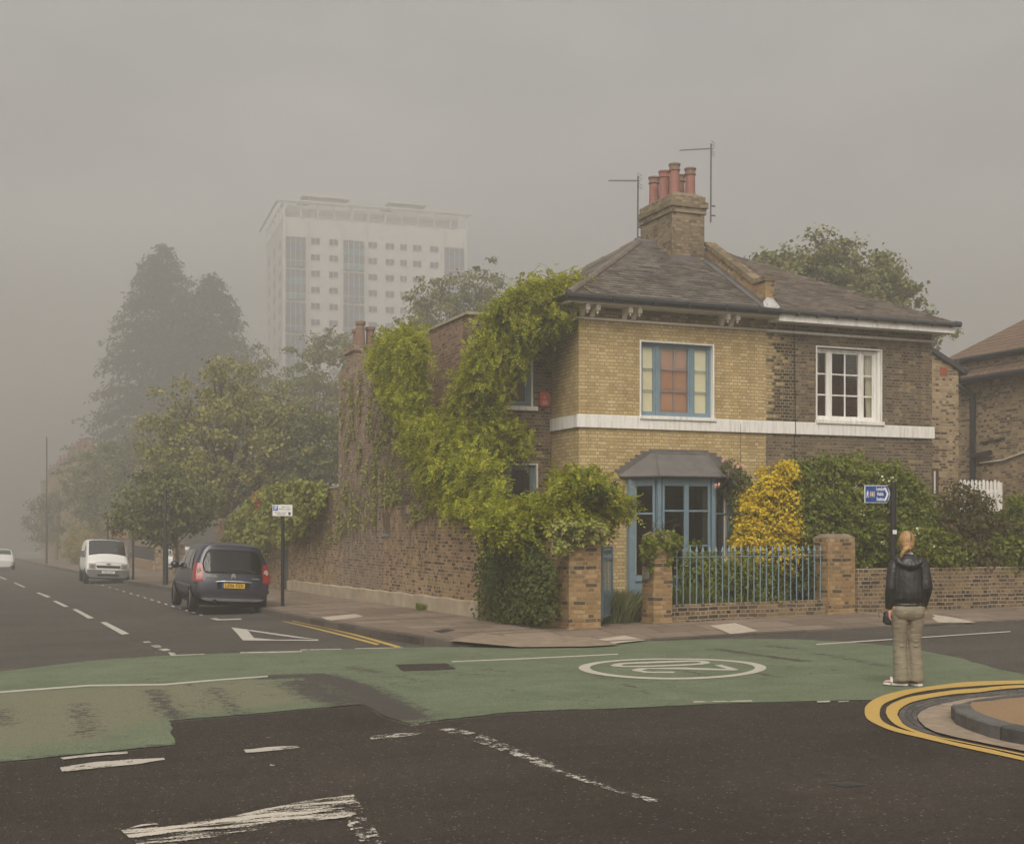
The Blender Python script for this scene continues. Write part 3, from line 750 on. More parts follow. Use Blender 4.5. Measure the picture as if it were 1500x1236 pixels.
marking([[(339,918.5),(362,921.5),(372,934),(404,936.5),(467,936.3),(466,938),(356,937.5)], [(362,921.5),(467,936.3),(430,933.2),(404,929.5),(366,923.8)]], M['paint_good'], .0065, edge=.1, jag=.012)
marking([qline((352,955.5),(442,953.8),1.8), qline((440,951.5),(500,950.3),1.2), qline((520,949.5),(590,948.2),1), qline((250,959.5),(300,957.5),1.2)], M['paint_worn'])
def strip(name, A, B, mat, off=.0125, sub=5, attr=False, hk=None):
    """band between two curves of the photograph"""
    def cr(p):
        p = np.array(p, float); p = np.vstack([2*p[0]-p[1], p, 2*p[-1]-p[-2]]); out = []
        for i in range(1, len(p)-2):
            for j in range(sub):
                t = j / sub; out.append(.5*((2*p[i]) + (-p[i-1]+p[i+1])*t + (2*p[i-1]-5*p[i]+4*p[i+1]-p[i+2])*t*t + (-p[i-1]+3*p[i]-3*p[i+1]+p[i+2])*t**3))
        out.append(p[-2]); return out
    a, b = cr(A), cr(B)
    if len(a) != len(b):                               # same number of rungs on both curves
        def rs(p):
            p = np.array(p); d = np.concatenate([[0], np.cumsum(np.linalg.norm(np.diff(p, axis=0), axis=1))]); t = np.linspace(0, d[-1], 100)
            return np.stack([np.interp(t, d, p[:, 0]), np.interp(t, d, p[:, 1])], 1)
        a, b = rs(a), rs(b)
    a = np.array(PX(a, off)); b = np.array(PX(b, off)); n = len(a)
    rA = np.concatenate([[0], np.cumsum(np.linalg.norm(np.diff((a+b)/2, axis=0), axis=1))])
    V = []; ru = []; ac = []
    for i in range(n):
        for q, s_ in ((a[i], 0), (b[i], 1)):
            V.append((q[0], q[1], gf(*q) + off)); ru.append(rA[i]); ac.append(s_ * np.linalg.norm(a[i]-b[i]))
    me = bpy.data.meshes.new(name); me.from_pydata(V, [], [(2*i, 2*i+1, 2*i+3, 2*i+2) for i in range(n-1)]); me.update()
    bm = bmesh.new(); bm.from_mesh(me)
    if sum(f.normal.z for f in bm.faces) < 0: bmesh.ops.reverse_faces(bm, faces=bm.faces)
    bm.to_mesh(me); bm.free()
    for k, arr in (('run', ru), ('across', ac)):
        at = me.attributes.new(k, 'FLOAT', 'POINT'); at.data.foreach_set('value', np.array(arr, dtype=np.float32))
    me.materials.append(mat); o = bpy.data.objects.new(name, me); col.objects.link(o); infr(o); return tag(o, kind='structure')
strip('yellow_line', [(413,908.8),(460,918.8),(510,930.8),(556,942.6)], [(415,910),(459,920.4),(508,932.8),(552,944.4)], M['paint_yellow'], .007)
strip('yellow_line', [(428,908.6),(478,918.4),(530,930.8),(588,946.8)], [(429,909.8),(478,920),(528,932.8),(580,948)], M['paint_yellow'], .007)
# long thin lines over the green surface
marking([qline((-200,1033),(0,1013.2),2.4), qline((0,1013.2),(130,1003.5),2.4,2.2), qline((130,1003.5),(240,1002),2.2), qline((240,1002),(310,996),2.2), qline((310,996),(392,990),2)], M['paint_good'], .0125)
marking([qline((662,968.6),(760,964.6),1.4), qline((760,964.6),(905,957.6),1.5)], M['paint_good'], .0125)
marking([qline((1196,943.3),(1480,924.6),1.5,1.3)], M['paint_good'], .0125)
marking([[(90,1109),(140,1103),(187,1100),(186,1103),(140,1106.5),(92,1111.5)], [(88,1123),(140,1115.5),(200,1111),(240,1109.5),(241,1112),(196,1119),(130,1125.5),(90,1130)],
         [(357,1097.5),(400,1093),(438,1091.5),(438,1094.5),(400,1098.5),(359,1102)]], M['paint_worn'], .0125, edge=.06, jag=.02)
marking([[(540,1078),(570,1074.5),(630,1070),(631,1073),(575,1080),(543,1082)], [(600,1060.5),(630,1057),(632,1059.5),(603,1063)], [(388,1079),(400,1078),(401,1080),(389,1081)], [(395,1119),(402,1118.5),(402,1120.5),(396,1121)]], M['paint_faint'], .0125)
marking([[(640,1067),(672,1066),(720,1080),(770,1101),(850,1134),(905,1155),(970,1172),(955,1175),(880,1152),(820,1133),(750,1105),(700,1087)]], M['paint_faint'], .0125, edge=.1, jag=.02)
marking([qline((1016,1027.5),(1102,1025.8),1.7), qline((1197,1027.5),(1216,1026.5),2.2), qline((1228,1027.2),(1243,1026.7),1.2)], M['paint_worn'], .0125)
# big worn arrow at the bottom of the junction
marking([[(178,1216),(214,1204),(225,1204),(232,1207),(330,1196),(450,1172),(517,1163),(530,1182),(520,1192),(503,1196),(440,1207),(370,1217),(262,1233),(225,1250),(240,1262),(205,1240)]], M['paint_streak'], .0125, edge=.06, jag=.03)
marking([[(522,1168),(536,1192),(560,1232),(570,1250),(540,1250),(515,1215),(505,1197),(528,1186)]], M['paint_faint'], .0125, edge=.06, jag=.03)
# round speed marking
def ell(cx, cy, rx, ry, n=56, k=.10): return [(cx + rx*math.cos(2*math.pi*i/n), cy + ry*math.sin(2*math.pi*i/n) * (1 + k*math.sin(2*math.pi*i/n))) for i in range(n+1)]
strip('speed_roundel', ell(985,977.6,137.5,15.4), ell(985,977.4,121,13.3), M['paint_good'], .0125, sub=1)
def cz(pts): return [(830 + x/4.6875, 930 + y/4.6875) for x, y in pts]
strip('speed_roundel', cz([(300,206),(370,190),(600,180),(850,172),(950,176),(985,187),(930,200),(700,212),(450,218),(330,214),(300,206)]), cz([(375,203),(420,197),(600,191),(850,182),(910,183),(920,187),(890,193),(700,203),(450,210),(390,209),(375,203)]), M['paint_good'], .0125, sub=3)
marking([cz([(445,237),(500,225),(800,221),(1100,231),(1015,204),(1065,202),(1182,236),(1150,241),(1000,239),(820,234),(560,230),(515,240),(560,249),(740,249),(740,258),(540,257),(455,244)])], M['paint_good'], .0125, name='speed_roundel')

# corner island at the right: double yellow lines, setts, apron, kerb, buff surface
def c5(pts): return [(1250 + x/6, 980 + y/6) for x, y in pts]
strip('yellow_line', c5([(2600,80),(1500,95),(1000,110),(700,145),(430,185),(230,240),(120,310),(100,370),(120,430),(200,480),(350,540),(600,600),(900,670),(1200,735),(1500,800),(2600,1040)]),
      c5([(2600,108),(1500,125),(1000,150),(720,175),(500,215),(350,265),(260,310),(232,370),(240,430),(290,475),(420,525),(620,570),(900,640),(1200,700),(1500,770),(2600,1008)]), M['paint_yellow'], .0125)
strip('yellow_line', c5([(2600,118),(1500,135),(1100,165),(900,180),(650,215),(480,245),(360,290),(295,330),(285,380),(310,430),(380,490),(520,545),(700,590),(900,630),(1200,690),(1500,755),(2600,995)]),
      c5([(2600,140),(1500,160),(1100,200),(900,215),(700,245),(520,285),(430,330),(385,380),(400,420),(440,480),(540,530),(700,580),(900,620),(1200,682),(1500,742),(2600,980)]), M['paint_yellow'], .0125)
strip('sett_gutter', c5([(2600,150),(1500,175),(1100,212),(900,235),(700,257),(520,297),(440,337),(405,388),(420,450),(500,510),(650,562),(760,590)]),
      c5([(2600,205),(1500,235),(1150,258),(1000,272),(800,315),(680,345),(600,385),(560,425),(580,470),(630,520),(700,556),(770,585)]), M['setts'], .0145)
surf('apron', PX(c5([(2600,205),(1500,235),(1150,258),(1000,272),(800,315),(680,345),(600,385),(560,425),(580,470),(630,520),(720,565),(900,612),(1200,675),(1500,735),(2600,970),(2600,600)])), .0175, M['apron'], edge=.08)
IK = PX(c5([(2600,215),(1500,242),(1250,262),(1060,290),(930,325),(870,385),(855,440),(900,500),(1000,548),(1200,618),(1370,660),(1500,683),(2600,880)]))
def ih(P):                                            # the kerb sinks to the gutter at its upper end
    k = np.array([p[1] for p in P]); t = np.clip((-15.25 - k) / .75, 0, 1); return .03 + .105 * t * t * (3-2*t)
kerbstrip('island_kerb', IK, M['kerb_dark'], ih, w=.17, side=1)
ctr = np.mean(IK, 0)
def offs(P, d):
    P = np.array(P); T = np.gradient(P, axis=0); T /= np.linalg.norm(T, axis=1, keepdims=True); return P + np.stack([-T[:,1], T[:,0]], 1) * d
isl = [tuple(p) for p in offs(densify(IK, .25, False), .165)]
surf('island_pavement', isl, 0, M['island_tarmac'], step=.2, zf=lambda V: ih(V) - .003)
# paler slabs, patches and covers let into the pavement
def patch(name, px, mat, off=None, hk=.127):
    q = PX(px, hk); V = [(p[0], p[1], gf(*p) + float(drop([p])[0]) + .004) for p in q]
    o = MB().add(V, [tuple(range(len(V)))]).build(name, mat, keepn=True); infr(o); return tag(o, kind='structure')
patch('pavement_slab', [(866,936),(915,931),(945,935.5),(893,941)], M['pale_slab'], hk=.05)
patch('pavement_slab', [(1040,920),(1077,917),(1110,922),(1072,926.5)], M['pale_slab'], hk=.06)
patch('pavement_slab', [(1352,900),(1400,903),(1430,907),(1375,907)], M['pale_slab'], hk=.09)
patch('pavement_slab', [(470,904),(520,899),(533,903),(482,909)], M['pale_slab'])
patch('pavement_patch', [(658,944.5),(700,935),(810,929),(845,935),(890,937),(905,943),(860,945.5),(760,946.5)], M['sand_concrete'], hk=.04)
for lab, px, h_ in [('dark iron cover let into the pavement by the ivy', [(634,925),(655,921.5),(667,924),(646,927.5)], None), ('square iron access cover in the dark junction asphalt', [(1210,1146),(1243,1144),(1272,1149),(1238,1152)], .0085)]:
    if h_ is None: q = PX(px, .12); z = [gf(*p) + float(drop([p])[0]) + .006 for p in q]
    else: q = PX(px, h_); z = [gf(*p) + h_ for p in q]
    cx_, cy_ = np.mean(q, 0); e = thing('manhole_cover', lab, 'manhole cover', (cx_, cy_, z[0]))
    m = MB(); n_ = 4
    def sc(k, dz): return [(cx_ + (p[0]-cx_)*k, cy_ + (p[1]-cy_)*k, zz + dz) for p, zz in zip(q, z)]
    a, b = sc(1, 0), sc(.86, 0)
    for i in range(4): m.quad(a[i], a[(i+1)%4], b[(i+1)%4], b[i])
    m.build('cover_frame', M['grey_gutter'], e)
    MB().add(sc(.84, .001), [(0,1,2,3)]).build('lid', M['iron_cover'], e)
surf('garden_soil', [(-2.75,-4.9),(24,-4.9),(24,6),(-2.75,6)], .115, M['soil'])

# ------------------------------------------------------------------ sky, sun, air, camera
w = bpy.data.worlds.new('World'); scene.world = w; w.use_nodes = True
nt = w.node_tree; nt.nodes.clear()
SUN = Vector((-.12, -.75, .80)).normalized()
sky = nt.nodes.new('ShaderNodeTexSky'); sky.sky_type = 'NISHITA'; sky.sun_disc = False
sky.sun_elevation = math.asin(SUN.z); sky.sun_rotation = math.atan2(SUN.x, SUN.y); sky.air_density = 1.5; sky.dust_density = 5.0; sky.ozone_density = 1.0
hs = nt.nodes.new('ShaderNodeHueSaturation'); hs.inputs['Saturation'].default_value = .12
nt.links.new(sky.outputs[0], hs.inputs['Color'])
tc = nt.nodes.new('ShaderNodeTexCoord')                # cloud cover
mp = nt.nodes.new('ShaderNodeMapping'); mp.inputs['Scale'].default_value = (1.2, 1.2, 3.2); nt.links.new(tc.outputs['Generated'], mp.inputs[0])
ns = nt.nodes.new('ShaderNodeTexNoise'); ns.inputs['Scale'].default_value = 1.6; ns.inputs['Detail'].default_value = 5; ns.inputs['Roughness'].default_value = .55
nt.links.new(mp.outputs[0], ns.inputs['Vector'])
rp = nt.nodes.new('ShaderNodeValToRGB'); rp.color_ramp.elements[0].position = .3; rp.color_ramp.elements[0].color = (.55,.56,.58,1)
rp.color_ramp.elements[1].position = .7; rp.color_ramp.elements[1].color = (1.14,1.09,1.025,1)
nt.links.new(ns.outputs[0], rp.inputs[0])
mx = nt.nodes.new('ShaderNodeMix'); mx.data_type = 'RGBA'; mx.blend_type = 'MULTIPLY'; mx.inputs[0].default_value = 1
nt.links.new(hs.outputs[0], mx.inputs[6]); nt.links.new(rp.outputs[0], mx.inputs[7])
bg = nt.nodes.new('ShaderNodeBackground'); bg.inputs['Strength'].default_value = SKY_STRENGTH = .105
nt.links.new(mx.outputs[2], bg.inputs[0]); wo = nt.nodes.new('ShaderNodeOutputWorld'); nt.links.new(bg.outputs[0], wo.inputs[0])
sl = bpy.data.lights.new('sun', 'SUN'); sl.energy = 2.3; sl.angle = math.radians(40); sl.color = (1, .93, .82)
so = bpy.data.objects.new('sun', sl); col.objects.link(so); so.rotation_euler = SUN.to_track_quat('Z', 'Y').to_euler(); so.location = (10, -20, 40)

HAZE = .0070
hm = bpy.data.materials.new('haze_air'); hm.use_nodes = True; ht = hm.node_tree; ht.nodes.clear()
pv = ht.nodes.new('ShaderNodeVolumePrincipled'); pv.inputs['Color'].default_value = (.735,.72,.698,1); pv.inputs['Density'].default_value = HAZE; pv.inputs['Anisotropy'].default_value = .45
hout = ht.nodes.new('ShaderNodeOutputMaterial'); ht.links.new(pv.outputs[0], hout.inputs['Volume'])
hz = MB().box(-R-5, R+5, -R-5, R+5, -11, 64).build('haze', hm); tag(hz, kind='stuff')

cd = bpy.data.cameras.new('camera'); cam = bpy.data.objects.new('camera', cd); col.objects.link(cam)
cam.location = (0, 0, HC); cam.rotation_euler = (math.pi/2, 0, 0)
cd.sensor_width = 36; cd.lens = 36 * F / 1500; cd.shift_y = 154 / 1500; cd.clip_end = 3000; cd.clip_start = .1
scene.camera = cam
scene.view_settings.view_transform = 'Standard'; scene.view_settings.look = 'None'; scene.view_settings.exposure = .68; scene.view_settings.gamma = 1
scene.render.engine = 'CYCLES'
cy = scene.cycles; cy.use_denoising = True; cy.volume_bounces = 4; cy.max_bounces = 8; cy.transparent_max_bounces = 16; cy.diffuse_bounces = 3; cy.glossy_bounces = 3
cy.use_adaptive_sampling = True; cy.adaptive_threshold = .02; cy.sample_clamp_indirect = 6

# ================================================================== THE PAIR OF HOUSES
def win(parent, x0, x1, z0, z1, y, lights, fmat, fw=.055, mw=.05, sw=.035, gb=.018, d=.07, axis='y', gmat=None, backing=None, head=None):
    """framed window; lights: (fraction start, fraction end, columns, rows); returns the frame part"""
    def bx(m, a0, a1, c0, c1, b0, b1):
        if axis == 'y': m.box(a0, a1, c0, c1, b0, b1)
        else: m.box(c0, c1, a0, a1, b0, b1)
    sgn = 1
    fr = MB(); gl = MB()
    hd = head or fw
    bx(fr, x0, x1, y, y+d, z1-hd, z1); bx(fr, x0, x1, y, y+d, z0, z0+fw)
    bx(fr, x0, x0+fw, y+.001, y+d, z0+fw, z1-hd); bx(fr, x1-fw, x1, y+.001, y+d, z0+fw, z1-hd)
    L = []
    a, b = x0+fw, x1-fw
    for i, (f0, f1, nc, nr) in enumerate(lights):
        l0, l1 = a+(b-a)*f0, a+(b-a)*f1
        if i: bx(fr, l0-mw/2, l0+mw/2, y+.002, y+d+.002, z0+fw, z1-hd); l0 += mw/2
        if i < len(lights)-1: l1 -= mw/2
        ys = y+.018
        bx(fr, l0, l0+sw, ys, y+d-.006, z0+fw, z1-hd); bx(fr, l1-sw, l1, ys, y+d-.006, z0+fw, z1-hd)
        bx(fr, l0+sw, l1-sw, ys, y+d-.006, z1-hd-sw, z1-hd); bx(fr, l0+sw, l1-sw, ys, y+d-.006, z0+fw, z0+fw+sw*1.3)
        g0, g1, h0, h1 = l0+sw, l1-sw, z0+fw+sw*1.3, z1-hd-sw
        for c in range(1, nc): xx = g0+(g1-g0)*c/nc; bx(fr, xx-gb/2, xx+gb/2, ys+.004, ys+.032, h0, h1)
        for r in range(1, nr): zz = h0+(h1-h0)*r/nr; bx(fr, g0, g1, ys+.006, ys+.030, zz-gb/2, zz+gb/2)
        bx(gl, g0-.004, g1+.004, ys+.014, ys+.020, h0-.004, h1+.004)
        L.append((g0, g1, h0, h1))
    f = fr.build('window', fmat, parent, bevel=.004)
    gl.build('glass', gmat or M['glass'], f).parent = f
    return f, L
def sub(mb, name, mat, part, **kw):
    o = mb.build(name, mat, part, **kw); return o

xm = onfront(1122, 620, 0)[0]; xR = onfront(1365, 620, 0)[0]
WY = 1.43; xw = onfront(685, 470, WY)[0]; XS = -2.87
wu = (onfront(937, 550, 0)[0], onfront(1046, 550, 0)[0], onfront(940, 610, 0)[1], onfront(940, 498, 0)[1])
wb = (onfront(1195, 550, 0)[0], onfront(1292, 550, 0)[0], 4.215, onfront(1243, 511, 0)[1] + .03)
ZE, ZS, ZT = 6.67, 6.50, 8.78                          # eaves, soffit, apex
EY, EB = -.42, 6.6; EL, ER = -.42, onfront(1396, 470, -.42)[0]
AP1, AP2 = (3.1, 3.1), (5.15, 3.1)

hy = thing('end_of_terrace_house', 'yellow stock brick corner house with blue windows, lead-roofed bay and tall chimney', 'house', (0, 0, gf(0,0)))
hb = thing('semi_detached_house', 'sooty brown brick house with white sash window adjoining the yellow corner house', 'house', (xm, 0, gf(xm,0)))

bayx = (onfront(921, 760, 0)[0], onfront(966, 760, -.55)[0], onfront(1045, 760, -.55)[0], onfront(1067, 760, 0)[0])
m = MB().wall('y', 0, .25, 0, xm, -.3, ZS, [wu, (bayx[0]+.1, bayx[3]-.1, .4, 2.75)])
m.wall('x', 0, .25, .25, EB-.3, -.3, ZS)
m.wall('y', EB-.3, EB-.05, 0, xm, -.3, ZS)
m.build('front_wall', M['yellow_brick'], hy)
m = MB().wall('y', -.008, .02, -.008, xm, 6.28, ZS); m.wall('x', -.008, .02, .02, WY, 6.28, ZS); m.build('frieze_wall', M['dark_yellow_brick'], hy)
lw = (onfront(1222, 700, 0)[0], onfront(1276, 700, 0)[0], 1.0, 3.05)
xq = onfront(1164, 560, 0)[0]
MB().wall('y', 0, .25, xm, xq, 4.0, ZS).build('patched_wall', M['mixed_brick'], hb)
m = MB().wall('y', 0, .25, xq, xR, -.3, ZS, [wb, lw]).wall('y', 0, .25, xm, xq, -.3, 4.0)
m.wall('x', xR-.25, xR, .25, EB-.3, -.3, ZS)
m.wall('y', EB-.3, EB-.05, xm, xR, -.3, ZS)
m.build('wall', M['brown_brick'], hb)
# floors and back partitions so that rooms read dark
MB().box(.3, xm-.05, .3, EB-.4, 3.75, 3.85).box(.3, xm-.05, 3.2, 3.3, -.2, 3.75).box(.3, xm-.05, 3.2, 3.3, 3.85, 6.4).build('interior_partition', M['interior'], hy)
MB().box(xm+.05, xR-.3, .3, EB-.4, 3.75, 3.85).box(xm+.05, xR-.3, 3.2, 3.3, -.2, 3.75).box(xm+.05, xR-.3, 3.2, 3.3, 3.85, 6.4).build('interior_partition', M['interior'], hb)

def slab(m, pts, t=.06):
    n = len(pts); vs = list(pts) + [(p[0], p[1], p[2]-t) for p in pts]
    m.add(vs, [tuple(range(n)), tuple(range(2*n-1, n-1, -1))] + [(i, i+n, (i+1)%n+n, (i+1)%n) for i in range(n)]); return m
m = MB()
slab(m, [(EL,EY,ZE),(xm-.12,EY,ZE),(xm-.12,3.1,ZT),(AP1[0],AP1[1],ZT)]); slab(m, [(EL,EB,ZE),(EL,EY,ZE),(AP1[0],AP1[1],ZT)]); slab(m, [(xm-.12,EB,ZE),(EL,EB,ZE),(AP1[0],AP1[1],ZT),(xm-.12,3.1,ZT)])
roof_y = m.build('roof', M['slate'], hy)
m = MB()
slab(m, [(xm-.119,EY,ZE),(ER,EY,ZE),(AP2[0],AP2[1],ZT),(xm-.119,3.1,ZT)]); slab(m, [(ER,EY,ZE),(ER,EB,ZE),(AP2[0],AP2[1],ZT)]); slab(m, [(ER,EB,ZE),(xm-.119,EB,ZE),(xm-.119,3.1,ZT),(AP2[0],AP2[1],ZT)])
roof_b = m.build('roof', M['slate_brown'], hb)
# hip and ridge coverings, in short overlapping lengths
def ridge(a, b, r, mat, parent, name='ridge_tile', L=.45):
    a, b = Vector(a), Vector(b); n = int((b-a).length / L); m = MB()
    for i in range(n):
        p, q = a.lerp(b, i/n), a.lerp(b, (i+1.06)/n); j = random.uniform(-.012, .012)
        m.tube([p + Vector((0,0,j)), q + Vector((0,0,j-.012))], [r*.97, r*1.05], 10)
    o = m.build(name, mat, parent, smooth=False); return o
o = ridge((EL-.02,EY-.02,ZE-.01), (AP1[0],AP1[1],ZT-.02), .10, M['hip'], roof_y); o = ridge((EL,EB,ZE), (AP1[0],AP1[1],ZT), .1, M['hip'], roof_y)
ridge((AP1[0]-.1,3.1,ZT-.01), (xm-.3,3.1,ZT-.01), .11, M['lead'], roof_y)
ridge((AP2[0]-.1,3.1,ZT), (ER,EY,ZE-.02), .05, M['slate_brown'], roof_b, L=.3); ridge((xm,3.1,ZT-.02), (AP2[0],3.1,ZT-.02), .08, M['coping'], roof_b)
# slate courses lifting slightly: real thin butts along the front slope
def courses(parent, xa, xbfun, mat, x0fun):
    m = MB(); k = 27
    for i in range(1, k):
        t = i / k; y = EY + (3.1-EY)*t; z = ZE + (ZT-ZE)*t; x = x0fun(t); X = xbfun(t)
        while x < X - .05:
            w_ = min(random.uniform(.22, .30), X-x); h_ = random.uniform(.006, .016) + (random.random() < .04)*.02
            dy = -random.uniform(0, .02)
            yy, zz = y + dy, z + dy*.6
            m.add([(x+.004,yy,zz-.004),(x+w_-.004,yy,zz-.004),(x+w_-.004,yy-.003,zz+h_),(x+.004,yy-.003,zz+h_),(x+.004,yy+.10,zz+.062),(x+w_-.004,yy+.10,zz+.062)], [(0,1,2,3),(3,2,5,4)])
            x += w_
    return m.build('slate_course', mat, parent, keepn=True)
courses(roof_y, 0, lambda t: xm-.2, M['slate'], lambda t: EL+.12 + (AP1[0]-EL)*t)
courses(roof_b, 0, lambda t: ER-.1 + (AP2[0]-ER)*t, M['slate_brown'], lambda t: xm+.12)

# eaves
MB().box(EL-.06, xm+.06, EY-.10, EY+.005, ZE-.135, ZE-.02).tube([(EL-.1,EY-.085,ZE-.055),(xm+.06,EY-.085,ZE-.06)], .07, 10).tube([(EL-.06,EY-.05,ZE-.06),(EL-.06,2,ZE-.05)], .065, 8).build('gutter', M['black_plastic'], hy, smooth=False)
for xx in (.55, 1.55, 2.4, 3.35, 4.2): MB().box(xx, xx+.03, EY-.165, EY-.08, ZE-.13, ZE-.01).build('gutter_bracket', M['black_plastic'], hy)
MB().box(EL, xm+.05, EY, 0-.009, ZS-.001, ZS+.06).box(EL, 0-.009, 0, EB, ZS-.001, ZS+.06).build('soffit', M['stone_paint'], hy)
MB().box(xm+.06, ER+.02, EY-.03, EY+.0, ZE-.26, ZE-.07).box(ER-.01, ER+.02, EY+.001, EB, ZE-.26, ZE-.07).build('fascia', M['white_paint'], hb)
MB().box(xm+.06, ER-.01, EY+.001, -.009, ZE-.245, ZE-.17).box(xR+.005, ER-.011, 0, EB, ZE-.245, ZE-.17).build('soffit', M['white_paint'], hb)
m = MB().tube([(xm+.02,EY-.085,ZE-.045),(ER+.12,EY-.085,ZE-.06)], .062, 10)
for i in range(9): xx = xm+.5+i*.55; m.box(xx, xx+.03, EY-.15, EY-.03, ZE-.13, ZE-.01)
m.tube([(ER-.02,EY-.09,ZE-.05),(ER+.14,EY-.09,ZE-.05)], .075, 10)
m.build('gutter', M['grey_gutter'], hb)
MB().tube([(-.03,-.03,6.245),(xm,-.03,6.245)], .032, 10).tube([(-.03,-.03,6.245),(-.03,WY,6.245)], .032, 10).build('cornice_moulding', M['stone_paint'], hy, smooth=True)
MB().tube([(xm+.002,-.03,6.245),(xR+.05,-.03,6.245)], .032, 10).build('cornice_moulding', M['white_paint'], hb, smooth=True)
def bracket(px, parent, side=False):
    m = MB(); prof = [(-.009,6.28),(-.075,6.28),(-.095,6.33),(-.14,6.385),(-.21,6.415),(-.27,6.40),(-.27,6.37),(-.36,6.37),(-.37,6.42),(-.37,6.5),(-.009,6.5)]
    if side:
        y_ = px; m.prism([(p[0], p[1]) for p in prof], 'y', y_-.05, y_+.05); m.lathe([(.012,6.3),(.028,6.325),(.018,6.345),(.036,6.37)], -.315, y_, 8)
    else:
        x_ = onfront(px, 452, -.2)[0]; m.prism(prof, 'x', x_-.05, x_+.05); m.lathe([(.012,6.3),(.028,6.325),(.018,6.345),(.036,6.37)], x_, -.315, 8)
    m.build('eaves_bracket', M['stone_paint'], parent, bevel=.006)
for px in (857, 872, 919.5, 933, 1062, 1076): bracket(px, hy)
for yy in (.12, .34): bracket(yy, hy, True)
# white string course and its sills
MB().box(-.05, xm, -.05, -.002, 3.885, 4.17).box(-.05, -.002, -.002, WY-.002, 3.885, 4.17).build('string_course', M['white_paint'], hy, bevel=.008)
MB().box(xm+.003, xR+.05, -.05, -.002, 3.885, 4.17).box(xR+.002, xR+.05, -.002, .5, 3.885, 4.17).build('string_course', M['white_paint'], hb, bevel=.008)

# upper windows
def lining(part, h, mat, d=.13, t=.035, proud=.012):
    x0, x1, z0, z1 = h
    m = MB().box(x0, x0+t, -proud, d, z0, z1).box(x1-t, x1, -proud, d, z0, z1).box(x0+t, x1-t, -proud, d, z1-t, z1)
    return m.build('reveal', mat, part)
f, L = win(hy, wu[0]+.035, wu[1]-.035, wu[2]+.02, wu[3]-.035, .09, [(0,.235,1,3),(.235,.74,2,3),(.74,1,1,3)], M['blue_paint'], fw=.05, mw=.085, sw=.045, gmat=M['glass_clear'])
lining(f, wu, M['white_paint'])
MB().box(wu[0]-.02, wu[1]+.02, -.085, .16, wu[2]-.06, wu[2]+.02).build('sill', M['white_paint'], f, bevel=.008).parent = f
for i in (0, 2):
    g0, g1, h0, h1 = L[i]; MB().box(g0-.02, g1+.02, .165, .172, h0-.02, h1+.02).build('blind', M['blind'], f)
g0, g1, h0, h1 = L[1]
m = MB(); c_ = (g0+g1)/2
for a, b in ((g0-.02, c_-.004), (c_+.004, g1+.02)):
    m.box(a, b, .172, .187, h0-.02, h1+.02)
    for k in range(3):
        za = h0+(h1-h0)*(k*.333+.03); zb = h0+(h1-h0)*(k*.333+.30); m.box(a+.07, b-.07, .165, .1715, za, zb)
m.build('shutter', M['shutter'], f)
f, L = win(hb, wb[0]+.03, wb[1]-.11, wb[2]+.03, wb[3]-.05, .09, [(0,.225,1,3),(.225,.775,2,3),(.775,1,1,3)], M['white_paint'], fw=.05, mw=.07, sw=.045, gb=.035, gmat=M['glass_clear'])
lining(f, wb, M['white_paint'], t=.03)
MB().box(wb[1]-.105, wb[1]-.03, .03, .16, wb[2], wb[3]-.03).box(wb[0]-.02, wb[1]+.02, -.085, .16, wb[2]-.06, wb[2]+.03).build('sill', M['white_paint'], f, bevel=.008).parent = f
def curtain(x0, x1, z0, z1, y, mat, part, pinch=0.0):
    V = []; n = 36; k = 10
    for j in range(k+1):
        z = z0 + (z1-z0)*j/k
        for i in range(n+1):
            u = i/n; t = j/k; xx = x0 + (x1-x0)*u*(1 - pinch*math.sin(math.pi*(1-t))*.0); xx = x0 + (x1-x0)*(1-(1-u)*(1-pinch*(1-t)**.7))
            V.append((xx, y + .025*math.sin(u*34 + .6*math.sin(3*t)), z))
    Fs = [(j*(n+1)+i, j*(n+1)+i+1, (j+1)*(n+1)+i+1, (j+1)*(n+1)+i) for j in range(k) for i in range(n)]
    return MB().add(V, Fs).build('curtain', mat, part, smooth=True)
g0, g1, h0, h1 = L[2]; curtain(g0+.08, g1+.1, h0-.05, h1+.05, .20, M['curtain'], f, .25)
g0, g1, h0, h1 = L[0]; curtain(g0-.2, g0+.03, h0-.05, h1+.05, .22, M['curtain'], f)
MB().box(lw[0]-.1, lw[1]+.12, -.012, .12, 3.05, 3.22).build('lintel', M['stone_paint'], hb)
f, L = win(hb, lw[0], lw[1], lw[2], lw[3], .1, [(0,.5,1,2),(.5,1,1,2)], M['white_paint'])
MB().tube([(onfront(1163,500,0)[0],-.012,ZS-.1),(onfront(1163,500,0)[0],-.06,4.2),(onfront(1163,500,0)[0]+.01,-.06,3.87),(onfront(1163,500,0)[0],-.012,3.8),(onfront(1163,500,0)[0]+.02,-.012,1.2)], .009, 6).build('cable', M['cable'], hb)
# side window of the brown house, seen on edge
m = MB().box(xR+.001, xR+.07, .35, 1.35, 4.35, 5.35).box(xR+.001, xR+.16, .28, 1.42, 4.27, 4.345); m.build('side_window', M['white_paint'], hb, bevel=.006)

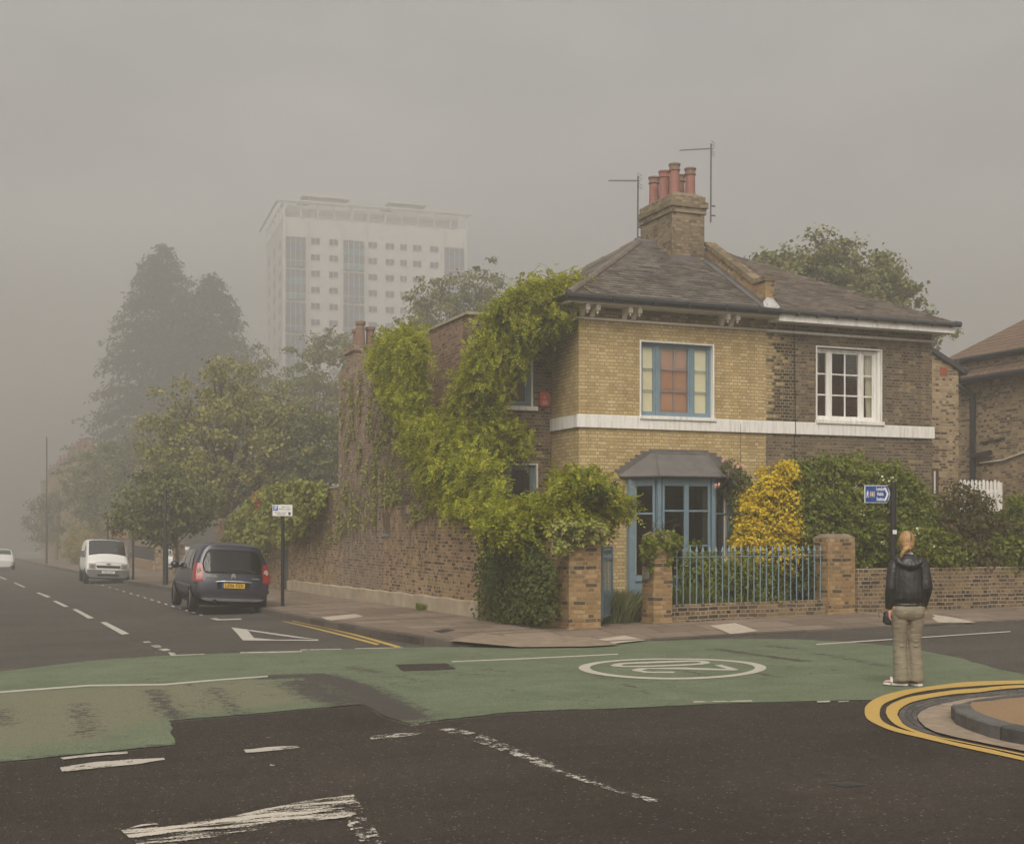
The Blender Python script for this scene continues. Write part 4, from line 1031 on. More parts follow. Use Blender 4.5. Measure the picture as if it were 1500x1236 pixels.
# bay window with leaded roof
bay = None
b0, b1, b2, b3 = bayx; BY = -.55; zf, zh = .55, 2.80
P4 = [(b0, 0), (b1, BY), (b2, BY), (b3, 0)]
m = MB()
for i, (x_, y_) in enumerate(P4):                     # posts
    w_ = .085 if i in (1, 2) else .12
    if i in (1, 2): m.box(x_-w_/2, x_+w_/2, y_-.02, y_+.09, 0, zh)
    else: m.box(x_-w_/2, x_+w_/2+.03, y_-.16, y_-.003, 0, zh)
def lerp2(a, b, t): return (a[0]+(b[0]-a[0])*t, a[1]+(b[1]-a[1])*t)
def bar(m, a, b, w0, z0, z1, d=.07):
    """upright or level member between plan points a and b"""
    dx, dy = b[0]-a[0], b[1]-a[1]; l = math.hypot(dx, dy); nx, ny = -dy/l*d/2, dx/l*d/2
    pts = [(a[0]+nx,a[1]+ny),(b[0]+nx,b[1]+ny),(b[0]-nx,b[1]-ny),(a[0]-nx,a[1]-ny)]; m.prism(pts, 'z', z0, z1)
gl = MB(); whs = []
zr = onfront(985, 748, BY)[1]; zr2 = onfront(1025, 799, BY)[1]
for i in range(3):
    a, b = P4[i], P4[i+1]; ins = .10
    l = math.hypot(b[0]-a[0], b[1]-a[1]); t0 = .075/l; A, B = lerp2(a, b, t0), lerp2(a, b, 1-t0)
    A = (A[0], A[1]+.035); B = (B[0], B[1]+.035)
    bar(m, A, B, 0, zh-.12, zh-.001, .09); bar(m, A, B, 0, 0, zf, .05); bar(m, A, B, 0, zf, zf+.07, .14)
    secs = [(0, 1)] if i != 1 else [(0, .5), (.5, 1)]
    for (s0, s1) in secs:
        q0, q1 = lerp2(A, B, s0), lerp2(A, B, s1)
        ll = math.hypot(q1[0]-q0[0], q1[1]-q0[1]); e_ = .055/ll
        bar(m, q0, lerp2(q0,q1,e_), 0, zf+.07, zh-.12, .075); bar(m, lerp2(q0,q1,1-e_), q1, 0, zf+.07, zh-.12, .075)
        g0_, g1_ = lerp2(q0,q1,e_), lerp2(q0,q1,1-e_)
        bar(m, g0_, g1_, 0, zh-.17, zh-.12, .07); bar(m, g0_, g1_, 0, zf+.07, zf+.13, .07)
        zz = zr if i == 1 else zr-.06
        bar(m, g0_, g1_, 0, zz-.02, zz+.02, .06)
        if i == 1: bar(m, g0_, g1_, 0, zr2-.018, zr2+.018, .058)
        bar(gl, g0_, g1_, 0, zf+.13, zh-.17, .008)
        if i == 0: wh = MB(); whs.append(wh); bar(wh, lerp2(q0,q1,e_+.002), lerp2(q0,q1,e_+.12), 0, zf+.14, zh-.18, .05)
        if i == 2: wh = MB(); whs.append(wh); bar(wh, lerp2(q0,q1,.80), lerp2(q0,q1,1-e_-.002), 0, zf+.14, zh-.18, .05)
bay = m.build('bay_window', M['blue_paint'], hy, bevel=.006)
gl.build('glass', M['glass'], bay).parent = bay
for wh in whs: wh.build('sash_lining', M['stone_paint'], bay)
curtain(b2-.18, b2-.02, .7, 2.6, -.40, M['curtain'], bay)
MB().box(b0+.14, b3-.14, -.02, .02, .4, .42).box(b1+.2, b2-.1, .9, 1.3, .3, 1.15).box(b1+.1, b1+.5, 1.6, 1.9, .3, 1.8).build('room_furniture', M['wood_dark'], bay)
o_ = .16
e0, e1, e2, e3 = (b0-.24, -.004), (b1-.10, BY-o_), (b2+.10, BY-o_), (b3+.2, -.004)
t0, t3 = (b0+.52, -.004), (b3-.55, -.004); zt, ze = 3.36, 2.86
t1, t2 = (b0+.6, -.13), (b3-.63, -.13)
m = MB(); pts = [(e0,ze),(e1,ze),(e2,ze),(e3,ze),(t3,zt),(t2,zt),(t1,zt),(t0,zt)]
v = [(p[0],p[1],z) for p, z in pts]; v2 = [(p[0],p[1],ze-.05) for p in (e0,e1,e2,e3)]
m.add(v+v2, [(0,1,6,7),(1,2,5,6),(2,3,4,5),(4,7,6,5),(8,9,1,0),(9,10,2,1),(10,11,3,2),(11,10,9,8)])
for a, b in (((*e1,ze),(*t1,zt)),((*e2,ze),(*t2,zt)),((*t1,zt),(*t2,zt))): m.tube([a, b], .022, 8)
m.tube([(*e0,ze-.02),(*e1,ze-.02),(*e2,ze-.02),(*e3,ze-.02)], .022, 8)
br_ = m.build('bay_roof', M['lead'], bay)
for s_, ex, tx in ((-1, e0[0], t0[0]), (1, e3[0], t3[0])):   # stepped flashing let into the joints
    m = MB()
    for k in range(6):
        t = k/6; xa = ex+(tx-ex)*t; xb = ex+(tx-ex)*(t+1/6); zb_ = ze+(zt-ze)*t
        lo, hi = min(xa-.10*(-s_) if s_ > 0 else xa-.10, xb), max(xa, xb)
        x0_, x1_ = (xa-.08, xb+.02) if s_ < 0 else (xb-.02, xa+.08)
        m.box(x0_-.03*(s_<0), x1_+.03*(s_>0), -.014-.001*k, -.003, zb_+.075, zb_+.135); m.add([(x0_,-.011,zb_+.08),(x1_,-.011,zb_+.08),(x1_,-.011,zb_-.02) if s_ < 0 else (x1_,-.011,zb_-.0),(x0_+.08,-.011,zb_-.02)], [(0,1,2,3)])
    m.build('stepped_flashing', M['lead'], bay)
MB().box(t0[0]-.02, t3[0]+.02, -.014, -.003, zt-.02, zt+.10).build('flashing', M['lead'], bay)

# chimney
cx0, cx1, cy0, cy1 = 3.54, 4.44, 2.2, 3.84
m = MB().box(cx0, cx1, cy0, cy1, 7.6, 9.36).box(cx0-.035, cx1+.035, cy0-.035, cy1+.035, 9.36, 9.50).box(cx0-.07, cx1+.07, cy0-.07, cy1+.07, 9.50, 9.66).box(cx0-.02, cx1+.02, cy0-.02, cy1+.02, 9.66, 9.80)
stack = m.build('chimney', M['stack_brick'], hy, bevel=.012)
m = MB().loft([[(cx0,cy0,9.80),(cx1,cy0,9.80),(cx1,cy1,9.80),(cx0,cy1,9.80)],[(cx0+.16,cy0+.16,9.90),(cx1-.16,cy0+.16,9.90),(cx1-.16,cy1-.16,9.90),(cx0+.16,cy1-.16,9.90)]])
m.build('flaunching', M['mortar_cap'], stack)
for i, (px_, py_, h_, rim) in enumerate([(3.77,2.5,.80,1),(4.21,2.5,.74,1),(3.77,3.02,.76,0),(4.21,3.02,.70,1),(3.77,3.54,.74,1),(4.21,3.54,.72,0)]):
    z0 = 9.80; m = MB().lathe([(.135,z0),(.125,z0+.2),(.12,z0+h_-.14),(.112,z0+h_)], px_, py_, 18)
    p_ = m.build('chimney_pot', M['pot'], stack, smooth=False)
    m = MB().lathe([(.12,z0+h_-.16),(.142,z0+h_-.15),(.142,z0+h_-.12),(.128,z0+h_-.11),(.13,z0+h_-.03),(.148,z0+h_-.02),(.148,z0+h_+.015),(.11,z0+h_+.02)], px_, py_, 18)
    m.build('pot_rim', M['pot_rim'] if rim else M['pot'], stack)
MB().box(cx0-.02, cx1-.2, cy0-.05, cy0-.002, 7.93, 8.30).build('flashing', M['lead'], stack)
# party wall parapet on the roof slope
xp0, xp1 = xm-.22, xm+.02
def rz(y): return ZE + (y-EY)*(ZT-ZE)/(3.1-EY)
m = MB().prism([(-.30,rz(-.30)-.1),(2.3,rz(2.3)-.1),(2.3,rz(2.3)+.30),(.12,rz(.12)+.30),(.08,rz(.12)+.33),(-.30,rz(.12)+.33)], 'x', xp0, xp1)
pw = m.build('parapet', M['garden_brick'], hy)
m = MB().prism([(.14,rz(.14)+.303),(2.32,rz(2.32)+.303),(2.32,rz(2.32)+.43),(.14,rz(.14)+.43)], 'x', xp0-.03, xp1+.03).box(xp0-.04, xp1+.04, -.34, .13, rz(.12)+.333, rz(.12)+.43)
m.build('parapet_coping', M['stack_brick'], pw)
m = MB().prism([(-.40,rz(-.40)+.005),(2.25,rz(2.25)+.005),(2.25,rz(2.25)+.11),(-.40,rz(-.4)+.10)], 'x', xp0-.012, xp0-.003).prism([(-.40,rz(-.40)+.02),(2.25,rz(2.25)+.02),(2.25,rz(2.25)+.032),(-.40,rz(-.4)+.032)], 'x', xp0-.16, xp0-.003)
m.build('flashing', M['lead'], pw)
MB().add([(xp0-.1,-.40,rz(-.4)+.03),(xp0+.22,-.46,rz(-.46)+.02),(xp1+.1,-.40,rz(-.4)+.05),(xp1-.02,-.31,rz(-.31)+.18),(xp0+.04,-.315,rz(-.31)+.22),(xp0-.05,-.3,rz(-.3)+.10)], [(0,1,4,5),(1,2,3,4)]).build('flashing', M['flash'], pw)

# side wing of the yellow house
u1 = onfront(780.5, 560, WY)[0]; wz0, wz1 = onfront(778, 597, WY)[1], onfront(778, 505, WY)[1] + .15
l1 = onfront(788, 700, WY)[0]; lz1 = onfront(786, 679, WY)[1]
hw1 = (u1-1.0, u1, wz0, wz1); hw2 = (l1-1.0, l1, 1.2, lz1)
m = MB().wall('y', WY, WY+.25, xw, -.001, -.3, 6.40, [hw1, hw2]); m.wall('x', xw, xw+.25, WY+.25, 8.0, -.3, 6.40); m.wall('y', 7.75, 8.0, xw+.25, 0, -.3, 6.40)
wing = m.build('side_wing', M['wing_brick'], hy)
MB().box(xw-.004, xw-.001, WY+.3, 8, 3.2, 6.40).build('rebuilt_wall_face', M['red_brick'], wing)
MB().box(xw-.05, xw+.3, WY-.05, 8.0, 6.401, 6.47).box(xw+.3, -.003, WY-.05, WY+.3, 6.401, 6.47).build('coping', M['coping'], wing, bevel=.01)
MB().box(xw+.25, -.01, WY+.25, 7.75, 6.1, 6.2).build('flat_roof', M['lead'], wing)
for h, rows in ((hw1, 2), (hw2, 2)):
    f, L = win(hy, h[0]+.03, h[1]-.045, h[2]+.02, h[3]-.03, WY+.09, [(0,1,1,rows)], M['blue_paint'], fw=.06, sw=.05, gb=.05)
    MB().box(h[1]-.045, h[1], WY-.012, WY+.14, h[2], h[3]).box(h[0], h[1]-.045, WY-.012, WY+.14, h[3]-.03, h[3]).box(h[0], h[0]+.03, WY-.012, WY+.14, h[2], h[3]-.03).build('reveal', M['white_paint'], f)
    MB().box(h[0]-.05, h[1]+.09, WY-.10, WY+.15, h[2]-.075, h[2]+.02).build('sill', M['white_paint'], f, bevel=.006)
    g0, g1, h0, h1 = L[0]
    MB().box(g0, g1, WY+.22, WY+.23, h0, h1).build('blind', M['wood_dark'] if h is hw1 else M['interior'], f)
MB().prism([(hw2[0]-.1,lz1+.02),(hw2[1]+.08,lz1+.02),(hw2[1]+.24,lz1+.30),(hw2[0]-.25,lz1+.30)], 'y', WY-.004, WY-.001).build('brick_arch', M['dark_yellow_brick'], wing)
al = thing('alarm_box', 'red burglar alarm box on the dark wing wall beside the blue window', 'alarm box', (onfront(795,583,WY)[0], WY-.01, onfront(795,595,WY)[1]))
ax0, ax1, az0, az1 = onfront(788.5,583,WY)[0], onfront(803,583,WY)[0], onfront(795,596,WY)[1], onfront(795,575,WY)[1]
cover = MB().box(ax0, ax1, WY-.09, WY-.002, az0, az1).build('cover', M['alarm'], al, bevel=.02)
am = (ax0+ax1)/2; m = MB().lathe([(.028,-.003),(.028,.0)], 0, 0, 12)
m = MB()
for k in range(10):
    a = math.pi*k/9; m.box(am+.035*math.cos(a)-.005, am+.035*math.cos(a)+.005, WY-.094, WY-.091, az0+.2+.035*math.sin(a)-.005, az0+.2+.035*math.sin(a)+.005)
m.box(am-.006, am+.006, WY-.094, WY-.091, az0+.165, az0+.24)
for k, (a, b) in enumerate([(-.07,.06),(-.06,.07),(-.075,.07)]):
    x_ = am+a
    while x_ < am+b: ww = random.uniform(.008,.016); m.box(x_, x_+ww, WY-.094, WY-.091, az0+.055+.028*k, az0+.07+.028*k); x_ += ww+.005
m.build('printed_badge', M['pale_print'], cover)

# side addition of the brown house
exy = 2.0; ex1 = onfront(1404, 600, exy)[0]; zl, zr_ = onfront(1365, 515, exy)[1], onfront(1404, 541, exy)[1]
exL = onfront(1365, 515, exy)[0]
m = MB(); sl_ = (zr_-zl)/(ex1-exL); zA = zl - sl_*(exL-xR)
m.prism([(xR+.001,-.3),(ex1,-.3),(ex1,zr_-.05),(xR+.001,zA-.05)], 'y', exy, exy+4)
ad = m.build('side_addition', M['flank_brick'], hb)
MB().prism([(xR+.001,zA-.045),(ex1+.22,zr_-.045+sl_*.22),(ex1+.22,zr_+.09+sl_*.22),(xR+.001,zA+.09)], 'y', exy-.09, exy+4.1).build('verge', M['grey_gutter'], ad)
MB().tube([(ex1+.2,exy-.14,zr_-.02),(ex1+.2,exy+4,zr_-.02)], .07, 8).build('gutter', M['grey_gutter'], ad)
vx = onfront(1382, 544, exy)[0]; vz = onfront(1382, 544, exy)[1]
MB().box(vx-.11, vx+.11, exy-.015, exy-.001, vz-.1, vz+.1).build('air_brick', M['vent_red'], ad)
dx = onfront(1369, 690, exy)[0]; MB().box(dx-.35, dx+.12, exy-.02, exy-.001, .2, onfront(1369,686,exy)[1]).build('side_door', M['wood_dark'], ad); MB().box(dx-.05, dx+.0, exy-.04, exy-.021, .2, onfront(1369,690,exy)[1]).build('door_frame', M['white_paint'], ad)

# neighbouring house at the right edge: tiled roof and flank wall
XN = 14.8; nh = thing('neighbouring_house', 'brick flank of the house at the right edge with brown pantiles and black pipes', 'house', (XN, 5.2, gf(XN,5.2)))
MB().box(XN, XN+7, -6, 5.2, -.3, 6.0).build('wall', M['flank_brick'], nh)
zn = 6.02
m = MB(); slab(m, [(XN-.35,-6.3,zn+.02),(XN-.35,5.5,zn+.02),(XN+.12,5.5,zn+.52),(XN+.12,-6.3,zn+.52)], .05); m.build('lower_roof', M['pantile'], nh)
z0n = zn + .66; rise = 3.0
m = MB(); slab(m, [(XN-.12,5.75,z0n),(XN-.12,-6.4,z0n),(XN+4.4,-6.4,z0n+rise),(XN+4.4,1.6,z0n+rise)], .06); slab(m, [(XN+8.8,5.75,z0n),(XN-.12,5.75,z0n),(XN+4.4,1.6,z0n+rise)], .06)
m.build('roof', M['pantile'], nh)
MB().box(XN-.05, XN+7, -6, 5.4, zn-.01, z0n-.06).build('eaves_band', M['flank_brick'], nh)
m = MB().tube([(XN-.42,-6.3,zn-.03),(XN-.42,5.5,zn-.03)], .07, 8).box(XN-.36, XN-.02, -6.3, 5.5, zn-.06, zn-.0)
m.tube([(XN-.2,-6.3,z0n-.07),(XN-.2,5.75,z0n-.07)], .075, 8).box(XN-.14, XN+.1, -6.3, 5.5, z0n-.16, z0n-.07); m.build('gutter', M['steel'], nh)
py_ = onside(1429, 600, XN)[0]
m = MB().tube([(XN-.45,py_+.25,z0n-.08),(XN-.45,py_+.25,zn-.05),(XN-.40,py_+.2,zn-.2),(XN-.11,py_,zn-.45),(XN-.11,py_,.2)], .085, 10)
for zz in (5.2, 3.6, 2.4): m.tube([(XN-.11,py_,zz-.04),(XN-.11,py_,zz+.04)], .10, 10)
q = onside(1456, 664, XN); m.tube([(XN-.12,py_,q[1]-.06),(XN-.14,q[0],q[1]+.02)], .085, 10)
dp = m.build('downpipe', M['steel'], nh)
q1, q2 = onside(1437,678,XN), onside(1510,660,XN); qm = onside(1470,674,XN)
MB().tube([(XN-.04,q1[0],q1[1]),(XN-.04,qm[0],qm[1]),(XN-.04,q2[0],q2[1])], .028, 8).build('waste_pipe', M['stone_paint'], nh)
q1, q2 = onside(1437,648,XN), onside(1474,642,XN); MB().tube([(XN-.04,q1[0],q1[1]),(XN-.04,q2[0],q2[1])], .022, 6).build('overflow_pipe', M['steel'], nh)

# television aerials
def aerial(label, px, ytop, ybot, Y, boom, tilt):
    p = atdepth(px, ybot, Y); t = atdepth(px, ytop, Y); e = thing('tv_aerial', label, 'aerial', p, frame=False)
    b = boom; b0 = Vector((0,0,t[2]-p[2]-.12)); b1 = Vector(((b[0]-px)/F*Y, .35, t[2]-p[2]-.12 + (b[2])))
    MB().tube([(0,0,0),(0.01,0,t[2]-p[2])], .021, 8).build('mast', M['aerial'], e, local=True)
    for zb in (.18, .42): MB().tube([(0,0,zb),(.12,.05,zb)], .02, 6).build('mast_bracket', M['aerial'], e, local=True)
    m = MB().tube([b0 + (b0-b1)*.10, b1], .011, 6); d = (b1-b0).normalized(); s_ = d.cross(Vector((0,0,1))).normalized()
    L_ = (b1-b0).length
    for k in range(15):
        c = b0 + d * L_ * (k+.5) / 15; hl = .085 + .05*(1-k/15)
        s2 = (s_*.8 + Vector((0,0,.45)) ).normalized(); m.tube([c - s2*hl, c + s2*hl], .005, 5)
    for zz in (-.16, -.08, .08, .16): c = b0 + (b0-b1).normalized()*.06; m.tube([c + Vector((0,0,zz)) - s_*.16, c + Vector((0,0,zz)) + s_*.16], .006, 5)
    m.build('antenna', M['aerial'], e, local=True)
aerial('shorter tv aerial at the left side of the chimney stack', 934, 258, 358, 31.8, (893, 0, .10), 0)
aerial('tall tv aerial rising at the right side of the chimney stack', 1041, 211, 326, 32.4, (998, 0, .06), 0)

# ================================================================== WALLS, PIERS, RAILINGS
sw_ = thing('street_wall', 'long high brown brick wall along the side street pavement', 'wall', (XS, 1, gf(XS,1)))
ny, nz = onside(566, 785, XS), onside(566, 751, XS)
body = MB().wall('x', XS, XS+.34, -1.62, 5.0, -.5, 2.25).build('wall', M['street_brick'], sw_)
MB().box(XS-.015, XS+.36, -1.95, -1.621, -.4, 2.15).build('end_pier', M['garden_brick'], sw_)
n_ = 40; plm = MB()
V = []; 
for i in range(n_+1):
    y = -1.6 + 17.3*i/n_; z0 = gf(XS, y); h_ = z0+.12+.30+.012*math.sin(i*1.7); V += [(XS-.06,y,z0-.2),(XS-.055,y,h_),(XS-.001,y,h_+.025)]
plm.add(V, [(3*i+j, 3*i+3+j, 3*i+4+j, 3*i+1+j) for i in range(n_) for j in range(2)])
plm.build('plinth', M['render'], sw_, smooth=False)

# creeper-clad rear building
hx = thing('rear_building', 'tall creeper-clad brick building behind the street wall with two red chimney pots', 'building', (XS, 7.5, gf(XS,7.5)))
yl = onside(496, 545, XS)[0]; zl_ = onside(496, 545, XS)[1]; yk, zk = onside(527, 523, XS)
m = MB().prism([(5.0,-.5),(yl,-.5),(yl,zl_),(yk,zk),(6.8,zk+.25),(5.0,zk+.2)], 'x', XS-.003, XS+.30)
m.prism([(5.001,-.5),(yl-.001,-.5),(yl-.001,zl_-.3),(yk,zk-.3),(5.001,zk-.2)], 'x', XS+.301, XS+5)
m.build('wall', M['ext_brick'], hx)
MB().box(XS-.05, XS-.0035, onside(571.5,760,XS)[0], onside(562,760,XS)[0], onside(566,785,XS)[1], onside(566,782,XS)[1]).build('niche_sill', M['blue_paint'], hx)
yA, yB = onside(571.5,760,XS)[0], onside(562,760,XS)[0]; zA_, zB_ = onside(566,783,XS)[1], onside(566,751,XS)[1]
MB().box(XS-.012, XS-.0035, yA, yB, zA_, zB_).box(XS-.03, XS-.0125, yA, yA+.04, zA_, zB_).build('blocked_window', M['wood_dark'], hx)
yc, zc = onside(536, 520, XS+.5); zc -= .12
st = MB().box(XS+.05, XS+.85, yc-.45, yc+.45, zk-.4, zc+.15).box(XS, XS+.9, yc-.5, yc+.5, zc+.15, zc+.32).build('chimney', M['ext_brick'], hx)
for dx_, dy_, h_ in ((.3,.17,.50),(.3,-.17,.66),(.62,.0,.55)):
    MB().lathe([(.13,zc+.32),(.11,zc+.32+h_-.1),(.14,zc+.32+h_-.08),(.14,zc+.32+h_)], XS+dx_, yc+dy_, 14).build('chimney_pot', M['pot_rim'], st)
# lower wall further along, with a pale coping
lwz = onside(480, 713, XS)[1]
s2 = thing('street_wall', 'lower brick wall with pale coping beyond the creeper-clad building', 'wall', (XS, 12, gf(XS,12)))
MB().box(XS, XS+.3, yl+.002, 15.7, -.6, lwz-.06).build('wall', M['street_brick'], s2)
MB().box(XS-.04, XS+.34, yl+.05, 15.75, lwz-.06, lwz).build('coping', M['coping'], s2, bevel=.01)
s3 = thing('street_wall', 'ivy-draped brick wall behind the parked blue car', 'wall', (XS, 20, gf(XS,20)))
MB().box(XS, XS+.3, 16.9, 30, -.8, 2.1).build('wall', M['street_brick'], s3)
gd = thing('side_gate', 'plain grey gate in the street wall behind the parking sign', 'gate', (XS, 16.3, gf(XS,16.3)))
gz0 = gf(XS,16.3)+.12
m = MB()
for k in range(7): m.box(XS+.08, XS+.12, 15.76+k*.158, 15.91+k*.158, gz0+.05, gz0+2.0)
m.build('boarded_door', M['grey_gutter'], gd); MB().box(XS+.05, XS+.2, 15.70, 15.76, gz0-.3, gz0+2.1).box(XS+.05, XS+.2, 16.84, 16.9, gz0-.3, gz0+2.1).build('gate_post', M['grey_gutter'], gd)
# garden corner wall under the ivy
gw = MB().wall('x', XS+.05, XS+.30, -4.89, -1.96, -.4, 1.5).build('garden_wall', M['garden_brick']); infr(gw); tag(gw, 'low corner garden wall buried under dark green ivy', 'wall')
def pier(label, x0, x1, y0, y1, zt, capm):
    e = thing('gate_pier', label, 'pier', ((x0+x1)/2, (y0+y1)/2, gf(x0,y0)))
    MB().box(x0, x1, y0, y1, -.4, zt).box(x0-.02, x1+.02, y0-.02, y1+.02, -.4, gf(x0,y0)+.16).build('shaft', M['garden_brick'], e, bevel=.01)
    MB().loft([[(x0,y0,zt+.001),(x1,y0,zt+.001),(x1,y1,zt+.001),(x0,y1,zt+.001)],[(x0+.1,y0+.1,zt+.07),(x1-.1,y0+.1,zt+.07),(x1-.1,y1-.1,zt+.07),(x0+.1,y1-.1,zt+.07)]]).build('cap', M['mortar_cap'], e)
    return e
pier('broad mottled brick gate pier with shrub leaning over its top', -2.76, -2.16, -5.47, -4.9, 1.55, 0)
p2a = onfront(957.5, 900, -5.16)[0]; p2b = onfront(985, 900, -5.16)[0]
p2 = pier('brick gate pier with green creeper hanging over its top', p2a, p2b, -5.16, -4.72, 1.58, 0)
MB().box(p2a-.05, p2a-.021, -5.05, -4.95, .82, 1.0).build('latch_plate', M['blue_iron'], p2)
p3a = onfront(1213, 850, -4.78)[0]; p3b = onfront(1253, 850, -4.78)[0]
pier('shaded brick pier between blue railings and the low wall', p3a, p3b, -4.78, -4.3, 1.53, 0)
dw = MB().prism([(p2b+.001,-5.08),(p3a-.001,-4.72),(p3a-.001,-4.50),(p2b+.001,-4.86)], 'z', -.4, .345).build('dwarf_wall', M['low_brick'], bevel=.012); infr(dw); tag(dw, 'knee-high brick wall carrying the blue spear-topped railings', 'wall')
rl = thing('railing', 'pale blue iron railings with spear tops on the knee-high wall', 'railing', ((p2b+p3a)/2, -4.8, .345))
def ry(x): return -4.97 + .36*(x-p2b)/(p3a-p2b)
NB = 25
for k in range(NB):
    x_ = p2b+.06 + (p3a-p2b-.12)*k/(NB-1); y_ = ry(x_); j = random.uniform(-.006,.006)
    m = MB().tube([(x_,y_,.33),(x_+j,y_,1.235)], .0115, 8).lathe([(.011,1.235),(.017,1.25),(.012,1.265),(.03,1.285),(.022,1.32),(.002,1.395)], x_+j, y_, 8)
    m.build('railing_bar', M['blue_iron'], rl)
m = MB(); 
for zz in (1.185,): m.prism([(p2b,ry(p2b)-.02),(p3a,ry(p3a)-.02),(p3a,ry(p3a)+.02),(p2b,ry(p2b)+.02)], 'z', zz, zz+.014)
m.build('top_rail', M['blue_iron'], rl)
gt = thing('garden_gate', 'narrow blue iron garden gate standing ajar beside the broad pier', 'gate', (-2.05, -5.28, .13), rz=math.radians(50.5)); gt['_b'] = (0,0,0)
zb0, zt0, GL = .02, 1.27, .80
m = MB().box(0, .036, -.018, .018, zb0-.01, zt0+.02).box(GL-.036, GL, -.018, .018, zb0, zt0)
for zz in (zb0+.02, 1.02, 1.18, zt0-.03): m.box(.036, GL-.036, -.012, .012, zz, zz+.022)
fr_ = m.build('gate_frame', M['gate_iron'], gt, local=True)
for k in range(6): MB().tube([(.12+k*.112,0,zb0+.02),(.12+k*.112,0,zt0)], .009, 8).build('gate_bar', M['gate_iron'], gt, local=True)
m = MB()
for k in range(6): m.tube([(.06+k*.112,0,1.04),(.17+k*.112,0,1.19)], .008, 6).tube([(.17+k*.112,0,1.04),(.06+k*.112,0,1.19)], .008, 6)
m.build('gate_lattice', M['gate_iron'], gt, local=True)
bw = thing('boundary_wall', 'low sooty brick garden wall right of the pier behind the woman', 'wall', (p3b+3, -4.8, .1))
MB().box(p3b+.001, p3b+14, -4.85, -4.62, -.3, .93).build('wall', M['low_brick'], bw, bevel=.01)
pf = thing('picket_fence', 'white picket fence between the brown house and the right edge house', 'fence', (12.8, 1.0, 1.9))
fy = .6; fx0, fx1 = onfront(1405, 715, fy)[0], onfront(1466, 715, fy)[0]; fz = onfront(1430, 703, fy)[1]
NP = 11
for k in range(NP):
    x_ = fx0 + (fx1-fx0)*(k+.5)/NP; h_ = fz + .015*math.sin(k*2.3)
    MB().prism([(x_-.045,fz-1.1),(x_+.045,fz-1.1),(x_+.045,h_-.07),(x_+.015,h_),(x_-.015,h_),(x_-.045,h_-.07)], 'y', fy, fy+.02).build('picket', M['white_paint'], pf)
MB().box(fx0, fx1, fy+.021, fy+.055, fz-.32, fz-.24).box(fx0, fx1, fy+.021, fy+.055, fz-.95, fz-.87).box(fx1-.02, fx1+.07, fy+.02, fy+.1, fz-1.2, fz-.05).build('rail', M['white_paint'], pf)
sg = MB().box(fx0-.2, fx1+1.5, fy-.08, fy+.16, -.3, fz-1.1).build('garden_wall', M['flank_brick']); infr(sg); tag(sg, 'garden wall under the white picket fence, hidden behind shrubs', 'wall')

# ================================================================== PLANTS
OUTF = np.array([ST, -CT, 0.]); OUTS = np.array([-CT, -ST, 0.])
def planepts(poly, n, plane, c0, depth, nz=28., pw=.8):
    """points over an outlined stretch of growth on a wall; depth: how far clumps bulge out (metres)"""
    P = sample_poly(poly, n); out = np.zeros((n, 3))
    for i, (px, py) in enumerate(P):
        b = noise.noise((px/nz, py/nz, 3.3)) * .5 + .5; d = c0 - depth * (b ** pw) * (random.random() ** .45)
        if plane == 'y': x, z = onfront(px, py, d); out[i] = W(x, d, z)
        else: y, z = onside(px, py, d); out[i] = W(d, y, z)
    return out
def gather(P, k, r, sq=.7):
    """pull points into drooping clumps so that gaps and shade show between"""
    n = len(P); c = P[rng.integers(0, n, k)]
    idx = np.array([np.argmin(((c - p) ** 2).sum(1)) for p in P]) if n * k < 4e6 else rng.integers(0, k, n)
    return c[idx] * sq + P * (1 - sq) + rng.normal(0, r, (n, 3))
wz = thing('wisteria', 'large bright green wisteria smothering the side wing and spilling over the eaves', 'climbing plant', W(XS+.2, -.9, gf(XS,-.9)), frame=False)
wb_ = np.array(wz.location)
pA = [(553,500),(580,482),(612,474),(620,500),(618,560),(630,610),(655,640),(655,700),(645,695),(612,652),(585,602),(562,572),(546,535)]
pB = [(672,560),(690,518),(712,484),(740,452),(778,468),(783,500),(765,532),(742,560),(735,590),(728,612),(752,622),(778,640),(768,655),(735,668),(708,705),(680,738),(665,705),(656,640),(660,600)]
pC = [(715,456),(740,432),(770,414),(800,407),(835,406),(864,414),(852,428),(838,445),(846,468),(815,476),(790,482),(760,488),(735,482)]
pC2 = [(788,486),(832,498),(824,530),(802,524)]
pD = [(590,630),(650,640),(700,660),(722,690),(735,725),(750,752),(720,770),(695,748),(660,748),(640,722),(608,690)]
Pw = np.concatenate([gather(planepts(pA, 3400, 'x', XS-.05, .65), 230, .12), gather(planepts(pB, 5600, 'y', 1.15, 1.15), 330, .13), gather(planepts(pC, 2100, 'y', 1.1, 1.5), 170, .13),
                     planepts(pC2, 90, 'y', 1.35, .3), gather(planepts(pD, 1800, 'x', XS-.02, .6), 150, .12)])
Ow = np.tile(OUTF*.6 + OUTS*.35 + np.array([0,0,.15]), (len(Pw), 1))
V, Fc = pinnate(Pw - wb_, Ow, .26, 6, .064)
fastmesh('foliage', V, Fc, M['wisteria'], wz)
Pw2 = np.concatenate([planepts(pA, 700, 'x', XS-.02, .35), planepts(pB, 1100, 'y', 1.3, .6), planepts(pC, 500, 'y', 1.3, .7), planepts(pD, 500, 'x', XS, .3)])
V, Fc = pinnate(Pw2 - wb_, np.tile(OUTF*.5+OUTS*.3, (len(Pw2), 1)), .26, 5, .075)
fastmesh('foliage', V, Fc, M['wisteria_dark'], wz)
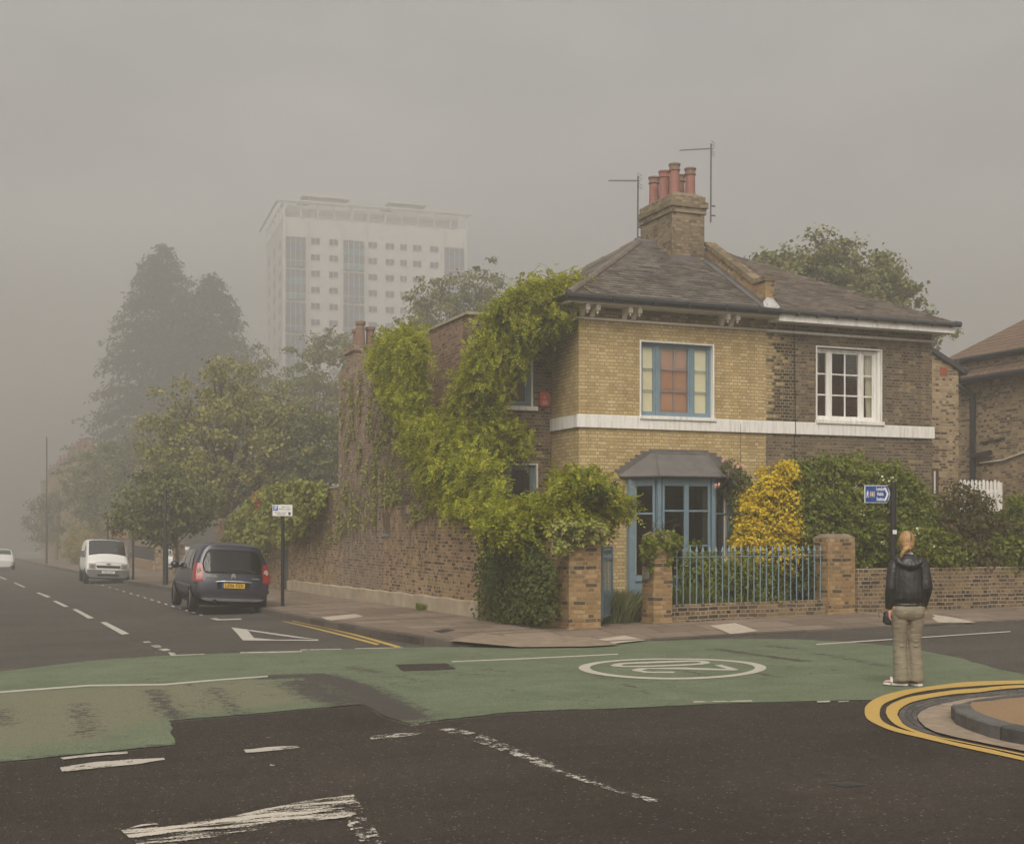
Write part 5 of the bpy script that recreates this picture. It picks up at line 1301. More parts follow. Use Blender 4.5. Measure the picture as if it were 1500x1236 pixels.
# loose trailing shoots
Pe = []
m = MB()
for poly, pl_, c_, n in ((pA,'x',XS-.4,14), (pB,'y',.5,22), (pC,'y',.2,20), (pD,'x',XS-.35,14)):
    for px, py in sample_poly(poly, n):
        if pl_ == 'y': x, z = onfront(px, py, c_); p = Vector(W(x, c_, z))
        else: y, z = onside(px, py, c_); p = Vector(W(c_, y, z))
        d = Vector((rng.normal(0,.5), rng.normal(0,.3)-.25, rng.uniform(-.3,.7))); L_ = rng.uniform(.4, .9)
        path = [p, p+d*L_*.5+Vector((0,0,.08)), p+d*L_+Vector((0,0,-.10))]; m.tube([q-Vector(wb_) for q in path], [.008,.006,.003], 5)
        for t in np.linspace(.35, 1, 6): Pe.append(p+d*L_*t)
ptsS = [W(XS+.1,-2.6,.3), W(XS-.02,-1.9,1.5), W(XS-.06,-1.2,2.2), W(XS-.06,.2,2.9), W(XS-.1,1.1,3.6), W(xw-.2,1.2,4.8), W(xw+.3,1.1,6.0), W(xw+1.2,1.0,6.6), W(-.2,.7,6.75)]
m.tube([Vector(q)-Vector(wb_) for q in ptsS], [.05,.045,.04,.04,.04,.035,.035,.03,.015], 8)
m.tube([Vector(W(*q))-Vector(wb_) for q in [(XS-.06,.2,2.9),(XS-.12,2.2,3.6),(XS-.12,4.5,4.6),(XS-.1,6,5.2)]], [.05,.04,.03,.015], 7)
m.build('stem', M['stem'], wz, local=True, smooth=True)
V, Fc = pinnate(np.array(Pe) - wb_, np.tile(OUTF*.5, (len(Pe), 1)), .20, 4, .065); fastmesh('shoot', V, Fc, M['wisteria'], wz)

def plantcloud(name, label, cat, base, P, N, L, mat, group=None, extra=None, part='foliage', **kw):
    e = thing(name, label, cat, base, frame=False, group=group); cloud(part, P, N, L, mat, e, base, **kw); return e
# shrub leaning over the corner wall and pier
pE = [(700,752),(742,742),(785,724),(826,694),(862,688),(905,718),(930,738),(908,756),(886,752),(884,785),(850,800),(800,812),(760,802),(708,772)]
P = gather(planepts(pE, 2600, 'y', -3.6, 1.5, 22), 120, .10, .6); bE = W(-2.5, -3.9, 1.6)
e = thing('climbing_shrub', 'bushy light green shrub arching over the corner wall and broad gate pier', 'shrub', bE, frame=False)
V, Fc = pinnate(P - np.array(bE), np.tile(OUTF*.5+np.array([0,0,.3]), (len(P),1)), .24, 4, .075); fastmesh('foliage', V, Fc, M['wisteria'], e)
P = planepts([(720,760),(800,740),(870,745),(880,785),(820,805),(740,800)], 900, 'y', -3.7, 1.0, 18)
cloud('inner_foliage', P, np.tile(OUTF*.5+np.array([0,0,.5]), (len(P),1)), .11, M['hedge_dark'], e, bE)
P = planepts([(806,765),(886,765),(887,788),(862,794),(846,800),(830,812),(812,815)], 1500, 'y', -5.3, .55, 14)
cloud('tinted_foliage', P, np.tile(OUTF*.5+np.array([0,0,.5]), (len(P),1)), .07, M['ivy_dry'], e, bE)
P = planepts([(850,690),(905,715),(890,735),(855,725)], 260, 'y', -4.2, .8); cloud('broad_leaves', P, np.tile(OUTF*.4+np.array([0,0,.5]), (len(P),1)), .17, M['fresh'], e, bE, wr=.2)
# ivy on the corner wall
pF = [(698,745),(760,775),(806,800),(816,830),(819,870),(817,918),(780,920),(740,915),(692,908),(688,892),(704,850),(702,800)]
P = gather(planepts(pF, 15000, 'x', XS+.02, .55, 20, .7), 700, .05, .45); keep = P[:, 2] > np.array([gz(p[0], p[1]) for p in P]) + .10
P = P[keep]; bF = W(XS, -3.2, .05)
plantcloud('ivy', 'dense dark green ivy covering the low corner wall down to the pavement', 'ivy', bF, P, np.tile(OUTS*.7+OUTF*.4+np.array([0,0,.5]), (len(P),1)), .062, M['ivy'], spread=.55)
# creeper on the rear building
pG = [(497,560),(530,535),(556,552),(580,600),(610,660),(650,715),(640,745),(600,770),(560,775),(520,775),(480,798),(445,802),(425,792),(470,724),(497,708)]
P = planepts(pG, 16000, 'x', XS-.02, .08); msk = np.array([.7*noise.noise((p[1]*.6, p[2]*.4, 4.)) + .8*noise.noise((p[1]*2.4, p[2]*1.3, 1.)) + .6*noise.noise((p[1]*7, p[2]*4, 9.)) for p in P])
P = P[msk > .10]; bG = W(XS, 8, .2)
e = plantcloud('creeper', 'thin dry creeper climbing in streaks over the tall rear brick building', 'creeper', bG, P, np.tile(OUTS+np.array([0,0,.3]), (len(P),1)), .07, M['ivy_dry'], spread=.35, droop=.4)
m = MB()
for k in range(480):
    px, py = sample_poly(pG, 1)[0]; y, z = onside(px, py, XS-.03); L_ = rng.uniform(.4, 1.5); q = []
    for j in range(6): q.append(Vector(W(XS-.025, y + .10*math.sin(j*1.3+k) + .05*j*math.sin(k), z - L_*j/5)) - Vector(bG))
    m.tube(q, [.004]*6, 3)
m.build('stem', M['dry_stem'], e, local=True)
# ivy bank on the wall behind the car
pH = [(330,760),(352,742),(385,716),(430,704),(472,708),(474,738),(446,775),(412,802),(396,792),(378,836),(345,815),(328,800)]
P = gather(planepts(pH, 9000, 'x', XS-.02, .8, 16), 420, .06, .5); bH = W(XS, 18, 0)
e = plantcloud('ivy', 'yellowish ivy bank hanging over the wall behind the blue car', 'ivy', bH, P, np.tile(OUTS*.6+OUTF*.3+np.array([0,0,.4]), (len(P),1)), .13, M['ivy_fence'], droop=.6)
q = onside(379, 731, XS-.6); P = np.array(W(XS-.6, q[0], q[1])) + rng.normal(0, .10, (26, 3)); cloud('red_blossom', P, rng.normal(0,1,(26,3)), .11, M['petal_red'], e, bH)

def frells(lst):
    """ellipsoids given in frame coordinates (x, y, z, rx, ry, rz)"""
    return [(np.array(W(x, y, z)), (rx, ry, rz)) for x, y, z, rx, ry, rz in lst]
def shrub(name, label, cat, lst, nclump, nleaf, cr, L, mat, inner=.6, jit=.10, dark=None, group=None, stems=10, **kw):
    el = frells(lst); P, N = clumped(el, nclump, nleaf, cr, inner, jit); b = W(lst[0][0], lst[0][1], gf(lst[0][0], lst[0][1])+.1)
    g_ = np.array([gz(p[0], p[1]) for p in P]) + .13; ok = P[:, 2] > g_; P, N = P[ok], N[ok]
    e = plantcloud(name, label, cat, b, P, N, L, mat, group, **kw)
    if dark:                                          # larger, darker leaves filling the inside
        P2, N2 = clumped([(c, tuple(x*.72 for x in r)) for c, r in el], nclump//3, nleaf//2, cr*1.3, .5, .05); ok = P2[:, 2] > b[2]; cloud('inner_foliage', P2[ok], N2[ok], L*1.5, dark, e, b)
    m = MB()
    for k in range(stems):
        q = Vector(P[rng.integers(len(P))]) - Vector(b); r0 = Vector((q.x*.35+rng.normal(0,.1), q.y*.35+rng.normal(0,.1), 0)); m.tube([r0, r0.lerp(q,.5)+Vector(rng.normal(0,.06,3)), q], [.025,.016,.005], 6)
    m.build('stem', M['stem'], e, local=True, smooth=True); return e, P, b
def fx(px, y): return onfront(px, 760, y)[0]
def fzz(py, y, px=1250): return onfront(px, py, y)[1]
HYF = -3.2
hx0, hx1 = fx(1148, HYF), fx(1358, HYF)
wd = hx1 - hx0
eh, P, b = shrub('hedge', 'big rounded dark green hedge with white flowers above the brick pier', 'hedge',
    [(hx0+wd*.20, HYF-.1, 1.78, .95, .8, 1.42), (hx0+wd*.05, HYF-.15, 1.6, .62, .65, 1.3), (hx0+wd*.10, HYF-.3, .95, .6, .5, .7), (hx0+wd*.45, HYF, 1.80, .95, .8, 1.42), (hx0+wd*.70, HYF-.05, 1.75, .85, .8, 1.35), (hx0+wd*.86, HYF-.1, 1.45, .55, .7, 1.15), (hx0+wd*.62, HYF-.45, 1.3, .75, .7, .8), (hx0+wd*.80, HYF-.55, 1.15, .7, .55, .75), (hx0+wd*.3, HYF-.35, 1.4, .8, .55, .8), (hx0+wd*.66, HYF-1.2, 1.3, .6, .5, .45), (hx0+wd*.84, HYF-1.15, 1.15, .5, .5, .4)],
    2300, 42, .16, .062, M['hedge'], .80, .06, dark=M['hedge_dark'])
fr_ = (P - np.array(W(hx0+wd*.5, HYF, 1.7))) @ OUTF > .3; Q = P[fr_]; sel = rng.integers(0, len(Q), 46); FQ = np.repeat(Q[sel], 8, 0) + np.repeat(OUTF[None]*.10, 46*8, 0) + rng.normal(0, .028, (46*8, 3))
dxs = (FQ - np.array(W(hx0, HYF, 0))) @ np.array([CT, ST, 0]); FQ = FQ[dxs < wd*.72]
cloud('white_blossom', FQ, np.tile(OUTF+np.array([0,0,.5]), (len(FQ),1)), .05, M['petal_white'], eh, b)
GY = -3.3
shrub('golden_shrub', 'bright golden yellow shrub between the bay window and the green hedge', 'shrub',
    [(fx(1122,GY), GY-.1, 2.1, .33, .45, .75), (fx(1104,GY), GY-.2, 1.7, .34, .45, .7), (fx(1143,GY), GY-.2, 2.52, .26, .35, .55), (fx(1093,GY), GY-.2, 1.3, .34, .45, .6), (fx(1115,GY), GY-.45, 1.1, .40, .4, .6), (fx(1136,GY), GY-.4, 1.75, .24, .35, .7)],
    700, 48, .13, .055, M['golden'], .5, .16, dark=M['hedge_dark'])
shrub('border_shrub', 'dark leafy shrub growing behind the right end of the blue railings', 'shrub',
    [(fx(1188,-3.9), -3.9, .75, .55, .45, .62), (fx(1160,-3.8), -3.8, .7, .6, .45, .55), (fx(1205,-4.2), -4.25, .75, .35, .3, .5)], 420, 38, .14, .065, M['hedge_dark'], .6)
shrub('border_shrub', 'lighter mixed border plants behind the middle of the blue railings', 'shrub',
    [(fx(1100,-3.8), -3.8, .62, .6, .45, .55), (fx(1050,-3.7), -3.7, .6, .55, .45, .55), (fx(1075,-4.2), -4.2, .5, .7, .3, .4), (fx(1025,-3.5), -3.5, .7, .4, .4, .6)], 420, 34, .14, .07, M['hedge'], .55, .2)
RY = -3.4
shrub('russet_shrub', 'brownish russet shrub behind the low wall right of the woman', 'shrub',
    [(fx(1392,RY), RY, 1.75, .8, .7, .85), (fx(1435,RY), RY-.1, 1.5, .7, .65, .75), (fx(1375,RY), RY-.3, 1.35, .65, .55, .6), (fx(1418,RY), RY+.1, 2.0, .55, .5, .6), (fx(1450,RY), RY-.3, 1.2, .6, .5, .5), (fx(1400,-4.5), -4.45, 1.1, .6, .45, .3), (fx(1440,-4.5), -4.45, 1.12, .5, .4, .3)], 650, 34, .16, .062, M['russet'], .5, .18, stems=26)
shrub('green_shrub', 'leafy mid green shrub at the right edge above the low wall', 'shrub',
    [(fx(1482,RY), RY, 1.35, .65, .65, .75), (fx(1510,RY), RY, 1.6, .7, .65, .85), (fx(1470,RY-.5), RY-.5, 1.05, .45, .4, .45), (fx(1478,-4.5), -4.5, 1.1, .5, .5, .4), (fx(1505,-4.5), -4.5, 1.05, .5, .5, .45)], 460, 40, .15, .075, M['fresh'], .6, .12, dark=M['hedge_dark'])
# climbing rose beside the bay
pR = [(1040,690),(1058,682),(1075,672),(1092,690),(1106,712),(1100,735),(1088,760),(1078,800),(1066,795),(1070,740),(1052,715),(1040,705)]
P = planepts(pR, 1100, 'y', -.05, .65, 14); bR = W(onfront(1085,760,-.2)[0], -.2, .1)
e = plantcloud('climbing_rose', 'climbing rose with a few pink flowers beside the lead bay roof', 'rose', bR, P, np.tile(OUTF+np.array([0,0,.4]), (len(P),1)), .075, M['hedge_dark'])
m = MB()
for px, py in [(1100,690),(1080,668),(1062,695),(1095,740),(1085,620)]:
    x, z = onfront(px, py, -.12); m.tube([Vector((0,0,0)), Vector(W(onfront(1084,760,-.1)[0], -.12, z*.55))-Vector(bR), Vector(W(x,-.12,z))-Vector(bR)], [.014,.01,.004], 5)
m.build('stem', M['stem'], e, local=True)
Q = []
for px, py in [(1062,672),(1051,711),(1080,790),(1085,683),(1078,796),(1068,690)]:
    x, z = onfront(px, py, -.75); Q.append(np.array(W(x, -.72, z)) + rng.normal(0, .02, (9, 3)))
Q = np.concatenate(Q); cloud('pink_bloom', Q, rng.normal(0,1,(len(Q),3)), .07, M['petal_pink'], e, bR)
# creeper over the second gate pier
pP = [(938,800),(946,785),(962,778),(985,778),(1000,790),(1001,800),(992,806),(985,815),(980,830),(974,812),(966,800),(960,812),(954,838),(950,842),(955,812),(945,825),(940,815)]
P = planepts(pP, 1300, 'y', -4.95, .42, 10); bP = W((p2a+p2b)/2, -4.95, 1.55)
e = plantcloud('creeper', 'fresh green creeper draped over the second gate pier', 'creeper', bP, P, np.tile(OUTF+np.array([0,0,.6]), (len(P),1)), .062, M['fresh'])
m = MB()
for k in range(9):
    q0 = Vector((rng.uniform(-.2,.3), rng.uniform(-.2,.1), .1)); q1 = q0 + Vector((rng.uniform(-.35,.5), rng.uniform(-.2,.1), rng.uniform(.0,.3))); m.tube([q0, q0.lerp(q1,.5)+Vector((0,0,.06)), q1], [.006,.005,.003], 5)
m.build('stem', M['stem'], e, local=True)
# grassy clumps
def clump(name, label, cx_, cy_, rx, ry, h, n, mat, wdt=.012, cat='plant'):
    b = W(cx_, cy_, gf(cx_, cy_)+.115); e = thing(name, label, cat, b, frame=False)
    a = rng.uniform(0, 2*np.pi, n); r = np.sqrt(rng.uniform(0,1,n)); bx_ = np.stack([rx*r*np.cos(a), ry*r*np.sin(a), np.zeros(n)], 1)
    d = bx_*.5/np.array([rx, ry, 1])*.6 + rng.normal(0,.16,(n,3)); d[:,2] = 1; l = (h*rng.uniform(.5,1.1,n))[:,None]
    mid = bx_ + d*l*.6; tip = bx_ + d*l + np.stack([d[:,0]*.25*l[:,0], d[:,1]*.25*l[:,0], -.12*l[:,0]], 1)
    s_ = rng.normal(0,1,(n,3)); s_[:,2] = 0; s_ /= np.linalg.norm(s_,axis=1,keepdims=True); s_ *= wdt
    V = np.stack([bx_-s_*.6, bx_+s_*.6, mid+s_, mid-s_, tip+s_*.15, tip-s_*.15], 1).reshape(-1,3); i0 = np.arange(n)*6
    fastmesh('blades', V, np.concatenate([np.stack([i0, i0+1, i0+2, i0+3], 1), np.stack([i0+3, i0+2, i0+4, i0+5], 1)]), mat, e); return e
clump('lavender', 'spiky green lavender clump inside the open garden gate', -1.25, -3.9, .55, .9, .62, 2600, M['lavender'])
clump('garden_grass', 'strappy green plant behind the left end of the blue railings', fx(1000,-4.2), -4.2, .35, .3, .7, 500, M['fresh'], .016)
clump('garden_grass', 'low strappy leaves behind the middle of the blue railings', fx(1090,-4.4), -4.4, .7, .2, .45, 500, M['hedge'], .014)
clump('weed_tuft', 'small weed tuft growing at the foot of the street wall', XS-.12, 1.7, .12, .25, .2, 120, M['hedge'], .01)

# ------------------------------------------------------------------ trees
def rel(px, py, Y, base): p = atdepth(px, py, Y); return (p[0]-base[0], p[1]-base[1], p[2]-base[2])
def ptree(name, label, pxb, Y, blobs, nclump, nleaf, cr, L, mat, tr, group=None, dY=0, **kw):
    """blobs: (px, py, radius across m, radius up m) in the photograph at distance Y"""
    X = (pxb-CX)/F*Y; base = (X, Y, gz(X, Y))
    el = [(rel(px, py, Y + dy_, base), (r, r*.9, rzz)) for px, py, r, rzz, dy_ in blobs]
    return tree(name, label, 'tree', base, el, nclump, nleaf, cr, L, mat, tr, group=group, **kw)
ptree('street_tree', 'olive green street tree with a sturdy bare trunk behind the blue car', 325, 58,
      [(330,650,3.1,2.3,0),(280,655,2.3,2.0,.6),(385,665,2.3,1.8,-.4),(295,600,2.2,1.6,.3),(345,590,2.1,1.7,0),(245,690,1.7,1.5,.8),(408,700,1.6,1.4,-.3),(330,697,2.4,1.1,-.8),(375,615,1.9,1.6,0),(260,640,1.9,1.6,.4),(410,640,1.4,1.3,.2),(320,560,1.5,1.2,.4)], 360, 54, .44, .15, M['tree_a'], .33, limbs=60, inner=.35, branch_z=2.6)
ptree('young_street_tree', 'slim young street tree leaning left between the posts and the van', 257, 49.5,
      [(255,745,1.5,1.2,0),(215,740,1.2,1.1,.4),(285,735,1.1,1.0,-.3),(235,715,1.2,.9,.2),(195,765,.9,.8,.4),(240,775,1.0,.6,0)], 190, 62, .34, .13, M['tree_b'], .085, limbs=16, inner=.4, branch_z=1.6)
G1 = 'garden trees beyond the van'
for px, Y, bl, lab in [(190,96,[(190,730,3.2,2.9,0),(165,700,2.7,2.7,1),(225,705,2.9,2.7,0),(205,665,2.7,2.4,0),(240,650,2.7,2.4,0)],'bushy garden tree just right of and beyond the white van'),
                       (140,112,[(140,735,3.5,3.2,0),(110,755,3.2,2.6,0),(165,700,2.9,3.2,0),(130,700,2.6,2.1,0)],'foggy rounded tree directly beyond the white van'),
                       (85,135,[(88,760,3.5,2.9,0),(70,775,2.9,2.1,0),(110,735,3.2,2.7,0)],'faint low tree in the fog beside the lamp column')]:
    ptree('garden_tree', lab, px, Y, bl, 190, 52, .5, .2, M['tree_b'], .18, limbs=10, inner=.5)
ptree('garden_tree', 'tall leafy tree rising behind the street wall in front of the tower block', 462, 84,
      [(475,555,2.55,2.4,0),(455,600,2.85,2.25,0),(490,520,1.8,1.5,0),(500,585,2.1,1.95,0.5),(430,590,1.65,1.8,0),(478,505,1.05,1.2,0)], 260, 54, .42, .16, M['tree_c'], .2, limbs=20, inner=.4)
ptree('garden_tree', 'rounded green tree just behind the pale wall coping', 462, 58,
      [(465,655,1.6,1.6,0),(450,690,1.48,1.23,0),(485,640,1.23,1.36,0),(440,640,1.23,1.23,0.5),(478,690,1.23,0.99,0)], 200, 60, .32, .13, M['tree_b'], .14, limbs=10, inner=.45)
ptree('garden_tree', 'conical green tree between the street tree and the tower', 380, 100, [(375,560,2.03,2.34,0),(385,600,2.97,2.66,0),(400,650,3.44,2.81,0),(360,620,2.5,2.5,0),(378,522,0.94,1.25,0)], 240, 54, .42, .17, M['tree_b'], .2, limbs=12, inner=.45)
ptree('garden_tree', 'airy tree showing above the wing parapet with a separate crown', 660, 72,
      [(662,440,2.08,1.52,0),(710,410,1.04,1.04,0),(640,455,1.66,1.25,0),(690,445,1.52,1.25,0),(718,440,0.97,0.97,0),(612,468,1.25,0.97,0),(670,500,2.49,1.66,0)], 240, 44, .34, .15, M['tree_c'], .2, limbs=20, inner=.4)
ptree('garden_tree', 'full green tree behind the slate roof of the brown house', 1215, 54,
      [(1160,402,1.7,1.2,0),(1205,385,1.5,1.0,0),(1245,402,1.7,1.2,0),(1290,415,1.4,1.2,0),(1312,412,.8,.8,0),(1130,392,.9,.8,0),(1215,430,2.6,1.4,0),(1372,500,.55,.55,0),(1250,480,3.2,2.0,0)], 420, 54, .40, .17, M['tree_c'], .35, limbs=20, inner=.5)
# conifers
def conifer(label, px, pyt, Y, hw, pyb, group=None):
    X = (px-CX)/F*Y; base = np.array((X, Y, gz(X, Y))); zt = HC - (pyt-HY)/F*Y - base[2]
    e = thing('conifer', label, 'tree', tuple(base), frame=False, group=group)
    P = []; N = []
    nb = 1100
    for k in range(nb):
        t = rng.random() ** .72; z = zt * (1 - t) ; prof = (t ** .62) * (1 if t < .8 else 1 - (t-.8)*1.2)
        a = rng.uniform(0, 2*np.pi); L_ = hw * prof * rng.uniform(.72, 1.12) + .15
        n = int(30 + 46*prof); u = rng.random(n) ** .6
        d = np.array([math.cos(a), math.sin(a), 0]); side = np.array([-d[1], d[0], 0])
        q = d*L_*u[:,None] + side*(rng.normal(0,.5,(n,1))*(.25+u[:,None])) + np.stack([np.zeros(n), np.zeros(n), z + .32*L_*u - .38*L_*u**2.2 + rng.normal(0,.16,n)], 1)
        P.append(q); N.append(np.tile(d*.3+np.array([0,0,1]), (n,1)))
    P = np.concatenate(P); N = np.concatenate(N); ok = P[:,2] > .6
    V, Fc = leafgeo(P[ok], N[ok], .60, wr=.22, spread=.5, droop=.5); fastmesh('crown', V, Fc, M['conifer'], e)
    MB().tube([(0,0,-.3),(.05,0,zt*.5),(0,0,zt*.97)], [.45,.28,.03], 9).build('trunk', M['bark'], e, local=True)
conifer('taller dark conifer looming through the fog', 238, 362, 165, 14.0, 800)
conifer('shorter dark conifer in front of the tower, right of the tallest one', 312, 402, 158, 11.0, 800)
# clipped yellowish hedge beyond the van
shrub('hedge', 'clipped yellowish hedge in the fog beside the white van', 'hedge', [(-4.6, 77, .2, 1.3, 2.8, 1.3), (-4.7, 83, .2, 1.2, 2.6, 1.5)], 300, 40, .26, .14, M['yellow_hedge'], .8)

# ================================================================== VEHICLES
def carpaint(name, colr, rough=.25, metal=.0, dirt=.25):
    t = NT(name); v = t.obj(); o = t.sep(v)
    d = t.math('MULTIPLY', t.noise(v, 5, 5, .7), t.step(o[2], .95, .25))
    c_ = t.mix(t.math('MULTIPLY', d, dirt), colr, (.16,.13,.10))
    return t.done(c_, t.math('ADD', rough, t.math('MULTIPLY', d, .4)), None, .5, metal, Coat__Weight=.25, Coat__Roughness=.12)
M['navy_paint'] = carpaint('navy_car_paint', (.008,.010,.028), .3)
M['van_paint'] = carpaint('white_van_paint', (.74,.73,.70), .35)
M['white_car'] = carpaint('white_car_paint', (.70,.69,.67), .35)
M['bumper'] = plain('grey_bumper_plastic', (.13,.13,.13), .7, .3, var=.15, bump=.1)
M['tyre'] = plain('tyre_rubber', (.018,.017,.016), .85, .2, var=.25, bump=.2)
M['rim'] = plain('alloy_rim', (.42,.42,.42), .35, .5, .7, var=.1)
M['lamp_red'] = plain('red_lamp_lens', (.24,.018,.015), .15, .5, var=.15, scale=20)
M['lamp_clear'] = plain('clear_lamp_lens', (.36,.30,.27), .12, .5, var=.1, scale=20)
M['plate_yellow'] = plain('yellow_plate', (.72,.45,.03), .4, .4, var=.04)
M['plate_white'] = plain('white_plate', (.72,.71,.67), .4, .4, var=.04)
M['plate_blue'] = plain('plate_blue_band', (.02,.10,.36), .4, .4, var=.05)
M['chrome'] = plain('bright_trim', (.72,.72,.70), .25, .6, .6, var=.05)
M['dark_void'] = plain('dark_underside', (.012,.012,.012), .9, .1)
M['seat_cloth'] = plain('seat_cloth', (.05,.05,.055), .9, .1)

class Car:
    """local axes: x across, y from the rear (0) to the front, z up; stations: (y, [(half width, z)*7])"""
    def __init__(s, st, lean_r, lean_f, bow=.10):
        s.st = st; s.lr = lean_r; s.lf = lean_f; s.bow = bow; s.Lc = st[-1][0]
    def yoff(s, y, x, z, w):
        t = y / s.Lc; r = s.lr(z) + s.bow * abs(x / w) ** 3; f_ = s.lf(z) + s.bow * abs(x / w) ** 3
        return y + r * max(0, 1 - t*4.5) - f_ * max(0, 1 - (1-t)*4.5)
    def prof(s, y):
        st = s.st
        for (a, A), (b, B) in zip(st, st[1:]):
            if a <= y <= b:
                t = (y-a)/(b-a); return [(A[i][0]+(B[i][0]-A[i][0])*t, A[i][1]+(B[i][1]-A[i][1])*t) for i in range(7)]
        return st[-1][1]
    def width(s, y, z):
        p = s.prof(y)
        for (w0, z0), (w1, z1) in zip(p, p[1:]):
            if z0 <= z <= z1: return w0 + (w1-w0)*(z-z0)/max(1e-6, z1-z0)
        return p[-1][0] if z > p[-1][1] else p[0][0]
    def ring(s, y):
        p = s.prof(y); W0 = max(q[0] for q in p); R_ = []
        for w_, z in p: R_.append((-w_, z))
        wt, zt = p[-1]
        for k in (-.66, -.3, 0, .3, .66): R_.append((wt*k, zt + .035*(1-abs(k)**2)))
        for w_, z in reversed(p): R_.append((w_, z))
        return [(x, s.yoff(y, x, z, W0), z) for x, z in R_]
    def shell(s):
        m = MB(); rings = [s.ring(y) for y, _ in s.st]; n = len(rings[0]); m.loft(rings, cap=False)
        for e, y in ((0, s.st[0][0]), (1, s.st[-1][0])):      # ends as grids
            p = s.prof(y); W0 = max(q[0] for q in p); g = []
            for w_, z in p: g.append([(w_*k, s.yoff(y, w_*k, z, W0), z) for k in (-1,-.8,-.5,-.2,.2,.5,.8,1)])
            wt, zt = p[-1]; g.append([(wt*k, s.yoff(y, wt*k, zt, W0), zt + .035*(1-abs(k)**2)) for k in (-1,-.66,-.3,-.1,.1,.3,.66,1)])
            V = [q for r in g for q in r]; c = 8
            m.add(V, [(j*c+i, j*c+i+1, (j+1)*c+i+1, (j+1)*c+i) for j in range(len(g)-1) for i in range(c-1)])
        b = [(q[0][0], q[0][1], q[0][2]) for q in rings]; b2 = [q[-1] for q in rings]
        for i in range(len(b)-1): m.quad(b[i], b[i+1], b2[i+1], b2[i])
        return m
    def endpatch(s, end, rows, k0=-1, k1=1, out=.008, nx=12, xs=None):
        """panel lying on the rear (0) or front (1) face; rows: (z, x from, x to)"""
        y = s.st[0][0] if end == 0 else s.st[-1][0]; p = s.prof(y); W0 = max(q[0] for q in p); sg = -1 if end == 0 else 1
        V = []; nx_ = nx
        for z, xa, xb in rows:
            for i in range(nx_+1): x = xa+(xb-xa)*i/nx_; V.append((x, s.yoff(y, x, z, W0) + sg*out, z))
        c = nx_+1; return MB().add(V, [(j*c+i, j*c+i+1, (j+1)*c+i+1, (j+1)*c+i) for j in range(len(rows)-1) for i in range(nx_)])
    def sidepatch(s, sg, rows, out=.008, n=8):
        """rows: (z, y from, y to) on the side sg"""
        V = []
        for z, ya, yb in rows:
            for i in range(n+1):
                y = ya+(yb-ya)*i/n; w_ = s.width(y, z); p = s.prof(y); W0 = max(q[0] for q in p); V.append((sg*(w_+out), s.yoff(y, w_, z, W0), z))
        c = n+1; return MB().add(V, [(j*c+i, j*c+i+1, (j+1)*c+i+1, (j+1)*c+i) for j in range(len(rows)-1) for i in range(n)])

def wheel(e, x, y, r, w_, sg, spokes=10):
    m = MB().lathe([(r*.62, -w_/2), (r*.93, -w_/2), (r, -w_/2+.03), (r, w_/2-.03), (r*.93, w_/2), (r*.62, w_/2)], 0, 0, 28, 'x')
    m.v = [(p[0]+x, p[1]+y, p[2]+r) for p in m.v]; wh_ = m.build('wheel', M['tyre'], e, local=True, smooth=False)
    xo = x + sg*(w_/2-.02); q = MB()
    q.lathe([(r*.64, xo-.03), (r*.64, xo+.012*1), (r*.57, xo+.012), (r*.56, xo-.02)], 0, 0, 28, 'x')
    q.lathe([(r*.14, xo-.03), (r*.15, xo+sg*.014), (r*.08, xo+sg*.02)], 0, 0, 14, 'x')
    for k in range(spokes):
        a = 2*math.pi*k/spokes; c_, s_ = math.cos(a), math.sin(a); t_ = r*.055
        pts = [(r*.12, -t_), (r*.58, -t_*.7), (r*.58, t_*.7), (r*.12, t_)]
        P = [(u*c_-v*s_, u*s_+v*c_) for u, v in pts]; q.prism(P, 'x', xo-.012, xo+.010)
    q.v = [(p[0], p[1]+y, p[2]+r) for p in q.v]; q.build('rim', M['rim'], wh_, local=True)
    d = MB().lathe([(r*.6, xo-.035), (r*.6, xo-.03)], 0, 0, 20, 'x'); d.v = [(p[0], p[1]+y, p[2]+r) for p in d.v]; d.build('brake_disc', M['dark_void'], wh_, local=True)

def arch(car, sg, y, r, out=.004):
    V = []; n = 20; zc = r
    C = (sg*(car.width(y, .5)+out), y, zc*1.0)
    m = MB(); pts = []
    for i in range(n+1):
        a = math.pi*i/n - 0; yy_ = y + (r+.055)*math.cos(a); z = max(.2, zc + (r+.055)*math.sin(a)*1.02); pts.append((sg*(car.width(yy_, max(.31, z))+out), yy_, z))
    pts.append((sg*(car.width(y-r, .31)+out), y-r-.055, .2)); pts.insert(0, (sg*(car.width(y+r,.31)+out), y+r+.055, .2))
    n = len(pts); m.add(pts + [C], [(i, i+1, n) for i in range(n-1)]); return m

def place(e, x, y, rz, roll=0.0, pitch=0.0, scale=1.0):
    p = W(x, y, gf(x, y)); e.location = p; e.rotation_euler = (pitch, roll, TH + rz); e.scale = (scale,)*3

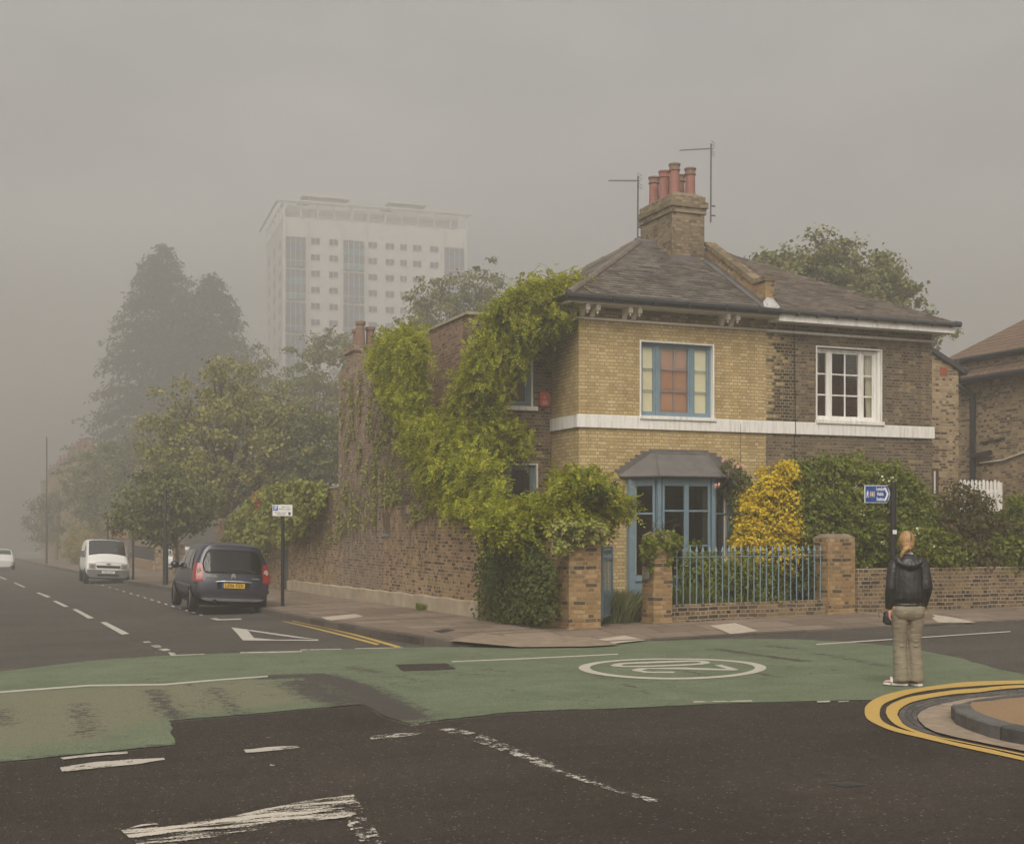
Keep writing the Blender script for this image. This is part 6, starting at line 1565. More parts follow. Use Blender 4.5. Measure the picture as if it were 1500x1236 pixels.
# --- dark blue people carrier, seen from behind
car = Car([(0,[(.66,.30),(.84,.42),(.875,.70),(.86,.98),(.80,1.22),(.70,1.47),(.60,1.575)]), (.22,[(.70,.26),(.865,.42),(.885,.70),(.875,1.0),(.815,1.24),(.71,1.50),(.62,1.60)]),
   (.8,[(.72,.22),(.87,.42),(.885,.70),(.88,1.0),(.825,1.25),(.72,1.52),(.63,1.625)]), (1.6,[(.72,.22),(.87,.42),(.885,.70),(.88,1.0),(.83,1.25),(.725,1.53),(.64,1.635)]),
   (2.4,[(.72,.22),(.87,.42),(.885,.70),(.88,.99),(.825,1.24),(.715,1.50),(.63,1.60)]), (3.0,[(.72,.22),(.87,.42),(.88,.70),(.87,.97),(.81,1.16),(.71,1.33),(.63,1.40)]),
   (3.5,[(.72,.22),(.86,.42),(.87,.66),(.86,.88),(.80,1.0),(.72,1.06),(.60,1.09)]), (4.0,[(.70,.24),(.84,.42),(.85,.62),(.82,.78),(.76,.86),(.68,.90),(.55,.92)]), (4.28,[(.60,.28),(.78,.40),(.79,.54),(.76,.64),(.70,.70),(.62,.74),(.5,.76)])],
   lambda z: .02 if z < .74 else .06 + max(0, z-.78)*.42, lambda z: 0, .11)
e = thing('people_carrier', 'dark navy people carrier parked by the kerb, seen from behind', 'car', (0,0,0), frame=False)
body = car.shell().build('body', M['navy_paint'], e, local=True, smooth=True)
m_ = body.modifiers.new('s', 'SUBSURF'); m_.levels = 1; m_.render_levels = 2
rows = [(.98,-.60,.60),(1.03,-.655,.655),(1.15,-.665,.665),(1.28,-.635,.635),(1.40,-.585,.585),(1.46,-.52,.52)]
car.endpatch(0, rows, out=.016).build('rear_window', M['car_glass'], e, local=True, smooth=True)
car.endpatch(0, [(.95,-.62,.62),(1.03,-.69,.69),(1.15,-.70,.70),(1.28,-.67,.67),(1.41,-.61,.61),(1.49,-.54,.54)], out=.009).build('rear_window_seal', M['dark_void'], e, local=True, smooth=True)
yb_ = car.yoff(0, .2, 1.03, .88)
MB().tube([(.48,yb_-.03,1.00),(.30,yb_-.036,1.025),(.05,yb_-.03,1.05)], [.016,.012,.008], 8).box(.44,.54,yb_-.05,yb_,.965,1.02).build('rear_wiper', M['steel'], e, local=True)
for sg in (-1, 1):
    lm = MB(); V = []
    zs = [.74,.80,.90,1.0,1.10,1.17]; ia = [.70,.69,.685,.68,.685,.71]
    y0 = 0; W0 = .875
    for z, xi in zip(zs, ia):
        w_ = car.width(0, z); row = []
        for k in range(5): x = xi + (w_-xi)*k/4; row.append((sg*x*1.006, car.yoff(0, x, z, W0)-.014, z))
        for k in range(1, 4): yy_ = .07*k*(1 - abs(z-.96)*1.6); w2 = car.width(.05+yy_, z); row.append((sg*(w2+.012), car.yoff(.0, w2, z, W0)+yy_, z))
        V += row
    c = 8; lm.add(V, [(j*c+i, j*c+i+1, (j+1)*c+i+1, (j+1)*c+i) for j in range(len(zs)-1) for i in range(c-1)])
    tl = lm.build('tail_light', M['lamp_red'], e, local=True, smooth=True)
    q = MB().lathe([(.001,-.004),(.058,-.003),(.058,.004),(.001,.006)], 0, 0, 18, 'x'); yl_ = car.yoff(0, .775, .97, W0)
    q.v = [(sg*.775 + p[1], yl_-.022 + p[0], .985 + p[2]*1.25) for p in q.v]; q.build('reversing_light', M['lamp_clear'], tl, local=True)
yp = car.yoff(0, .2, .68, .875)
MB().box(-.37,.37,yp-.012,yp+.02,.60,.735).build('plate_recess', M['dark_void'], e, local=True)
np_ = MB().box(-.22,.26,yp-.026,yp-.0121,.615,.725).build('number_plate', M['plate_yellow'], e, local=True)
MB().box(-.262,-.2205,yp-.026,yp-.0121,.615,.725).build('plate_band', M['plate_blue'], np_, local=True)
RX = Matrix.Rotation(math.pi/2, 4, 'X')
text('LE06 FZK', .108, M['sign_black'], np_, Matrix.Translation((.02, yp-.0275, .670)) @ RX, ext=.001, bold=.002)
MB().tube([(-.42,yp-.02,.755),(-.2,yp-.034,.772),(.2,yp-.034,.772),(.42,yp-.02,.755)], [.006,.014,.014,.006], 8).build('chrome_strip', M['chrome'], e, local=True)
yg = car.yoff(0, 0, .87, .875) - .020
q = MB()
for dz in (0, .045): q.prism([(-.05,.835+dz),(0,.885+dz),(.05,.835+dz),(.05,.86+dz),(0,.91+dz),(-.05,.86+dz)], 'y', yg-.01, yg+.004)
q.build('badge', M['chrome'], e, local=True)
text('CITROËN', .06, M['chrome'], e, Matrix.Translation((-.50, car.yoff(0,.5,.87,.875)-.018, .872)) @ RX, ext=.002, bold=.001)
text('Picasso', .06, M['chrome'], e, Matrix.Translation((.52, car.yoff(0,.5,.85,.875)-.018, .845)) @ RX, ext=.002)
car.endpatch(0, [(.50,-.83,.83),(.52,-.845,.845),(.56,-.85,.85),(.575,-.845,.845)], out=.03).build('bumper', M['navy_paint'], e, local=True, smooth=True)
car.endpatch(0, [(.315,-.62,.62),(.345,-.70,.70),(.375,-.72,.72)], out=.016).build('bumper_lip', M['bumper'], e, local=True, smooth=True)
m = MB().lathe([(.045,-.06),(.05,-.02),(.05,.12)], 0, 0, 14, 'x'); m.v = [(-.42+p[1], p[0]+.03, .30+p[2]) for p in m.v]; m.build('exhaust', M['dark_void'], e, local=True)
for sg in (-1, 1):
    car.sidepatch(sg, [(1.02,.55,3.05),(1.12,.62,2.92),(1.25,.72,2.72),(1.38,.86,2.45),(1.46,.98,2.25)], .010).build('side_window', M['car_glass'], e, local=True, smooth=True)
    f_ = MB()
    for ya, yt in ((1.12,1.22),(2.02,1.95)):
        V = [(sg*(car.width(ya+d, z)+.014), (ya + (yt-ya)*(z-1.0)/.46) + d, z) for z in (1.01,1.24,1.47) for d in (-.035,.035)]; f_.add(V, [(0,1,3,2),(2,3,5,4)])
    f_.build('window_pillar', M['navy_paint'], e, local=True)
    car.sidepatch(sg, [(.60,.55,3.3),(.66,.55,3.3)], .014).build('side_moulding', M['bumper'], e, local=True)
    for ya in (1.15, 2.12, 3.12):
        V = [(sg*(car.width(ya, z)+.004), ya+d, z) for z in (.36,.6,.98) for d in (-.006,.006)]; MB().add(V, [(0,1,3,2),(2,3,5,4)]).build('door_gap', M['dark_void'], e, local=True)
    for y_ in (.78, 3.52):
        arch(car, sg, y_, .31).build('wheel_arch', M['dark_void'], e, local=True); wheel(e, sg*.79, y_, .31, .20, sg)
    mm = MB().lathe([(.02,-.12),(.085,-.08),(.095,.0),(.085,.05),(.02,.07)], 0, 0, 14, 'x'); mm.v = [(sg*.98+p[1]*1.15, 2.80+p[0], 1.06+p[2]) for p in mm.v]; mm.tube([(sg*.86,2.86,1.02),(sg*.95,2.82,1.04)], .03, 8)
    mm.build('wing_mirror', M['navy_paint'], e, local=True, smooth=True)
MB().box(-.7,.7,.3,4.0,.19,.24).build('underbody', M['dark_void'], e, local=True)
MB().box(-.55,-.15,1.0,1.15,.8,1.25).box(.15,.55,1.0,1.15,.8,1.25).lathe([(.1,1.25),(.11,1.38),(.04,1.43)], -.35, 1.08, 10).lathe([(.1,1.25),(.11,1.38),(.04,1.43)], .35, 1.08, 10).build('rear_seats', M['seat_cloth'], e, local=True)
MB().tube([(0,.95,1.655),(0,.72,1.98)], [.008,.003], 6).build('roof_antenna', M['steel'], e, local=True)
place(e, -6.56, 4.9, 0, math.radians(3.0))

# --- white panel van facing the camera
van = Car([(0,[(.74,.36),(.86,.46),(.875,.75),(.86,1.1),(.82,1.4),(.76,1.70),(.68,1.79)]), (.3,[(.74,.32),(.875,.46),(.89,.75),(.875,1.1),(.835,1.42),(.77,1.73),(.69,1.82)]), (1.8,[(.74,.30),(.885,.46),(.895,.75),(.88,1.1),(.84,1.42),(.775,1.73),(.70,1.83)]),
   (2.7,[(.74,.30),(.885,.46),(.895,.75),(.88,1.1),(.84,1.40),(.765,1.70),(.69,1.80)]), (3.1,[(.74,.30),(.88,.46),(.89,.75),(.87,1.06),(.82,1.28),(.75,1.48),(.68,1.56)]), (3.55,[(.74,.30),(.88,.46),(.885,.75),(.86,.98),(.81,1.08),(.75,1.13),(.66,1.16)]),
   (4.0,[(.72,.30),(.87,.44),(.875,.70),(.85,.88),(.80,.97),(.74,1.02),(.64,1.05)]), (4.28,[(.66,.30),(.84,.40),(.85,.62),(.82,.76),(.78,.85),(.72,.90),(.6,.93)])], lambda z: .05*max(0, z-.8), lambda z: max(0, z-.62)*.12, .13)
v_ = thing('panel_van', 'small white panel van with grey bumper parked facing the camera', 'van', (0,0,0), frame=False)
b_ = van.shell().build('body', M['van_paint'], v_, local=True, smooth=True); m_ = b_.modifiers.new('s', 'SUBSURF'); m_.levels = 1; m_.render_levels = 2
def slope_patch(car_, pts, out=.012, nx=10):
    """panel over the bonnet and windscreen: rows (y, half width)"""
    V = []
    for y, hw in pts:
        p = car_.prof(y); zt = p[-1][1]; wt = p[-1][0]
        for i in range(nx+1): x = -hw + 2*hw*i/nx; k = min(1.0, abs(x)/wt); z = zt + .035*(1-k**2) if abs(x) <= wt else zt - (abs(x)-wt)/(p[-2][0]-wt+1e-6)*(zt-p[-2][1]); V.append((x, y + out*.9 - 0, z + out))
    c = nx+1; return MB().add(V, [(j*c+i, j*c+i+1, (j+1)*c+i+1, (j+1)*c+i) for j in range(len(pts)-1) for i in range(nx)])
M['screen_glass'] = glass('windscreen_glass', (.35,.37,.36), .03, 2.0)
slope_patch(van, [(2.78,.68),(2.95,.69),(3.1,.70),(3.3,.71),(3.46,.72)], .022).build('windscreen', M['screen_glass'], v_, local=True, smooth=True)
slope_patch(van, [(2.72,.71),(2.95,.72),(3.1,.73),(3.3,.74),(3.50,.745)], .012).build('windscreen_seal', M['dark_void'], v_, local=True, smooth=True)
van.endpatch(1, [(.30,-.68,.68),(.36,-.78,.78),(.46,-.83,.83),(.56,-.84,.84),(.62,-.835,.835)], out=.035).build('bumper', M['bumper'], v_, local=True, smooth=True)
van.endpatch(1, [(.70,-.45,.45),(.72,-.46,.46),(.79,-.48,.48),(.80,-.48,.48)], out=.016).build('grille', M['dark_void'], v_, local=True)
van.endpatch(1, [(.36,-.42,.42),(.40,-.44,.44),(.43,-.44,.44)], out=.04).build('lower_grille', M['dark_void'], v_, local=True)
for sg in (-1, 1):
    xs = (.50*sg, .78*sg); a_, c_ = min(xs), max(xs)
    hl_ = van.endpatch(1, [(.66,a_,c_),(.74,a_,c_),(.83,a_,c_),(.88,a_+.02,c_-.02)], out=.018, nx=5).build('headlight', M['lamp_clear'], v_, local=True, smooth=True)
    van.endpatch(1, [(.68,a_+.05,c_-.07),(.75,a_+.04,c_-.06),(.82,a_+.06,c_-.08)], out=.022, nx=4).build('reflector', M['bumper'], hl_, local=True)
    van.sidepatch(sg, [(1.10,2.35,3.25),(1.2,2.35,3.12),(1.35,2.36,2.92),(1.5,2.37,2.72),(1.58,2.38,2.6)], .010).build('side_window', M['car_glass'], v_, local=True)
    van.sidepatch(sg, [(.34,.5,3.9),(.5,.5,3.9),(.56,.5,3.9)], .012).build('side_moulding', M['bumper'], v_, local=True)
    for y_ in (.72, 3.45): arch(van, sg, y_, .31).build('wheel_arch', M['dark_void'], v_, local=True); wheel(v_, sg*.80, y_, .31, .19, sg, 8)
    MB().box(sg*1.0-.09, sg*1.0+.09, 3.02, 3.14, 1.10, 1.36).tube([(sg*.86,3.06,1.14),(sg*.95,3.06,1.16)], .03, 6).build('wing_mirror', M['bumper'], v_, local=True, bevel=.03)
yf = 4.28 + .03
pl_ = MB().box(-.26,.26,yf+.02,yf+.032,.475,.585).build('number_plate', M['plate_white'], v_, local=True)
RXF = Matrix.Rotation(math.pi, 4, 'Z') @ RX
text('LL03 BLP', .105, M['sign_black'], pl_, Matrix.Translation((0, yf+.034, .53)) @ RXF, ext=.001)
m = MB().lathe([(.001,0),(.06,.002),(.06,.008),(.001,.012)], 0, 0, 16, 'x'); yb2 = van.yoff(4.28, 0, .86, .85); m.v = [(p[1]*1.6, yb2+.01+p[0], .862+p[2]*.6) for p in m.v]; m.build('badge', M['bumper'], v_, local=True)
MB().box(-.72,.72,.3,4.0,.24,.30).build('underbody', M['dark_void'], v_, local=True)
MB().box(-.6,-.2,2.3,2.45,.7,1.25).box(.2,.6,2.3,2.45,.7,1.25).box(-.7,.7,3.2,3.4,.9,1.05).build('front_seats', M['seat_cloth'], v_, local=True)
MB().box(.55,.65,3.33,3.36,1.14,1.24).build('tax_disc', M['plate_white'], v_, local=True)
p = onside(150, 853, -7.0)
place(v_, -7.05, 36.4, math.pi, math.radians(-2.6), 0, 1.03)

# --- plain hatchback used for the two distant white cars
def hatch(name, label, x, y, rz, plate):
    h = Car([(0,[(.62,.30),(.80,.42),(.83,.66),(.81,.90),(.74,1.12),(.64,1.32),(.54,1.39)]), (.25,[(.66,.26),(.82,.42),(.845,.66),(.83,.92),(.76,1.15),(.66,1.37),(.56,1.43)]), (1.4,[(.68,.22),(.83,.42),(.85,.66),(.84,.92),(.78,1.16),(.68,1.39),(.58,1.46)]),
       (2.3,[(.68,.22),(.83,.42),(.85,.66),(.84,.91),(.77,1.14),(.66,1.33),(.57,1.40)]), (2.95,[(.68,.22),(.82,.42),(.84,.64),(.82,.84),(.77,.95),(.70,1.0),(.58,1.02)]), (3.7,[(.66,.24),(.80,.42),(.81,.58),(.78,.72),(.72,.80),(.64,.83),(.52,.85)]), (3.95,[(.58,.28),(.74,.40),(.75,.50),(.72,.58),(.66,.64),(.58,.67),(.46,.69)])],
       lambda z: .02 if z < .7 else .03 + max(0, z-.72)*.38, lambda z: 0, .11)
    e = thing(name, label, 'car', (0,0,0), frame=False)
    b = h.shell().build('body', M['white_car'], e, local=True, smooth=True); q = b.modifiers.new('s', 'SUBSURF'); q.levels = 1; q.render_levels = 1
    h.endpatch(0, [(.92,-.58,.58),(1.0,-.62,.62),(1.15,-.60,.60),(1.28,-.54,.54)], out=.014).build('rear_window', M['car_glass'], e, local=True, smooth=True)
    slope_patch(h, [(2.32,.56),(2.6,.58),(2.9,.60)], .02).build('windscreen', M['car_glass'], e, local=True, smooth=True)
    h.endpatch(0, [(.40,-.78,.78),(.44,-.80,.80),(.47,-.80,.80)], out=.03).build('bumper', M['bumper'], e, local=True)
    for sg in (-1, 1):
        a, c = sorted((sg*.60, sg*.80)); h.endpatch(0, [(.72,a,c),(.80,a,c),(.90,a,c)], out=.016, nx=4).build('tail_light', M['lamp_red'], e, local=True)
        h.endpatch(1, [(.52,a-.1*(sg>0),c-.1*(sg>0)),(.60,a-.1*(sg>0),c-.1*(sg>0))], out=.016, nx=4).build('headlight', M['lamp_clear'], e, local=True)
        h.sidepatch(sg, [(.95,.5,2.7),(1.1,.65,2.5),(1.25,.85,2.2),(1.32,1.0,2.0)], .01).build('side_window', M['car_glass'], e, local=True)
        for y_ in (.65, 3.15): arch(h, sg, y_, .29).build('wheel_arch', M['dark_void'], e, local=True); wheel(e, sg*.75, y_, .29, .18, sg, 6)
    yq = h.yoff(0, 0, .6, .83); n_ = MB().box(-.26,.26,yq-.02,yq-.005,.56,.67).build('number_plate', plate, e, local=True)
    place(e, x, y, rz); return e
yv = onside(255, 820, -1.6)[0]
hatch('hatchback', 'white hatchback in the driveway, its red tail light showing between the brick piers', -1.62, yv-1.6, math.radians(-14), M['plate_yellow'])
p = G(-6, 821.5); hatch('hatchback', 'faint white car far down the street at the left edge', *FR(*atdepth(2, 820, 92)[:2]), math.pi, M['plate_white'])

# ================================================================== POSTS AND SIGNS
def spost(label, px, pyb, parts, name='post', cat='post', hk=.12):
    x, y = G(px, pyb, hk); z = gf(x, y)+hk-.02; e = thing(name, label, cat, (x, y, z)); Y = W(x, y)[1]
    m = MB(); zz = lambda py: HC - (py-HY)/F*Y - z
    for (py0, py1, r) in parts: m.lathe([(r, zz(py0)), (r, zz(py1)-.01), (r*.9, zz(py1))], 0, 0, 14)
    m.build('pole', M['steel'], e, local=True, smooth=False); MB().lathe([(parts[0][2]*1.5,0),(parts[0][2]*1.5,.03),(parts[0][2],.06)],0,0,14).build('base_collar', M['steel'], e, local=True)
    return e, zz, Y
e, zz, Y = spost('black steel pole carrying the white parking sign by the kerb', 414, 888, [(888,752,.043)], 'sign_post', 'sign post')
sgn = thing('parking_sign', 'white parking sign with blue P on top of a black pole', 'sign', tuple(e['_b']))
c0 = Vector((0, -.06, zz(747.5))); hw, hh = .235, .135
pan = MB().box(-hw, hw, -.075, -.055, c0.z-hh, c0.z+hh).build('panel', M['sign_white'], sgn, local=True, bevel=.004)
sgn.location = e.location; sgn.rotation_euler = (0, 0, math.radians(8)); sgn['_b'] = (0,0,0)
MB().box(-hw+.015, -hw+.13, -.079, -.0755, c0.z-.005, c0.z+.115).build('symbol_panel', M['p_blue'], pan, local=True)
text('P', .125, M['sign_white'], pan, Matrix.Translation((-hw+.075, -.081, c0.z+.055)) @ RX, ext=.001, bold=.003)
text('Mon - Fri', .048, M['sign_black'], pan, Matrix.Translation((.07, -.077, c0.z+.085)) @ RX, ext=.001)
text('8.30am - 6.30pm', .042, M['sign_black'], pan, Matrix.Translation((.06, -.077, c0.z+.03)) @ RX, ext=.001)
text('Resident permit\nholders only', .04, M['sign_black'], pan, Matrix.Translation((-.04, -.077, c0.z-.07)) @ RX, ext=.001)
m = MB().lathe([(.001,0),(.03,.002),(.03,.004),(.001,.005)], 0, 0, 12, 'x'); m.v = [(.165+p[1], -.0755-p[0], c0.z-.075+p[2]*1.3) for p in m.v]; m.build('council_mark', M['sign_black'], pan, local=True)
spost('thick-bottomed black post left of the blue car', 242.5, 857, [(857,796,.10),(796,716,.045)], 'lamp_post', 'post')
e, zz, Y = spost('thin black post with a small white plate near the van', 195, 849, [(849,750,.05)], 'sign_post', 'sign post')
MB().box(-.09, .09, -.08, -.06, zz(757), zz(747)).build('plate', M['sign_white'], e, local=True)
spost('slim black post standing just behind the white van', 158, 840, [(840,757,.05)])
spost('tall thin lamp column in the fog at the far left', 68.5, 826, [(826,770,.085),(770,640,.05)], 'lamp_column', 'lamp column')
# fingerpost
e, zz, Y = spost('black pole carrying the blue station finger sign', 1308.5, 908, [(908,706,.052)], 'sign_post', 'sign post')
MB().box(-.055, .03, -.058, -.0525, zz(782), zz(776)).build('sticker', M['sign_white'], e, local=True)
fs = thing('direction_sign', 'blue pointed finger sign reading London Fields Station', 'sign', (0,0,0), frame=False)
fs.location = e.location; fs.rotation_euler = (0, 0, math.radians(14))
X0, X1, XT = -.575, -.135, -.075; Z0, Z1 = zz(736.5), zz(711); Zm = (Z0+Z1)/2
back = MB().prism([(X0,Z0),(X1,Z0),(XT,Zm),(X1,Z1),(X0,Z1)], 'y', -.03, -.012).build('panel', M['sign_white'], fs, local=True)
b = .012
MB().prism([(X0+b,Z0+b),(X1-.004,Z0+b),(XT-b*1.2,Zm),(X1-.004,Z1-b),(X0+b,Z1-b)], 'y', -.034, -.0305).build('face', M['sign_blue'], back, local=True)
ya, yb = -.037, -.0345
MB().prism([(X1-.07,Z0+.035),(X1-.035,Z0+.035),(XT-.035,Zm),(X1-.035,Z1-.035),(X1-.07,Z1-.035),(XT-.075,Zm)], 'y', ya, yb).build('arrow', M['sign_white'], back, local=True)
for i, wd_ in enumerate(('London', 'Fields', 'Station')):
    text(wd_, .088, M['sign_white'], back, Matrix.Translation((-.275, ya, Zm + .090*(1-i))) @ RX @ Matrix.Diagonal((.62,1,1,1)), ext=.001, bold=.0022)
sq0, sq1 = -.475, -.385
MB().box(sq0, sq1, ya-.0, yb, Zm-.05, Zm+.045).build('symbol_border', M['stone_paint'], back, local=True)
MB().box(sq0+.008, sq1-.008, ya-.003, ya-.0005, Zm-.042, Zm+.037).build('symbol_field', M['sign_red'], back, local=True)
m = MB(); cxm = (sq0+sq1)/2
for dz in (.010, -.018): m.box(sq0+.012, sq1-.012, ya-.006, ya-.0035, Zm+dz-.0045, Zm+dz+.0045)
def sl(a, b_, w_=.009): m.prism([(a[0]-w_/2,a[1]),(a[0]+w_/2,a[1]),(b_[0]+w_/2,b_[1]),(b_[0]-w_/2,b_[1])], 'y', ya-.0062, ya-.0036)
sl((cxm-.014,Zm+.034),(cxm+.014,Zm+.010)); sl((cxm+.014,Zm+.010),(cxm-.014,Zm-.018)); sl((cxm-.014,Zm-.018),(cxm+.014,Zm-.040))
m.build('rail_symbol', M['sign_white'], back, local=True)
m = MB(); wx = -.525
hd = MB().lathe([(.001,0),(.011,.001),(.011,.003),(.001,.004)], 0, 0, 10, 'x'); m.add([(wx+.006+p[1], ya-.0005-p[0]+.002, Zm+.052+p[2]) for p in hd.v], hd.f)
def wl(a, b_, w0, w1):
    m.prism([(wx+a[0]-w0,Zm+a[1]),(wx+a[0]+w0,Zm+a[1]),(wx+b_[0]+w1,Zm+b_[1]),(wx+b_[0]-w1,Zm+b_[1])], 'y', ya, yb)
wl((.004,.040),(0,-.005),.011,.010); wl((0,-.004),(.020,-.065),.008,.005); wl((-.002,-.004),(-.022,-.062),.008,.005); wl((.008,.035),(.026,-.002),.005,.004); wl((-.002,.035),(-.022,.002),.005,.004)
m.build('walker_symbol', M['sign_white'], back, local=True)
MB().box(XT-.1, -.03, -.03, .0, Z1-.03, Z1-.01).box(XT-.1, -.03, -.03, .0, Z0+.01, Z0+.03).build('bracket', M['steel'], fs, local=True)

# ================================================================== THE WOMAN WAITING ON THE CORNER
def leather():
    t = NT('black_leather'); v = t.obj()
    n1 = t.noise(t.n('ShaderNodeMapping', Vector=v, Scale=(1.6,1.6,.7)).outputs[0], 4.5, 3, .5); n2 = t.noise(v, 120, 2, .5); n3 = t.noise(v, 22, 3, .6)
    h = t.math('ADD', t.math('MULTIPLY', n1, 1.0), t.math('ADD', t.math('MULTIPLY', n2, .03), t.math('MULTIPLY', n3, .18)))
    return t.done(t.ramp(n1, [(.3,(.010,.010,.010)), (.7,(.020,.019,.019))]), .42, t.bump(h, .6, .05), .5)
M['leather'] = leather()
def trouserm():
    t = NT('khaki_cotton'); v = t.obj()
    n1 = t.noise(t.n('ShaderNodeMapping', Vector=v, Scale=(1.2,1.2,4.2)).outputs[0], 5.5, 4, .6); n2 = t.noise(v, 300, 2, .5)
    return t.done(t.ramp(n1, [(.3,(.185,.16,.115)), (.7,(.25,.22,.16))]), .85, t.bump(t.math('ADD', n1, t.math('MULTIPLY', n2, .05)), .6, .03), .15)
M['khaki'] = trouserm()
def hairm():
    t = NT('ginger_blonde_hair'); v = t.obj()
    n1 = t.noise(t.n('ShaderNodeMapping', Vector=v, Scale=(75,40,5)).outputs[0], 1.0, 4, .6)
    o = t.sep(v)
    part = t.math('MULTIPLY', t.math('LESS_THAN', t.math('ABSOLUTE', t.math('ADD', o[0], -.012)), .010), t.math('GREATER_THAN', o[2], 1.575))
    c_ = t.ramp(n1, [(.25,(.14,.075,.026)), (.55,(.35,.21,.085)), (.8,(.55,.38,.18))])
    return t.done(t.mix(t.math('MULTIPLY', part, .75), c_, (.06,.028,.012)), .42, t.bump(n1, .8, .008), .4)
M['hair'] = hairm()
M['skin'] = plain('skin', (.52,.29,.20), .55, .35, var=.08, scale=12, Subsurface__Weight=.08)
M['collar'] = plain('pale_shirt', (.55,.55,.60), .85, .2, var=.08)
M['shoe_white'] = plain('white_sandal', (.62,.60,.57), .5, .4, var=.1)
M['shoe_sole'] = plain('sandal_sole', (.16,.12,.09), .8, .2, var=.2)
M['bag'] = plain('black_bag_leather', (.012,.012,.012), .45, .4, var=.2, bump=.15)
M['eye'] = plain('eye_white', (.7,.68,.65), .2, .5); M['lip'] = plain('lip', (.42,.15,.13), .5, .3)
pX, pY = atdepth(1330, 1000, 13.95)[:2]
pe = thing('person', 'woman in black hooded jacket and khaki trousers standing on the corner with her back turned', 'person', (pX, pY, gz(pX, pY)+.012), frame=False, rz=math.radians(-4))
def eltube(path, rx, ry, n=14):
    """upright tube with elliptical sections: path points (x,y,z)"""
    rings = [[(p[0]+a*math.cos(2*math.pi*k/n), p[1]+b*math.sin(2*math.pi*k/n), p[2]) for k in range(n)] for p, a, b in zip(path, rx, ry)]
    return MB().loft(rings)
def ball(c, r, n=14, k=10):
    prof = [(max(1e-3, math.sin(math.pi*i/k)), -math.cos(math.pi*i/k)) for i in range(k+1)]
    m = MB().lathe(prof, 0, 0, n); m.v = [(c[0]+p[0]*r[0], c[1]+p[1]*r[1], c[2]+p[2]*r[2]) for p in m.v]; return m
# she faces away (+y); left arm at -x
HX = -.015
shoL, elbL, wriL = Vector((-.140,-.01,1.325)), Vector((-.178,-.045,1.065)), Vector((-.198,.01,.83))
shoR, elbR, wriR = Vector((.140,-.01,1.325)), Vector((.176,-.05,1.07)), Vector((.168,.05,.84))
bodyp = [ball((HX,.01,1.555),(.076,.096,.108)), ball((HX,.055,1.50),(.055,.055,.07)), ball((HX,.102,1.535),(.012,.022,.02)), ball((HX+.075,.005,1.545),(.012,.022,.034)), ball((HX-.075,.005,1.545),(.012,.022,.034)),
         eltube([(HX,-.005,1.34),(HX,-.005,1.42),(HX,.0,1.50)], (.062,.052,.052), (.06,.052,.055)),
         eltube([(0,0,.80),(0,0,.92),(0,0,1.05),(0,0,1.2),(0,0,1.32),(0,0,1.38)], (.155,.160,.130,.155,.165,.07), (.115,.11,.095,.105,.095,.06))]
for sho, elb, wri in ((shoL,elbL,wriL),(shoR,elbR,wriR)):
    bodyp.append(MB().tube([sho, sho.lerp(elb,.5), elb, elb.lerp(wri,.4), wri], [.055,.048,.042,.040,.028], 12))
def hand(wri, sg, curl):
    """palm and five fingers hanging down, thumb forward"""
    o = []; d = Vector((0,.03*1,-1)).normalized(); pc = wri + d*.05
    o.append(MB().loft([[tuple(wri + Vector((sg*.015*math.cos(a), .026*math.sin(a), 0))) for a in np.linspace(0, 2*math.pi, 12, endpoint=False)],
                        [tuple(wri + d*.045 + Vector((sg*.017*math.cos(a), .040*math.sin(a), 0))) for a in np.linspace(0, 2*math.pi, 12, endpoint=False)],
                        [tuple(wri + d*.095 + Vector((sg*.014*math.cos(a), .040*math.sin(a), 0))) for a in np.linspace(0, 2*math.pi, 12, endpoint=False)]]))
    for k, (yo, ln) in enumerate(((.030,.070),(.010,.080),(-.010,.075),(-.029,.058))):
        b0 = wri + d*.088 + Vector((0, yo, 0)); inn = Vector((-sg, .1, 0))
        p1 = b0 + (d*.95 + inn*.30*curl).normalized()*ln*.42; p2 = p1 + (d*.7 + inn*.75*curl).normalized()*ln*.33; p3 = p2 + (d*.3 + inn*.9*curl).normalized()*ln*.27
        o.append(MB().tube([b0 - d*.02, b0, p1, p2, p3], [.0095,.0095,.0088,.0078,.0055], 8))
    b0 = wri + d*.03 + Vector((0,.032,0)); p1 = b0 + Vector((-sg*.008,.024,-.028)); p2 = p1 + Vector((-sg*.012,.008,-.028)); p3 = p2 + Vector((-sg*.012,-.002,-.018))
    o.append(MB().tube([b0 - Vector((0,.015,-.01)), b0, p1, p2, p3], [.012,.012,.0105,.0095,.006], 8)); return o
bodyp += hand(wriL, -1, 1.1) + hand(wriR, 1, .6)
hipL, kneL, ankL = Vector((-.085,0,.86)), Vector((-.085,.012,.47)), Vector((-.075,-.01,.09))
hipR, kneR, ankR = Vector((.085,0,.86)), Vector((.072,.012,.47)), Vector((.085,-.02,.09))
for h_, k_, a_ in ((hipL,kneL,ankL),(hipR,kneR,ankR)): bodyp.append(MB().tube([h_, h_.lerp(k_,.5), k_, k_.lerp(a_,.35), a_, a_-Vector((0,0,.05))], [.095,.08,.058,.055,.036,.034], 12))
